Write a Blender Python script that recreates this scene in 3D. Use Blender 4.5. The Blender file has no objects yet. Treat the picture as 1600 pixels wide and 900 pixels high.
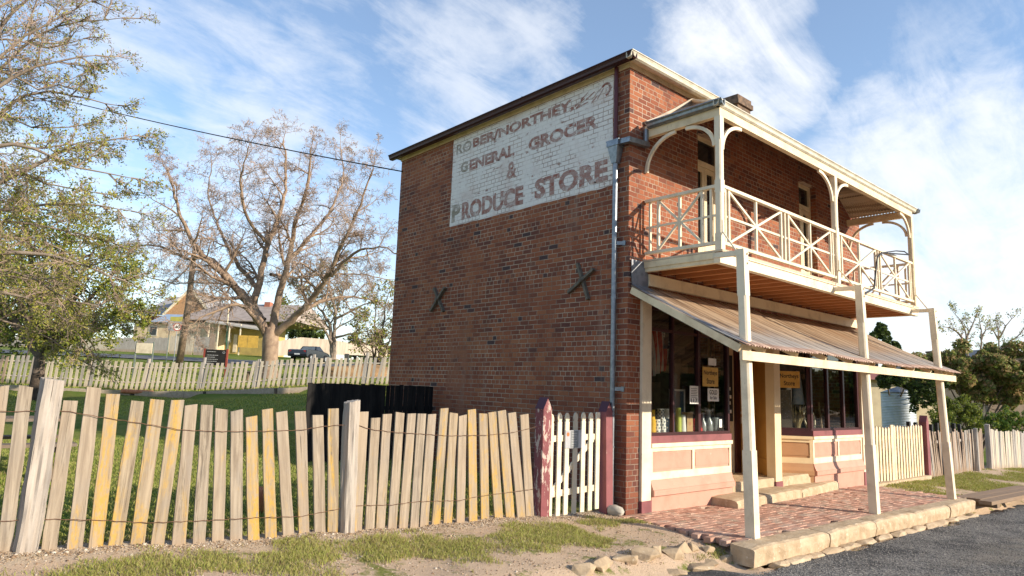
import bpy, math, random
import numpy as np
from mathutils import Vector, Matrix, noise as mnoise

# ------------------------------------------------------------------ camera
CAM = Vector((-8.682, -6.98, 1.875))
YAW, PITCH, ROLL = math.radians(48.59), math.radians(8.428), math.radians(2.019)
FPX = 1060.8
sc = bpy.context.scene
col = sc.collection
fwd = Vector((math.cos(PITCH)*math.cos(YAW), math.cos(PITCH)*math.sin(YAW), math.sin(PITCH)))
_r = Vector((math.sin(YAW), -math.cos(YAW), 0)); _u = _r.cross(fwd)
rgt = _r*math.cos(ROLL) + _u*math.sin(ROLL)
upv = -_r*math.sin(ROLL) + _u*math.cos(ROLL)
cd = bpy.data.cameras.new('camera'); co = bpy.data.objects.new('camera', cd); col.objects.link(co)
co.matrix_world = Matrix(((rgt.x, upv.x, -fwd.x, CAM.x), (rgt.y, upv.y, -fwd.y, CAM.y), (rgt.z, upv.z, -fwd.z, CAM.z), (0, 0, 0, 1)))
cd.sensor_width = 36; cd.lens = 36*FPX/1600; cd.clip_end = 3000; cd.clip_start = .05
sc.camera = co

def ray(px, py): return fwd + rgt*((px-800)/FPX) - upv*((py-450)/FPX)
def PD(px, py, d): return CAM + ray(px, py)*d                      # point at depth d
def AT(px, py, ax, v):                                              # point on plane axis=v
    r = ray(px, py); return CAM + r*((v-CAM[ax])/r[ax])

# ------------------------------------------------------------------ sky and sun
SUN = Vector((.47, -1, .39)).normalized()
W = bpy.data.worlds.new('World'); sc.world = W; W.use_nodes = True
nt = W.node_tree; nt.nodes.clear()
def wn(t, **k):
    n = nt.nodes.new(t)
    for a, b in k.items(): setattr(n, a, b)
    return n
def wl(a, b): nt.links.new(a, b)
sky = wn('ShaderNodeTexSky', sky_type='NISHITA', sun_disc=False, sun_elevation=math.asin(SUN.z), sun_rotation=math.atan2(SUN.x, SUN.y),
         altitude=600, air_density=1.0, dust_density=.6, ozone_density=1.6)
tc = wn('ShaderNodeTexCoord'); sp = wn('ShaderNodeSeparateXYZ'); wl(tc.outputs['Generated'], sp.inputs[0])
def wm(op, a, b=None, c=None, clamp=False):
    n = wn('ShaderNodeMath', operation=op, use_clamp=clamp)
    for i, q in enumerate((a, b, c)):
        if q is None: continue
        if isinstance(q, (int, float)): n.inputs[i].default_value = q
        else: wl(q, n.inputs[i])
    return n.outputs[0]
zz = wm('MAXIMUM', sp.outputs[2], .0); den = wm('ADD', zz, .42)
cu = wm('DIVIDE', sp.outputs[0], den); cv = wm('DIVIDE', sp.outputs[1], den)
cb = wn('ShaderNodeCombineXYZ'); wl(cu, cb.inputs[0]); wl(cv, cb.inputs[1])
mp = wn('ShaderNodeMapping'); wl(cb.outputs[0], mp.inputs[0]); mp.inputs['Rotation'].default_value = (0, 0, math.radians(-38)); mp.inputs['Scale'].default_value = (1.5, 3.2, 1)
def wnoise(vec, scale, det, rough, dist=0):
    n = wn('ShaderNodeTexNoise'); wl(vec, n.inputs['Vector']); n.inputs['Scale'].default_value = scale
    n.inputs['Detail'].default_value = det; n.inputs['Roughness'].default_value = rough; n.inputs['Distortion'].default_value = dist
    return n.outputs['Fac']
def wmr(v, a, b, c=0, d=1):
    n = wn('ShaderNodeMapRange', interpolation_type='SMOOTHSTEP'); wl(v, n.inputs[0])
    for i, q in enumerate((a, b, c, d)): n.inputs[i+1].default_value = q
    return n.outputs[0]
n1 = wnoise(mp.outputs[0], 1.5, 8, .60, .25); n2 = wnoise(cb.outputs[0], 1.4, 4, .55, .2)
cirrus = wm('MULTIPLY', wmr(n1, .36, .74), wmr(n2, .32, .62))
def blob(px, py, inner, outer):
    d = ray(px, py).normalized(); vd = wn('ShaderNodeVectorMath', operation='DOT_PRODUCT'); wl(tc.outputs['Generated'], vd.inputs[0]); vd.inputs[1].default_value = d
    return wmr(vd.outputs['Value'], math.cos(math.radians(outer)), math.cos(math.radians(inner)))
b1 = blob(1130, 40, 1, 9.5); b2 = blob(1195, 125, .5, 7); b3 = blob(1500, 360, 3, 15); b4 = blob(1540, 480, 2, 15); b5 = blob(330, 260, 2, 20); b6 = blob(760, 110, 1, 12)
mp2 = wn('ShaderNodeMapping'); wl(cb.outputs[0], mp2.inputs[0]); mp2.inputs['Rotation'].default_value = (0, 0, math.radians(-30)); mp2.inputs['Scale'].default_value = (2.4, 6.5, 1)
n3 = wnoise(mp2.outputs[0], 1.6, 8, .66, .5); n4 = wnoise(cb.outputs[0], 5.5, 8, .62, .35)
tex = wm('ADD', wm('MULTIPLY', n3, .5), wm('MULTIPLY', n4, .5))
def wisp(b, k, lo, hi): return wmr(wm('ADD', wm('MULTIPLY', b, k), tex), lo, hi)
big_ = wm('MULTIPLY', wisp(wm('MAXIMUM', b1, b2), .40, .62, 1.02), .93)
low_ = wm('MULTIPLY', wisp(wm('MAXIMUM', b3, b4), .34, .52, .92), .85)
mid_ = wm('MULTIPLY', wisp(wm('MAXIMUM', b5, b6), .20, .50, .84), .62)
cm = wm('MAXIMUM', wm('MULTIPLY', wm('MULTIPLY', cirrus, wmr(tex, .38, .62)), .55), wm('MAXIMUM', big_, wm('MAXIMUM', low_, mid_)))
hz = wmr(sp.outputs[2], -.02, .40, .48, .10)                        # paler air towards the horizon
cm = wm('MAXIMUM', cm, hz); cm = wm('MINIMUM', cm, .96)
hs = wn('ShaderNodeHueSaturation'); hs.inputs['Saturation'].default_value = 1.10; hs.inputs['Value'].default_value = 1.22; wl(sky.outputs[0], hs.inputs['Color'])
mx = wn('ShaderNodeMix', data_type='RGBA'); wl(cm, mx.inputs['Factor']); wl(hs.outputs[0], mx.inputs['A']); mx.inputs['B'].default_value = (5.3, 5.4, 5.6, 1)
bg = wn('ShaderNodeBackground'); bg.inputs['Strength'].default_value = .126; wl(mx.outputs['Result'], bg.inputs['Color'])
wo = wn('ShaderNodeOutputWorld'); wl(bg.outputs[0], wo.inputs['Surface'])
sl = bpy.data.lights.new('sun', 'SUN'); sl.energy = 4.2; sl.angle = math.radians(.53); sl.color = (1, .885, .72)
so = bpy.data.objects.new('sun', sl); col.objects.link(so); so.rotation_euler = SUN.to_track_quat('Z', 'Y').to_euler(); so.location = SUN*40
sc.view_settings.view_transform = 'Standard'; sc.view_settings.look = 'None'; sc.view_settings.exposure = .74; sc.view_settings.gamma = 1
sc.render.resolution_x = 1024; sc.render.resolution_y = 576

# ------------------------------------------------------------------ materials
class G:
    """small node graph helper"""
    def __init__(s, name, rough=.7, spec=.3, metal=0):
        s.m = bpy.data.materials.new(name); s.m.use_nodes = True; s.t = s.m.node_tree
        s.b = s.t.nodes['Principled BSDF']; s.b.inputs['Roughness'].default_value = rough
        s.b.inputs['Specular IOR Level'].default_value = spec; s.b.inputs['Metallic'].default_value = metal
        s.geo = s.obj = s.inf = None
    def n(s, t, **k):
        q = s.t.nodes.new(t)
        for a, b in k.items(): setattr(q, a, b)
        return q
    def set(s, sock, v):
        if isinstance(v, bpy.types.NodeSocket): s.t.links.new(v, sock)
        elif isinstance(v, (tuple, list)):
            sock.default_value = tuple(v)+((1,) if len(v) == 3 and sock.type == 'RGBA' else ())
        else: sock.default_value = v
    def pos(s):
        if not s.geo: s.geo = s.n('ShaderNodeNewGeometry')
        return s.geo.outputs['Position']
    def loc(s):
        if not s.obj: s.obj = s.n('ShaderNodeTexCoord')
        return s.obj.outputs['Object']
    def rnd(s):
        if not s.inf: s.inf = s.n('ShaderNodeObjectInfo')
        return s.inf.outputs['Random']
    def ma(s, op, a, b=0, c=None, clamp=False):
        q = s.n('ShaderNodeMath', operation=op, use_clamp=clamp); s.set(q.inputs[0], a); s.set(q.inputs[1], b)
        if c is not None: s.set(q.inputs[2], c)
        return q.outputs[0]
    def sep(s, v): q = s.n('ShaderNodeSeparateXYZ'); s.set(q.inputs[0], v); return q.outputs
    def comb(s, x, y, z):
        q = s.n('ShaderNodeCombineXYZ')
        for i, v in enumerate((x, y, z)): s.set(q.inputs[i], v)
        return q.outputs[0]
    def scale(s, v, sc3):
        q = s.n('ShaderNodeVectorMath', operation='MULTIPLY'); s.set(q.inputs[0], v); q.inputs[1].default_value = sc3; return q.outputs[0]
    def addv(s, v, w):
        q = s.n('ShaderNodeVectorMath', operation='ADD'); s.set(q.inputs[0], v); s.set(q.inputs[1], w); return q.outputs[0]
    def noise(s, v, scale, det=4, rough=.55, dist=0, color=False):
        q = s.n('ShaderNodeTexNoise'); s.set(q.inputs['Vector'], v); q.inputs['Scale'].default_value = scale
        q.inputs['Detail'].default_value = det; q.inputs['Roughness'].default_value = rough; q.inputs['Distortion'].default_value = dist
        return q.outputs['Color' if color else 'Fac']
    def white(s, v): q = s.n('ShaderNodeTexWhiteNoise', noise_dimensions='3D'); s.set(q.inputs['Vector'], v); return q.outputs['Value']
    def vor(s, v, scale, feat='F1', out='Distance'):
        q = s.n('ShaderNodeTexVoronoi', feature=feat); s.set(q.inputs['Vector'], v); q.inputs['Scale'].default_value = scale; return q.outputs[out]
    def mr(s, v, a, b, c=0, d=1, smooth=True):
        q = s.n('ShaderNodeMapRange', interpolation_type='SMOOTHSTEP' if smooth else 'LINEAR'); s.set(q.inputs[0], v)
        for i, w in enumerate((a, b, c, d)): s.set(q.inputs[i+1], w)
        return q.outputs[0]
    def mix(s, f, a, b, mode='MIX'):
        q = s.n('ShaderNodeMix', data_type='RGBA', blend_type=mode); s.set(q.inputs['Factor'], f); s.set(q.inputs['A'], a); s.set(q.inputs['B'], b); return q.outputs['Result']
    def ramp(s, v, stops):
        q = s.n('ShaderNodeValToRGB'); s.set(q.inputs[0], v); e = q.color_ramp.elements
        while len(e) < len(stops): e.new(.5)
        for k, (p, c) in zip(e, stops): k.position = p; k.color = tuple(c)+(1,)
        return q.outputs[0]
    def bump(s, h, strength=.4, dist=.01):
        q = s.n('ShaderNodeBump'); s.set(q.inputs['Height'], h); q.inputs['Strength'].default_value = strength; q.inputs['Distance'].default_value = dist
        s.t.links.new(q.outputs[0], s.b.inputs['Normal'])
    def color(s, c): s.set(s.b.inputs['Base Color'], c)
    def rough(s, v): s.set(s.b.inputs['Roughness'], v)

def mottled(name, a, b, scale=6, rough=.7, bump=.2, bscale=30, bdist=.006, spec=.3, metal=0, stretch=(1, 1, 1), c=None, world=True, lo=.35, hi=.65):
    g = G(name, rough, spec, metal); p = g.pos() if world else g.loc()
    p = g.scale(p, stretch)
    f = g.mr(g.noise(p, scale, 6, .6), lo, hi); cc = g.mix(f, a, b)
    if c: cc = g.mix(g.mr(g.noise(p, scale*2.7, 5, .65), .58, .7), cc, c)
    g.color(cc)
    if bump: g.bump(g.noise(p, bscale, 5, .65), bump, bdist)
    return g.m

def paint(name, base, dirt, amount=.5, rough=.55, peel=None, pl=.62):
    """old brush paint on timber: grain, grime, optional flaking"""
    g = G(name, rough, .35); p = g.pos()
    ps = g.scale(p, (1, 1, .35))
    c = g.mix(g.ma('MULTIPLY', g.mr(g.noise(p, 3.1, 6, .62), .42, .72), amount), base, dirt)
    c = g.mix(g.ma('MULTIPLY', g.mr(g.noise(ps, 38, 4, .7), .62, .72), .55), c, dirt)
    if peel: c = g.mix(g.mr(g.noise(ps, 16, 6, .7, .4), pl, pl+.03), c, peel)
    g.color(c); g.bump(g.noise(ps, 60, 4, .6), .18, .004)
    return g.m

def brick_nodes(g):
    p = g.pos(); x, y, z = g.sep(p)
    nx, ny, nz = g.sep(g.geo.outputs['True Normal'])
    isx = g.ma('GREATER_THAN', g.ma('ABSOLUTE', nx), .5)
    u = g.ma('ADD', g.ma('MULTIPLY', y, isx), g.ma('MULTIPLY', x, g.ma('SUBTRACT', 1, isx)))
    wob = g.sep(g.noise(p, 9, 2, .5, color=True))
    u = g.ma('ADD', u, g.ma('MULTIPLY', g.ma('SUBTRACT', wob[0], .5), .022)); v = g.ma('ADD', g.ma('ADD', z, 10), g.ma('MULTIPLY', g.ma('SUBTRACT', wob[1], .5), .013))
    H = .086
    rowf = g.ma('DIVIDE', v, H); row = g.ma('FLOOR', rowf)
    hdr = g.ma('LESS_THAN', g.white(g.comb(row, 3.7, 1.1)), .24)
    w = g.ma('SUBTRACT', .238, g.ma('MULTIPLY', hdr, .119))
    sh = g.ma('ADD', g.ma('MULTIPLY', g.ma('MODULO', row, 2), .5), g.ma('MULTIPLY', g.white(g.comb(row, 9.1, 4.2)), .16))
    uu = g.ma('ADD', g.ma('ADD', g.ma('DIVIDE', u, w), sh), 40); cc = g.ma('FLOOR', uu)
    fu = g.ma('MULTIPLY', g.ma('FRACT', uu), w); fv = g.ma('MULTIPLY', g.ma('FRACT', rowf), H)
    e = g.ma('MINIMUM', g.ma('MINIMUM', fu, g.ma('SUBTRACT', w, fu)), g.ma('MINIMUM', fv, g.ma('SUBTRACT', H, fv)))
    mort = g.mr(e, .0042, .0082, 1, 0)
    rid = g.white(g.comb(cc, row, isx)); rid2 = g.white(g.comb(row, cc, 5.5))
    big = g.noise(p, .55, 3, .6); rowr = g.white(g.comb(row, 1.3, 8.8))
    zone = g.noise(g.scale(p, (.5, .5, 2.2)), .8, 4, .6)
    t = g.ma('ADD', g.ma('MULTIPLY', rid, .50), g.ma('ADD', g.ma('MULTIPLY', big, .55), g.ma('ADD', g.ma('MULTIPLY', rowr, .14), g.ma('MULTIPLY', zone, .50))))
    t = g.ma('SUBTRACT', t, .36)
    c = g.ramp(t, [(0, (.085, .038, .034)), (.16, (.15, .058, .042)), (.36, (.235, .078, .043)), (.58, (.305, .106, .054)), (.80, (.355, .138, .066)), (1, (.40, .19, .105))])
    c = g.mix(g.mr(rid2, .965, .985), c, (.075, .05, .05))
    c = g.mix(g.ma('MULTIPLY', g.mr(g.noise(p, 45, 3, .6), .45, .7), .35), c, (.14, .06, .04))
    mc = g.mix(g.mr(g.noise(p, 1.3, 5, .65), .35, .65), (.26, .175, .125), (.50, .39, .295))
    c = g.mix(mort, c, mc)
    h = g.ma('SUBTRACT', g.ma('MULTIPLY', g.noise(p, 70, 3, .6), .35), g.ma('MULTIPLY', mort, .9))
    return p, c, mort, rid, h

g = G('old_brick', .88, .2); p, c, mort, rid, h = brick_nodes(g)
soot = g.mr(g.noise(g.scale(p, (1, 1, .5)), .9, 5, .65), .55, .78); c = g.mix(g.ma('MULTIPLY', soot, .4), c, (.06, .035, .03))
zz_ = g.sep(p)[2]
run = g.mr(g.noise(g.scale(p, (1.6, 1.6, .16)), 1.7, 5, .65), .56, .74); c = g.mix(g.ma('MULTIPLY', run, .30), c, (.40, .29, .22))
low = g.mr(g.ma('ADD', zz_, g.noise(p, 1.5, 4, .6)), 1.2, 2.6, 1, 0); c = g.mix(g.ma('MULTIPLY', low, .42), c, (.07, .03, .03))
# patched strip of newer mortar low on the side wall
yy_ = g.sep(p)[1]; pm = g.ma('MULTIPLY', g.mr(g.ma('ABSOLUTE', g.ma('SUBTRACT', yy_, 4.55)), .30, .42, 1, 0), g.mr(zz_, 2.7, 3.3, 1, 0))
pm = g.ma('MULTIPLY', pm, g.mr(g.noise(p, 4.5, 4, .6), .42, .55)); c = g.mix(g.ma('MULTIPLY', pm, .7), c, (.30, .13, .075))
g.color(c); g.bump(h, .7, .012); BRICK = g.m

g = G('limewashed_brick', .85, .2); p, c, mort, rid, h = brick_nodes(g)
wear = g.noise(p, 6.5, 6, .7); streak = g.noise(g.scale(p, (1, .45, 4.2)), 2.3, 5, .65)
keep = g.mr(g.ma('ADD', g.ma('MULTIPLY', wear, .55), g.ma('MULTIPLY', streak, .5)), .37, .47)
keep = g.ma('SUBTRACT', keep, g.ma('MULTIPLY', mort, g.mr(g.noise(p, 1.7, 4, .6), .42, .56, .15, .95)), clamp=True)
wc = g.mix(g.noise(p, 3, 4, .6), (.76, .72, .68), (.88, .85, .80)); wc = g.mix(g.ma('MULTIPLY', g.mr(g.noise(p, 1.1, 5, .6), .5, .7), .45), wc, (.55, .40, .35))
c2 = g.mix(.35, c, (.42, .30, .26)); g.color(g.mix(g.ma('MULTIPLY', keep, .96), c2, wc)); g.bump(h, .6, .01); LIME = g.m
def letter_mat(name, ca, cb):
    g = G(name, .85, .2); p, c, mort, rid, h = brick_nodes(g)
    wear = g.mr(g.noise(p, 7.5, 6, .72), .34, .52); base = g.mix(g.noise(p, 2, 3, .6), ca, cb)
    q = g.mix(g.ma('MULTIPLY', wear, g.ma('ADD', .62, g.ma('MULTIPLY', rid, .36))), (.60, .54, .50), base); q = g.mix(g.ma('MULTIPLY', mort, .3), q, (.50, .44, .40)); g.color(q); g.bump(h, .6, .01); return g.m
LET_R = letter_mat('faded_red_lettering', (.27, .088, .062), (.34, .145, .105)); LET_O = letter_mat('faded_olive_lettering', (.23, .205, .15), (.33, .28, .21))

CREAM = paint('cream_paint', (.78, .64, .42), (.46, .34, .20), .6, .6, (.40, .30, .19), .68)
WHITEP = paint('white_paint', (.80, .69, .505), (.50, .40, .265), .6, .6, (.40, .32, .23), .675)
OCHRE = paint('ochre_paint', (.62, .35, .10), (.42, .22, .06), .4)
PINK = paint('salmon_paint', (.53, .295, .22), (.42, .22, .155), .6, .7, (.60, .47, .37), .66)
MAROON = paint('maroon_paint', (.050, .013, .015), (.03, .009, .010), .5, .4)
MAROON2 = paint('faded_maroon_paint', (.25, .085, .09), (.15, .05, .055), .7, .65, (.36, .22, .19), .66)
MAROONP = paint('peeling_maroon_paint', (.22, .065, .07), (.12, .035, .04), .6, .7, (.50, .39, .33), .535)
MAROOND = paint('dark_plum_paint', (.075, .02, .035), (.05, .015, .02), .5, .5, (.5, .42, .4), .70)
OXIDE = paint('red_oxide_paint', (.44, .19, .075), (.30, .12, .05), .5, .65)
GALV = mottled('galvanised_steel', (.19, .21, .23), (.28, .30, .32), 14, .42, .05, 60, .003, .5, .75)
GALVC = mottled('cream_painted_gutter', (.66, .62, .50), (.52, .47, .36), 5, .45, .05, spec=.4)
LEAD = mottled('lead_flashing', (.16, .17, .19), (.26, .27, .29), 9, .55, .12, 14, .02, .4, .5)
STONE = mottled('worn_sandstone', (.54, .42, .28), (.42, .305, .19), 5, .85, .7, 18, .018, c=(.62, .52, .38))
STONE2 = mottled('weathered_fieldstone', (.46, .345, .22), (.32, .235, .15), 4, .9, .7, 12, .02, c=(.52, .43, .31))
CEMENT = mottled('pale_cement', (.45, .42, .36), (.33, .30, .25), 9, .9, .3)
BLACKW = mottled('blackened_timber', (.008, .008, .009), (.022, .020, .019), 9, .85, .3, 50, .004, .15, stretch=(1, 1, .12))
IRON = mottled('black_iron', (.012, .012, .013), (.03, .028, .027), 20, .5, .1, spec=.4)
RUSTW = mottled('rusted_wire', (.11, .055, .03), (.2, .11, .07), 30, .8, 0)
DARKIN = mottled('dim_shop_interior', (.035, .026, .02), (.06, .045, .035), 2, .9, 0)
TERRA = mottled('terracotta', (.45, .17, .09), (.55, .25, .14), 9, .8, .1)
PAPER = mottled('white_paper', (.78, .77, .74), (.70, .69, .66), 5, .8, 0)
INK = mottled('black_ink', (.02, .02, .02), (.03, .03, .03), 5, .7, 0)
SIGNY = mottled('mustard_sign_board', (.66, .42, .11), (.55, .33, .08), 4, .6, 0)
TIETIM = mottled('grey_iron_tie', (.11, .095, .075), (.17, .145, .11), 14, .8, .3)
CHIMB = mottled('sooty_chimney_brick', (.10, .07, .05), (.20, .13, .085), 7, .9, .5, 18, .02)

def wood(name, a, b, lichen=0, grain=(26, 26, 1.6), crack=(.05, .042, .035), lich_col=(.46, .25, .022)):
    g = G(name, .85, .2); p = g.loc(); r = g.rnd()
    off = g.comb(g.ma('MULTIPLY', r, 37), g.ma('MULTIPLY', r, 91), g.ma('MULTIPLY', r, 53)); q = g.addv(p, off)
    gr = g.noise(g.scale(q, grain), 1, 6, .65, .6); c = g.mix(g.mr(gr, .3, .68), a, b)
    c = g.mix(g.ma('MULTIPLY', r, .6), c, g.mix(.45, a, (.40, .27, .16))); c = g.mix(g.ma('MULTIPLY', g.mr(g.noise(g.scale(q, (5, 5, 2)), 1, 5, .6), .45, .7), .45), c, g.mix(.5, b, (.33, .31, .29)))
    c = g.mix(g.ma('MULTIPLY', g.mr(g.noise(g.scale(q, (60, 60, 1.2)), 1, 3, .6), .66, .70), .8), c, crack)
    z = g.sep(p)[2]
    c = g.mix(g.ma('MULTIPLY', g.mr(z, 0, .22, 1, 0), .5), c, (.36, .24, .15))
    if lichen:
        ln = g.ma('ADD', g.noise(g.scale(q, (9, 9, 1.6)), 1, 7, .7, .5), g.ma('MULTIPLY', g.mr(z, .75, .15), .07)); thr = g.ma('SUBTRACT', .74-.15*lichen, g.ma('MULTIPLY', r, .10))
        lm = g.ma('MULTIPLY', g.mr(ln, thr, g.ma('ADD', thr, .2)), g.mr(g.noise(g.scale(q, (45, 45, 14)), 1, 4, .65), .34, .54)); c = g.mix(g.ma('MULTIPLY', lm, .85), c, g.mix(g.noise(q, 30, 3, .6), lich_col, (.50, .34, .09)))
    ck = g.noise(g.scale(q, (34, 34, 1.0)), 1, 4, .6); g.color(c); g.bump(g.ma('ADD', gr, g.mr(ck, .62, .68, 0, -1.2)), .7, .007); return g.m
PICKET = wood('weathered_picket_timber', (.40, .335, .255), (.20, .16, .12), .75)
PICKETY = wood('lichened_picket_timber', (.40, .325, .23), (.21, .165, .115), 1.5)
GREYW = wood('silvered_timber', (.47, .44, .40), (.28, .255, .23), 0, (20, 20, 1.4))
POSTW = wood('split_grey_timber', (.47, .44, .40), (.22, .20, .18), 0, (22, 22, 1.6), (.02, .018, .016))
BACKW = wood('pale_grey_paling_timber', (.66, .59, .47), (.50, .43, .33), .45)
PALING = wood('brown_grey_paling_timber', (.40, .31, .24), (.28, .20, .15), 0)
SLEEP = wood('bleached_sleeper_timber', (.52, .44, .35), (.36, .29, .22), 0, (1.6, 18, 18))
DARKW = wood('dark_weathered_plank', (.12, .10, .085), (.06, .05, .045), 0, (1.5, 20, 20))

def corrugated(name, axis, rustc, greyc, eave0, eave1):
    g = G(name, .6, .35, .2); p = g.pos(); s3 = g.sep(p)
    st = g.scale(p, (9, 1.0, 1.0) if axis == 0 else (1, 9, 1))
    n = g.noise(st, 1.2, 6, .66, .3); sheet = g.white(g.comb(g.ma('FLOOR', g.ma('DIVIDE', s3[0], .69)), 2.2, 7.1)); rib = g.white(g.comb(g.ma('FLOOR', g.ma('DIVIDE', g.ma('ADD', s3[0], g.ma('MULTIPLY', s3[1], .09)), .0763)), 6.2, 1.1))
    c = g.ramp(g.ma('ADD', g.ma('MULTIPLY', n, .8), g.ma('MULTIPLY', sheet, .25)), [(.2, (.22, .12, .07)), (.40, rustc), (.60, (.54, .40, .26)), (.85, (.42, .33, .25))])
    gm = g.mr(g.ma('ADD', s3[1], g.ma('MULTIPLY', g.ma('SUBTRACT', n, .5), 1.3)), eave0, eave1, 1, 0)
    c = g.mix(g.ma('MULTIPLY', gm, .85), c, g.mix(n, greyc, (.50, .47, .43)))
    lip = g.mr(s3[1], eave0-.30, eave0-.22, 1, 0); c = g.mix(g.ma('MULTIPLY', lip, .6), c, (.30, .12, .065))
    seam = g.ma('LESS_THAN', g.ma('FRACT', g.ma('DIVIDE', s3[0], .69)), .04); c = g.mix(g.ma('MULTIPLY', seam, .85), c, (.06, .038, .026)); s2_ = g.mr(g.noise(g.scale(p, (13.2, .5, .5)), 1, 3, .5), .60, .68); c = g.mix(g.ma('MULTIPLY', s2_, .6), c, (.13, .075, .045))
    c = g.mix(g.ma('MULTIPLY', g.mr(rib, .45, 1.0), .62), c, (.15, .085, .05)); c = g.mix(g.ma('MULTIPLY', g.mr(rib, .40, .0), .55), c, (.60, .47, .34)); g.color(c); g.bump(g.noise(p, 40, 4, .6), .15, .004); return g.m
CORR = corrugated('rusty_corrugated_iron', 0, (.43, .28, .165), (.34, .33, .315), -1.78, -1.25)
CORR2 = corrugated('aged_corrugated_iron', 0, (.17, .11, .075), (.20, .16, .125), -9, -8)

def glass(name, tint=(.9, .95, .93), dirt=.0):
    g = G(name); t = g.t; tr = g.n('ShaderNodeBsdfTransparent'); tr.inputs[0].default_value = tint+(1,)
    gl = g.n('ShaderNodeBsdfGlossy'); gl.inputs['Roughness'].default_value = .015; gl.inputs['Color'].default_value = (.95, .97, 1, 1)
    bp = g.n('ShaderNodeBump'); g.set(bp.inputs['Height'], g.noise(g.pos(), 1.6, 2, .5)); bp.inputs['Strength'].default_value = .06; bp.inputs['Distance'].default_value = .02
    t.links.new(bp.outputs[0], gl.inputs['Normal'])
    fr = g.n('ShaderNodeFresnel'); fr.inputs['IOR'].default_value = 1.55
    f = g.ma('ADD', g.ma('MULTIPLY', fr.outputs[0], 1.0), .02, clamp=True)
    ms = g.n('ShaderNodeMixShader'); g.set(ms.inputs[0], f); t.links.new(tr.outputs[0], ms.inputs[1]); t.links.new(gl.outputs[0], ms.inputs[2])
    t.links.new(ms.outputs[0], t.nodes['Material Output'].inputs['Surface']); return g.m
GLASS = glass('window_glass', (.86, .9, .88)); DKGLASS = mottled('dark_window_glass', (.012, .014, .016), (.02, .022, .024), 2, .08, 0, spec=.6)

def leafmat(name, a, b, trans=.25):
    g = G(name, .6, .25); p = g.pos(); c = g.mix(g.white(g.scale(p, (3.1, 3.1, 3.1))) if False else g.noise(p, 2.2, 5, .7), a, b); g.color(c)
    t = g.t; tl = g.n('ShaderNodeBsdfTranslucent'); g.set(tl.inputs[0], c); ms = g.n('ShaderNodeMixShader'); ms.inputs[0].default_value = trans
    t.links.new(g.b.outputs[0], ms.inputs[1]); t.links.new(tl.outputs[0], ms.inputs[2]); t.links.new(ms.outputs[0], t.nodes['Material Output'].inputs['Surface']); return g.m
BARK = mottled('pale_mottled_bark', (.36, .255, .175), (.24, .165, .115), 3.5, .9, .5, 14, .02, c=(.42, .33, .24))
BARKD = mottled('dark_bark', (.10, .075, .058), (.17, .13, .10), 5, .9, .5, 20, .02)
BARKG = mottled('grey_brown_bark', (.22, .17, .13), (.33, .26, .20), 5, .9, .5, 20, .02)
TWIG = mottled('pinkish_brown_twigs', (.30, .215, .16), (.40, .295, .225), .8, .85, 0)
SEED = mottled('brown_seed_balls', (.30, .17, .10), (.40, .24, .15), .8, .85, 0)
LEAF_Y = leafmat('spring_leaf_yellow_green', (.46, .40, .075), (.34, .34, .07), .35)
LEAF_D = leafmat('deep_green_leaf', (.075, .13, .028), (.18, .22, .045), .35)
LEAF_OL = leafmat('olive_leaf', (.20, .20, .06), (.12, .14, .04), .3)
LEAF_PK = leafmat('bronze_pink_leaf', (.36, .20, .12), (.22, .20, .07), .35)
LEAF_LM = leafmat('lime_leaf', (.30, .32, .04), (.16, .22, .03), .35)
LEAF_GR = leafmat('fresh_green_leaf', (.14, .22, .05), (.07, .14, .03), .3)
LEAF_DK = leafmat('dark_hedge_leaf', (.03, .05, .016), (.07, .09, .03), .2)
GRASS = leafmat('verge_grass', (.29, .32, .06), (.42, .38, .13), .3)
GRASSL = leafmat('lawn_grass', (.27, .35, .055), (.40, .40, .11), .35)

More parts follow.
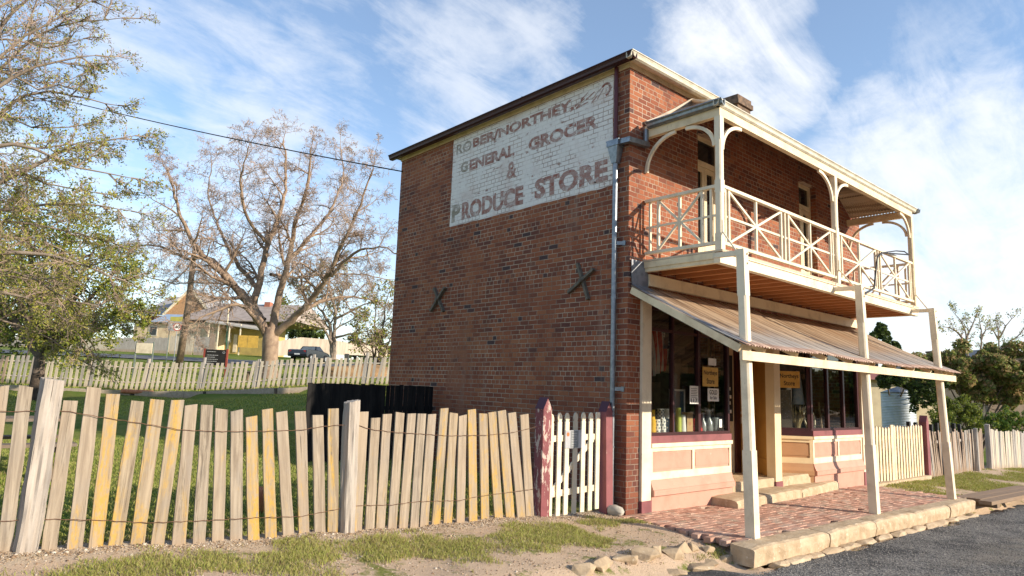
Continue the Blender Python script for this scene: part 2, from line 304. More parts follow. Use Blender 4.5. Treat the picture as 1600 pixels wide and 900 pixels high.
# ------------------------------------------------------------------ mesh helpers
ORG = {}
class MB:
    def __init__(s): s.v = []; s.f = []; s.mi = []; s.cur = 0
    def add(s, vs, fs):
        o = len(s.v); s.v.extend([tuple(q) for q in vs]); s.f.extend([tuple(i+o for i in f) for f in fs]); s.mi.extend([s.cur]*len(fs)); return s
    def box(s, a, b):
        (x0, y0, z0), (x1, y1, z1) = a, b
        return s.add([(x0, y0, z0), (x1, y0, z0), (x1, y1, z0), (x0, y1, z0), (x0, y0, z1), (x1, y0, z1), (x1, y1, z1), (x0, y1, z1)],
                     [(0, 3, 2, 1), (4, 5, 6, 7), (0, 1, 5, 4), (1, 2, 6, 5), (2, 3, 7, 6), (3, 0, 4, 7)])
    def beam(s, p, q, w, h, up=(0, 0, 1), w2=None, h2=None, ch=0):
        p, q = Vector(p), Vector(q); d = (q-p).normalized(); up = Vector(up)
        if abs(d.dot(up)) > .98: up = Vector((0, 1, 0)) if abs(d.y) < .9 else Vector((1, 0, 0))
        a = d.cross(up).normalized(); b = a.cross(d); w2 = w2 or w; h2 = h2 or h
        def ring(c, w, h):
            if ch:
                k = ch; pts = [(-w/2+k, -h/2), (w/2-k, -h/2), (w/2, -h/2+k), (w/2, h/2-k), (w/2-k, h/2), (-w/2+k, h/2), (-w/2, h/2-k), (-w/2, -h/2+k)]
            else: pts = [(-w/2, -h/2), (w/2, -h/2), (w/2, h/2), (-w/2, h/2)]
            return [c+a*x+b*y for x, y in pts]
        r0 = ring(p, w, h); r1 = ring(q, w2, h2); n = len(r0)
        return s.add(r0+r1, [(i, (i+1) % n, n+(i+1) % n, n+i) for i in range(n)]+[tuple(range(n))[::-1], tuple(range(n, 2*n))])
    def tube(s, pts, rad, n=8, caps=True):
        pts = [Vector(q) for q in pts]; rad = rad if isinstance(rad, (list, tuple)) else [rad]*len(pts); vs = []; prev = None
        for i, c in enumerate(pts):
            d = (pts[min(i+1, len(pts)-1)]-pts[max(i-1, 0)]); d = d.normalized() if d.length > 1e-9 else Vector((0, 0, 1))
            if prev is None:
                a = d.cross(Vector((0, 0, 1)) if abs(d.z) < .9 else Vector((1, 0, 0))).normalized()
            else:
                a = prev-d*prev.dot(d); a = a.normalized() if a.length > 1e-6 else d.orthogonal().normalized()
            prev = a; b = d.cross(a)
            vs += [c+(a*math.cos(2*math.pi*k/n)+b*math.sin(2*math.pi*k/n))*rad[i] for k in range(n)]
        fs = [(i*n+k, i*n+(k+1) % n, (i+1)*n+(k+1) % n, (i+1)*n+k) for i in range(len(pts)-1) for k in range(n)]
        if caps: fs += [tuple(range(n))[::-1], tuple((len(pts)-1)*n+k for k in range(n))]
        return s.add(vs, fs)
    def lathe(s, c, prof, n=16):
        c = Vector(c); vs = [c+Vector((r*math.cos(2*math.pi*k/n), r*math.sin(2*math.pi*k/n), z)) for r, z in prof for k in range(n)]
        m = len(prof); fs = [(i*n+k, i*n+(k+1) % n, (i+1)*n+(k+1) % n, (i+1)*n+k) for i in range(m-1) for k in range(n)]
        return s.add(vs, fs+[tuple(range(n))[::-1], tuple((m-1)*n+k for k in range(n))])
    def prism(s, poly, d0, d1, f):
        """poly of (a,b); f(a,b,d) -> xyz"""
        n = len(poly); return s.add([f(a, b, d0) for a, b in poly]+[f(a, b, d1) for a, b in poly],
                                    [tuple(range(n)), tuple(range(n, 2*n))[::-1]]+[(i, n+i, n+(i+1) % n, (i+1) % n) for i in range(n)])
    def rock(s, c, size, seed, n=10, flat=.6):
        rnd = random.Random(seed); c = Vector(c); vs = []; rows = 6
        off = Vector((rnd.random()*50, rnd.random()*50, rnd.random()*50))
        for i in range(rows+1):
            th = math.pi*i/rows
            for k in range(n):
                ph = 2*math.pi*k/n; d = Vector((math.sin(th)*math.cos(ph), math.sin(th)*math.sin(ph), math.cos(th)))
                e = Vector([math.copysign(abs(t)**flat, t) for t in d]); r = 1+.38*mnoise.noise(d*1.3+off)
                vs.append(c+Vector((e.x*size[0], e.y*size[1], e.z*size[2]))*r)
        return s.add(vs, [(i*n+k, (i+1)*n+k, (i+1)*n+(k+1) % n, i*n+(k+1) % n) for i in range(rows) for k in range(n)])
    def hull(s, c, size, seed, n=16):
        import bmesh
        rnd = random.Random(seed); bm = bmesh.new(); c = Vector(c)
        for _ in range(n):
            d = Vector((rnd.gauss(0, 1), rnd.gauss(0, 1), rnd.gauss(0, 1))).normalized(); m = max(abs(d.x), abs(d.y), abs(d.z)); d = d/(m**.55); k = rnd.uniform(.86, 1.05); bm.verts.new(Vector((d.x*size[0], d.y*size[1], d.z*size[2]))*k)
        bmesh.ops.convex_hull(bm, input=bm.verts); bm.verts.index_update()
        vs = [c+v.co for v in bm.verts]; fs = [tuple(v.index for v in f.verts) for f in bm.faces]; bm.free(); return s.add(vs, fs)
    def build(s, name, mats, parent=None, org=None, smooth=False, bevel=0, auto=None):
        if not isinstance(mats, (list, tuple)): mats = [mats]
        po = ORG[parent.name] if parent else Vector((0, 0, 0)); org = Vector(org) if org is not None else po
        me = bpy.data.meshes.new(name); me.from_pydata([(x-org.x, y-org.y, z-org.z) for x, y, z in s.v], [], s.f)
        for m in mats: me.materials.append(m)
        if len(mats) > 1: me.polygons.foreach_set('material_index', s.mi)
        if smooth: me.polygons.foreach_set('use_smooth', [True]*len(me.polygons))
        me.update(); o = bpy.data.objects.new(name, me); col.objects.link(o); o.location = org-po
        if parent: o.parent = parent
        ORG[o.name] = org
        if bevel: b = o.modifiers.new('bevel', 'BEVEL'); b.width = bevel; b.segments = 2; b.limit_method = 'ANGLE'
        return o
def thing(name, label, cat, loc, group=None, kind=None):
    o = bpy.data.objects.new(name, None); col.objects.link(o); o.location = loc; ORG[o.name] = Vector(loc); o.empty_display_size = .2
    return tag(o, label, cat, group, kind)
def tag(o, label=None, cat=None, group=None, kind=None):
    for k, v in (('label', label), ('category', cat), ('group', group), ('kind', kind)):
        if v: o[k] = v
    return o
def npmesh(name, V, F, mats, mi=None, parent=None, org=(0, 0, 0), smooth=False):
    """V (n,3), F (m,k) arrays"""
    V = np.asarray(V, np.float32)-np.asarray(org, np.float32); F = np.asarray(F, np.int32); me = bpy.data.meshes.new(name)
    me.vertices.add(len(V)); me.vertices.foreach_set('co', V.ravel()); k = F.shape[1]
    me.loops.add(F.size); me.loops.foreach_set('vertex_index', F.ravel()); me.polygons.add(len(F))
    me.polygons.foreach_set('loop_start', np.arange(len(F), dtype=np.int32)*k)
    for m in (mats if isinstance(mats, (list, tuple)) else [mats]): me.materials.append(m)
    if mi is not None: me.polygons.foreach_set('material_index', np.asarray(mi, np.int32))
    if smooth: me.polygons.foreach_set('use_smooth', np.ones(len(F), bool))
    me.update(calc_edges=True); me.validate(); o = bpy.data.objects.new(name, me); col.objects.link(o)
    po = ORG[parent.name] if parent else Vector((0, 0, 0)); o.location = Vector(org)-po
    if parent: o.parent = parent
    ORG[o.name] = Vector(org); return o
_dg = None
def text_mb(mb, s, f, u0, u1, v0, v1, depth=.002, offset=0.0, spacing=1.0):
    """lettering fitted into a u,v box; f(u,v,d) -> xyz"""
    cu_ = bpy.data.curves.new('t', 'FONT'); cu_.body = s; cu_.offset = offset; cu_.resolution_u = 3; cu_.space_character = spacing; cu_.space_line = .95; cu_.align_x = 'CENTER'
    ob = bpy.data.objects.new('t', cu_); col.objects.link(ob); dg = bpy.context.evaluated_depsgraph_get(); dg.update()
    me = bpy.data.meshes.new_from_object(ob.evaluated_get(dg)); vs = [v.co.copy() for v in me.vertices]; fs = [tuple(q.vertices) for q in me.polygons]
    bpy.data.objects.remove(ob); bpy.data.curves.remove(cu_); bpy.data.meshes.remove(me)
    xs = [v.x for v in vs]; ys = [v.y for v in vs]; X0, X1, Y0, Y1 = min(xs), max(xs), min(ys), max(ys)
    mb.add([f(u0+(v.x-X0)/(X1-X0)*(u1-u0), v0+(v.y-Y0)/(Y1-Y0)*(v1-v0), depth) for v in vs], fs); return mb

# ------------------------------------------------------------------ terrain
ZX = [-80, -20, -9, -7.7, -6.8, -5.75, -4.7, -3.3, -1.5, 0, 3, 9, 14, 19, 24, 40, 120]
ZZ = [2.2, .85, .42, .345, .32, .245, .19, .165, .07, 0.0, -.05, -.17, -.27, -.27, -.45, -.7, -1.6]
BS = [-90, -30, -20.8, -16.8, -12.9, -9.1, -5, 60]; BZ = [1.3, 1.15, 1.05, .94, 1.07, 1.42, 1.6, 1.8]
def sstep(x, a, b): t = np.clip((x-a)/(b-a), 0, 1); return t*t*(3-2*t)
def H(x, y):
    x = np.asarray(x, float); y = np.asarray(y, float); zf = np.interp(x, ZX, ZZ)
    verge = zf+.05*np.minimum(y-.25, 0)
    verge = np.where(y < .25, verge, zf)
    edge = np.where(x < -.3, sstep(-y, 1.75, 2.3), sstep(-y, 1.9, 2.5))
    verge = verge*(1-edge)+(zf-.30)*edge
    pav = sstep(x, -.22, -.08)*(1-sstep(x, 8.7, 8.85))*sstep(-y, -.3, -.1)*(1-sstep(-y, 2.3, 2.36)); verge = verge-.2*pav
    drain = sstep(x, 8.9, 9.05)*(1-sstep(x, 13.5, 14.5))*sstep(-y, 1.75, 1.95)*(1-sstep(-y, 2.5, 2.75)); verge = verge-.32*drain
    yl = np.maximum(27.2-.772*(x+5.3), 4); s = .79*x-.61*y; q = .61*x+.79*y
    b = np.interp(s, BS, BZ); w = np.clip((y-.25)/(yl-.25), 0, 1)**1.12
    back = zf*(1-w)+b*w+.25*sstep(q, 18.3, 18.6)+.07*np.clip(q-18.6, 0, 45)+.008*np.clip(q-63, 0, 400)
    right = zf+.012*np.clip(y, 0, 60)
    k = sstep(x-.55*np.clip(y-7, 0, 200), 8.5, 12); bk = back*(1-k)+right*k
    z = np.where(y > .25, bk, verge)
    d = np.hypot(x+8, y+3); z = z+np.where(d < 60, .02*np.sin(x*2.3+np.sin(y*1.7))*np.sin(y*2.9+1)+.011*np.sin(x*7.1+y*3)*np.sin(y*6.3), 0)*(1-.0*d)
    return z
def h(x, y): return float(H(x, y))
def GP(px, py_top=None, d=30): p = PD(px, 450, d); return Vector((p.x, p.y, h(p.x, p.y)))   # ground under a pixel column at depth d

def axis(a, b, fine, lo, hi):
    m = np.arange(lo, hi+1e-6, fine); g0 = []; s = fine; t = lo
    while t > a: s *= 1.22; t -= s; g0.append(t)
    g1 = []; s = fine; t = hi
    while t < b: s *= 1.22; t += s; g1.append(t)
    return np.array(g0[::-1]+list(m)+g1)
xs = axis(-900, 1500, .11, -10, 11); ys = axis(-500, 1500, .11, -3.4, 9)
X, Y = np.meshgrid(xs, ys); Z = H(X, Y); nx_, ny_ = len(xs), len(ys)
idx = np.arange(nx_*ny_).reshape(ny_, nx_); F = np.stack([idx[:-1, :-1], idx[:-1, 1:], idx[1:, 1:], idx[1:, :-1]], -1).reshape(-1, 4)
g = G('ground_soil_and_turf', .95, .1); p = g.pos(); px_, py_, pz_ = g.sep(p)
fine = g.noise(p, 60, 4, .7); mid = g.noise(p, 5.5, 6, .65); big = g.noise(p, .8, 4, .6)
soil = g.mix(mid, (.62, .46, .32), (.50, .36, .245)); soil = g.mix(g.mr(fine, .55, .7), soil, (.52, .42, .30)); soil = g.mix(g.mr(fine, .30, .42, 1, 0), soil, (.20, .135, .085))
turf = g.mix(mid, (.13, .17, .035), (.30, .27, .09)); turf = g.mix(g.mr(fine, .45, .7), turf, (.09, .12, .025))
lawn = g.mix(g.mr(big, .35, .65), (.13, .19, .03), (.25, .25, .06)); lawn = g.mix(g.mr(fine, .4, .7), lawn, (.085, .13, .022))
vm = g.mr(g.ma('ADD', g.noise(p, 1.9, 5, .65), g.ma('MULTIPLY', g.ma('SUBTRACT', mid, .5), .5)), .54, .66)
c = g.mix(vm, soil, turf)
nearf = g.ma('ADD', py_, g.ma('MULTIPLY', g.ma('SUBTRACT', mid, .5), .5))
c = g.mix(g.mr(nearf, .55, .85), c, lawn)
bare = g.ma('MULTIPLY', g.mr(g.ma('ABSOLUTE', g.ma('SUBTRACT', nearf, .18)), .18, .36, 1, 0), .9); c = g.mix(bare, c, g.mix(fine, (.62, .49, .35), (.50, .385, .27)))
g.color(c); g.bump(g.ma('ADD', fine, g.ma('MULTIPLY', mid, .8)), .7, .03); GROUND = g.m
npmesh('ground', np.stack([X, Y, Z], -1).reshape(-1, 3), F, GROUND, smooth=True)['kind'] = 'structure'

# road: coarse sealed gravel running past the shop
g = G('coarse_asphalt', .9, .25); p = g.pos(); v = g.vor(p, 52, out='Color'); vs_ = g.sep(v)[0]; d_ = g.vor(p, 52)
c = g.ramp(vs_, [(0, (.07, .068, .066)), (.5, (.155, .148, .138)), (.80, (.25, .235, .21)), (1, (.46, .42, .37))])
c = g.mix(g.mr(g.noise(p, .9, 5, .6), .42, .66), c, g.mix(vs_, (.035, .035, .037), (.075, .072, .07)))
pale = g.ma('MULTIPLY', g.mr(g.sep(p)[1], -4.1, -3.3, 1, 0), g.mr(g.noise(p, 1.3, 4, .6), .35, .6)); c = g.mix(g.ma('MULTIPLY', pale, .55), c, (.25, .215, .165))
g.color(c); g.bump(d_, .9, .012); ASPH = g.m
rx = np.concatenate([np.arange(-30, 30, .12), np.arange(30, 300, 6)]); ry = np.array([-2.52, -2.62, -2.8, -3.2, -4, -6, -8.5, -11])
RX, RY = np.meshgrid(rx, ry); wig = .07*np.sin(RX*1.7)+.05*np.sin(RX*4.3+1)+.03*np.sin(RX*11); RY2 = RY+wig*(RY > -2.7)
RY2 = RY2+np.where((RX < -.5), .5*sstep(-RX, .5, 1.2)*(RY > -2.9), 0)
RZ = np.interp(RX, ZX, ZZ)-.262-.012*(RY > -2.55)+.02*np.clip((-RY-2.6), 0, 2)
idx = np.arange(RX.size).reshape(RX.shape); F = np.stack([idx[:-1, :-1], idx[1:, :-1], idx[1:, 1:], idx[:-1, 1:]], -1).reshape(-1, 4)
npmesh('road', np.stack([RX, RY2, RZ], -1).reshape(-1, 3), F, ASPH, smooth=True)['kind'] = 'structure'
# side road up the slope behind the back fence
qv = np.linspace(43.5, 49.5, 5); sv = np.linspace(-70, 40, 120); Q, S = np.meshgrid(qv, sv)
XX = (.61*Q+.79*S); YY = (.79*Q-.61*S); idx = np.arange(Q.size).reshape(Q.shape); F = np.stack([idx[:-1, :-1], idx[:-1, 1:], idx[1:, 1:], idx[1:, :-1]], -1).reshape(-1, 4)
npmesh('side_road', np.stack([XX, YY, H(XX, YY)+.06], -1).reshape(-1, 3), F, mottled('worn_bitumen', (.10, .10, .105), (.15, .145, .14), 1.5, .9, .2), smooth=True)['kind'] = 'structure'

# brick footpath: each brick laid a little uneven, in one pavement sheet
def PZ(x, y): return -.008-.0135*x+.006*y*0-.004*max(0, x-6)
rnd = random.Random(4); mb = MB(); mb.cur = 0
mb.add([(-.12, -.02, PZ(0, 0)-.055), (9.02, -.02, PZ(9, 0)-.055), (9.02, -2.12, PZ(9, -2)-.055), (-.25, -2.12, PZ(0, -2)-.055), (-.12, -.02, -.3), (9.02, -.02, -.45), (9.02, -2.12, -.45), (-.25, -2.12, -.3)], [(3, 2, 1, 0), (0, 4, 7, 3), (1, 2, 6, 5)])
mb.cur = 1; rowi = 0; yv = -.03
while yv > -2.02:
    xv = -.2+(.115 if rowi % 2 else 0)+rnd.uniform(-.03, .05)-(.09*rowi/9); 
    while xv < 8.95:
        if not (rnd.random() < .012):
            dz = rnd.gauss(0, .0022); t1, t2 = rnd.gauss(0, .002), rnd.gauss(0, .002); w_, d__ = .222, .106; z0 = PZ(xv, yv)+dz; q = rnd.uniform(-.004, .004); k = .006
            top = [(xv+k, yv-k, z0+t1), (xv+w_-k, yv-k+q, z0-t1), (xv+w_-k, yv-d__+k+q, z0-t1+t2), (xv+k, yv-d__+k, z0+t1+t2)]
            bot = [(xv, yv, z0-.07), (xv+w_, yv+q, z0-.07), (xv+w_, yv-d__+q, z0-.07), (xv, yv-d__, z0-.07)]
            mid_ = [(a, b, z0-.007) for a, b, _ in bot]
            mb.add(top+mid_+bot, [(3, 2, 1, 0)]+[(i, (i+1) % 4, 4+(i+1) % 4, 4+i) for i in range(4)]+[(4+i, 4+(i+1) % 4, 8+(i+1) % 4, 8+i) for i in range(4)])
        xv += .23
    yv -= .114; rowi += 1
g = G('footpath_brick', .9, .2); p = g.pos(); rn = g.white(g.comb(g.ma('FLOOR', g.ma('MULTIPLY', g.sep(p)[0], 4.35)), g.ma('FLOOR', g.ma('DIVIDE', g.ma('ADD', g.sep(p)[1], .03), .114)), 3.3))
c = g.ramp(rn, [(0, (.38, .205, .145)), (.35, (.47, .265, .19)), (.7, (.54, .32, .235)), (1, (.50, .36, .275))]); c = g.mix(g.mr(g.noise(p, 3.2, 6, .65), .50, .70), c, (.36, .29, .215)); c = g.mix(g.mr(g.noise(p, 38, 5, .7), .55, .7), c, (.24, .13, .09))
g.color(c); g.bump(g.noise(p, 55, 5, .7), .5, .008); PAVE = g.m
mb.build('pavement', [mottled('joint_sand', (.24, .185, .13), (.16, .12, .085), 20, .95, .4), PAVE])['kind'] = 'structure'

# sandstone kerb blocks, lower edging stones, verge rocks
kx = [-.42, 1.72, 3.5, 5.35, 7.15, 8.95]
for i in range(5):
    a, b = kx[i]+.012, kx[i+1]-.012; rnd = random.Random(i+10); mb = MB(); n = 14; vs = []
    for j in range(n+1):
        t = j/n; x = a+(b-a)*t; er = .035*min(1, min(t, 1-t)*9); e = rnd.uniform(-.012, .012); f = rnd.uniform(-.014, .014); z = PZ(x, 0)+.006
        y1 = -2.385+f-.02*math.sin(i*2+t*3)
        cut = .05*(1-min(1, min(t, 1-t)*12))
        vs += [(x, -2.05+e, z-.25), (x, -2.05+e, z-.008), (x, -2.12, z+rnd.uniform(-.004, .004)-cut*.4), (x, y1+.05, z-.002+rnd.uniform(-.006, .005)-cut*.5), (x, y1+.012, z-.02-cut*.4), (x, y1, z-.055), (x, y1-.004+rnd.uniform(-.012, .012), z-.12), (x, y1+.015, z-.25)]
    m = 8; fs = [(j*m+k, j*m+k+1, (j+1)*m+k+1, (j+1)*m+k) for j in range(n) for k in range(m-1)]+[tuple(range(m))[::-1], tuple(n*m+k for k in range(m))]
    o = mb.add(vs, fs).build('kerb_stone', STONE, org=((a+b)/2, -2.2, PZ((a+b)/2, 0)-.2))
    tag(o, ['long pale sandstone kerb block at the left end of the footpath beneath the nearest post', 'sandstone kerb block between the nearest post and the middle post', 'rounded sandstone kerb block under the middle street post', 'chipped sandstone kerb block between the middle post and the far post', 'short sandstone kerb block under the far street post by the plank bridge'][i], 'kerb stone', 'sandstone kerb blocks along the brick footpath')
rnd = random.Random(31); x = -.1; i = 0
while x < 8.6:
    w_ = rnd.uniform(.38, .75); zc = np.interp(x, ZX, ZZ)
    o = MB().hull((x+w_/2, -2.44+rnd.uniform(-.02, .02), zc-.262), (w_/2*1.02, .105, .042+rnd.uniform(0, .02)), i+50, 22).build('edging_stone', STONE, org=(x+w_/2, -2.44, zc-.3), bevel=.008)
    tag(o, 'low flat sandstone edging stone set below the kerb against the asphalt', 'edging stone', 'low edging stones between kerb and road'); x += w_*.97; i += 1
rocks = [(-.62, -1.86, .12, .09), (-.86, -1.80, .12, .10), (-1.10, -1.80, .19, .15), (-1.40, -1.86, .17, .11), (-1.70, -1.84, .12, .12), (-1.95, -1.84, .22, .14), (-2.35, -1.88, .18, .09), (-2.75, -1.86, .22, .10), (-3.1, -1.9, .2, .1), (-.85, -2.05, .15, .06), (-1.2, -2.08, .24, .06), (-1.7, -2.1, .2, .05), (-.48, -2.02, .12, .07)]
for i, (x, y, s, hh) in enumerate(rocks):
    o = MB().hull((x, y, h(x, y)+hh*.02), (s, s*.62, hh*.85), i+80, 17).build('verge_rock', STONE2, org=(x, y, h(x, y)), bevel=.008)
    tag(o, 'rough tan fieldstone half buried along the edge of the dirt verge', 'rock', 'rough stones edging the dirt verge')
# doorstep: landing and two worn lower stones
tag(MB().box((3.02, .02, -.1), (6.62, .93, .275)).build('doorstep_landing', STONE, bevel=.02, org=(4.8, .45, 0)), 'pale worn sandstone landing in front of the recessed shop door', 'step')
def worn(x0, x1, yf0, yf1, z, seed):
    rnd = random.Random(seed); n = 12; vs = []
    for j in range(n+1):
        t = j/n; x = x0+(x1-x0)*t; yf = yf0+(yf1-yf0)*t+rnd.uniform(-.015, .015); e = .03*(1-min(1, min(t, 1-t)*8)); zt = z-.02*math.sin(t*math.pi)-e+rnd.uniform(-.004, .004)
        vs += [(x, .015, -.2), (x, .015, zt), (x, yf+.12, zt-.004), (x, yf+.03, zt-.02), (x, yf, zt-.06), (x, yf-.01, -.2)]
    m = 6; return MB().add(vs, [(j*m+k, j*m+k+1, (j+1)*m+k+1, (j+1)*m+k) for j in range(n) for k in range(m-1)]+[tuple(range(m))[::-1], tuple(n*m+k for k in range(m))])
tag(worn(2.35, 5.0, -.55, -.42, .125, 3).build('doorstep', STONE, org=(3.7, -.2, 0), smooth=False), 'left worn sandstone step with the broken corner below the shop door', 'step', 'worn doorsteps')
tag(worn(5.03, 7.45, -.42, -.12, .105, 4).build('doorstep', STONE, org=(6.2, -.2, 0)), 'right worn sandstone step running in front of the right display window', 'step', 'worn doorsteps')

# ------------------------------------------------------------------ the shop
BL = 9.47; BD = 7.2; ZT = 7.405
shop = thing('shop_building', 'two-storey red brick corner shop with a painted wall sign, cream balcony and rusty iron awning', 'shop', (0, 0, 0))
D1 = (2.04, 2.96); D2 = (6.12, 6.98); DT = 6.86; DB = 4.06; WT = .3
mb = MB()
def wallpanel(x0, x1, z0, z1, y0=0, y1=WT): mb.box((x0, y0, z0), (x1, y1, z1))
mb.add([(0, 0, -.25), (0, BD, -.25), (0, BD, ZT), (0, 0, ZT), (WT, WT, -.25), (WT, BD-WT, -.25), (WT, BD-WT, ZT), (WT, WT, ZT)], [(0, 3, 2, 1), (4, 5, 6, 7), (0, 4, 7, 3), (1, 2, 6, 5)])
mb.box((.003, BD-WT, -.25), (BL-.003, BD+.001, ZT)); mb.box((BL-WT, WT+.002, -.25), (BL, BD-WT-.002, ZT-.001))
# front wall: corner pier, upper storey round the two door openings, right pier
wallpanel(.001, .33, -.25, 3.42, .001, .5); wallpanel(.0015, BL-.001, 3.42, DB, 0)
wallpanel(.0015, D1[0], DB, DT); wallpanel(D1[1], D2[0], DB, DT); wallpanel(D2[1], BL-.001, DB, DT); wallpanel(.0015, BL-.001, DT, ZT)
wallpanel(9.38, BL-.0015, -.25, 3.42, .002, .5)
# soldier arch over each upper door, standing 6 mm proud
for a, b in (D1, D2):
    n = 12
    for i in range(n):
        t0, t1 = i/n, (i+1)/n; xa = a-.08+(b-a+.16)*t0; xb = a-.08+(b-a+.16)*t1-.012; up_ = .06*math.sin(math.pi*(t0+t1)/2)
        mb.box((xa, -.007, DT+up_-.055), (xb, .02, DT+.20+up_))
mb.build('brick_wall', BRICK, shop)
# low rear wing behind (throws the far part of the shadow across the lawn)
mb = MB(); mb.box((2.3, 7.24, -.1), (BL-.5, 10.4, 4.4)); mb.build('rear_wing', BRICK, shop)
mb = MB(); mb.prism([(7.21, 5.1), (10.7, 4.42), (10.6, 4.5), (7.21, 5.18)], 2.15, BL-.3, lambda a, b, d: (d, a, b)); mb.build('rear_roof', CORR2, shop)
# cream frieze board, soffit, gutters
mb = MB(); mb.box((-.022, -.022, ZT), (BL+.022, BD+.022, ZT+.075)); mb.build('frieze_board', CREAM, shop)
def gutter_run(p0, p1, out, w=.13, hh=.105, n=9):
    """ogee gutter between two points, out = outward unit vector"""
    prof = [(0, 0), (.0, hh), (.01, hh), (.012, .012), (w*.55, .008), (w*.8, .03), (w*.9, .07), (w, hh-.01), (w+.012, hh), (w+.014, hh+.012), (w-.004, hh+.012), (w-.012, hh-.005), (w*.82, .062), (w*.72, .03), (w*.5, -.004), (0, -.004)]
    # outer skin only, thickened
    outer = [(0, hh), (0, 0), (w*.55, 0), (w*.80, .022), (w*.88, .06), (w, hh-.022), (w+.014, hh-.014), (w+.014, hh), (w-.004, hh), (w-.012, hh-.02), (w*.78, .06), (w*.7, .03), (w*.5, .012), (.012, .012), (.012, hh)]
    mb = MB(); p0, p1, out = Vector(p0), Vector(p1), Vector(out); n = len(outer)
    m0 = out.cross(Vector((0, 0, 1)))
    vs = [p0+out*a+Vector((0, 0, b)) for a, b in outer]+[p1+out*a+Vector((0, 0, b)) for a, b in outer]
    return mb.add(vs, [(i, (i+1) % n, n+(i+1) % n, n+i) for i in range(n)]+[tuple(range(n)), tuple(range(n, 2*n))[::-1]])
ov = .13
mb = MB(); mb.box((-ov, -ov, ZT+.077), (BL+ov, BD+ov, ZT+.09)); mb.build('soffit', CREAM, shop)
gutter_run((-ov, BD+ov+.1, ZT+.03), (-ov, -ov-.128, ZT+.03), (-1, 0, 0), .13, .115).build('gutter', MAROON, shop)
gutter_run((-ov-.142, -ov, ZT+.03), (BL+ov, -ov, ZT+.03), (0, -1, 0), .13, .115).build('gutter', GALVC, shop)
mb = MB(); mb.add([(-.2, -.2, ZT+.095), (BL+.2, -.2, ZT+.095), (BL+.2, BD+.2, ZT+.095), (-.2, BD+.2, ZT+.095), (3.4, 3.6, ZT+.75), (BL-3.4, 3.6, ZT+.75)], [(0, 1, 5, 4), (1, 2, 5), (2, 3, 4, 5), (3, 0, 4), (3, 2, 1, 0)])
rf = mb.build('roof', CORR2, shop)
MB().tube([(.45, 3.25, ZT+.1), (.45, 3.25, ZT+.62)], .035, 10).build('vent_pipe', IRON, rf)
mb = MB(); mb.box((8.05, 2.6, ZT+.2), (8.75, 3.2, 10.1)); mb.box((7.99, 2.54, 10.1), (8.81, 3.26, 10.24)); mb.box((8.03, 2.58, 10.24), (8.77, 3.22, 10.38)); mb.build('chimney', CHIMB, rf)

# painted wall advertisement
sg = MB(); sy0, sy1, sz0, sz1 = .36, 5.03, 5.375, 7.395
n = 40; vs = []; rnd = random.Random(2)
ring = [(sy0+(sy1-sy0)*i/n, sz0+rnd.uniform(-.008, .008)) for i in range(n+1)]+[(sy1+rnd.uniform(-.008, .008), sz0+(sz1-sz0)*i/12) for i in range(1, 12)]+[(sy1-(sy1-sy0)*i/n, sz1) for i in range(n+1)]+[(sy0+rnd.uniform(-.012, .008), sz1-(sz1-sz0)*i/12) for i in range(1, 12)]
sg.prism(ring, -.0035, -.001, lambda a, b, d: (d, a, b)); psign = sg.build('painted_sign', LIME, shop)
f_side = lambda u, v, d: (-.0045-d, -u, v)
def letter(txt, ya, yb, z0, z1, mat, off=.02, rise=0.0):
    mb = MB(); text_mb(mb, txt, lambda u, v, d: (-.0045-d, -u, v+rise*(u+ya)/(ya-yb)), -ya, -yb, z0, z1, .001, off); return mb.build('lettering', mat, psign)
letter('RO', 4.905, 4.36, 7.005, 7.25, LET_O); letter('BER/NORTHEY,', 4.32, 1.30, 7.0, 7.25, LET_R, .046)
letter('G', 4.72, 4.46, 6.545, 6.79, LET_O, .045); letter('ENERAL', 4.40, 2.93, 6.535, 6.785, LET_R, .046); letter('GROCER', 2.52, .70, 6.515, 6.77, LET_R, .046)
letter('&', 3.14, 2.84, 6.06, 6.42, LET_R, .02)
letter('P', 4.965, 4.66, 5.46, 5.86, LET_O, .045); letter('RODUCE', 4.60, 2.62, 5.46, 5.86, LET_R, .05); letter('STORE', 2.30, .465, 5.49, 5.89, LET_R, .05)
mb = MB()   # worn scrolling hand beside the name
rnd = random.Random(9)
mb.tube([(-.006, 1.22, 7.06), (-.006, 1.0, 7.13), (-.006, .85, 7.09), (-.006, .70, 7.2), (-.006, .56, 7.27), (-.006, .45, 7.24), (-.006, .42, 7.14), (-.006, .50, 7.07), (-.006, .56, 7.1)], [.004]*9, 5)
for y, z, a, l in ((1.16, 7.12, .3, .26), (1.05, 7.2, .5, .2), (1.1, 7.05, .1, .3), (.9, 7.17, .4, .22), (.8, 7.07, .6, .16), (.66, 7.13, .8, .2)):
    dy, dz = -math.cos(a)*l/2, math.sin(a)*l/2; w = .022
    mb.add([(-.0058, y-dy, z-dz-w), (-.0058, y+dy, z+dz-w*.5), (-.0058, y+dy, z+dz+w*.5), (-.0058, y-dy, z-dz+w)], [(0, 1, 2, 3)])
pts = [(.62, 7.24), (.55, 7.285), (.47, 7.27), (.43, 7.19), (.46, 7.1), (.53, 7.06)]
for (a, b), (c_, d_) in zip(pts, pts[1:]):
    nrm_ = Vector((0, -(d_-b), c_-a)).normalized()*.022; mb.add([(-.006, a-nrm_.y, b-nrm_.z), (-.006, c_-nrm_.y, d_-nrm_.z), (-.006, c_+nrm_.y, d_+nrm_.z), (-.006, a+nrm_.y, b+nrm_.z)], [(0, 1, 2, 3)])
mb.build('scrollwork', LET_R, psign)

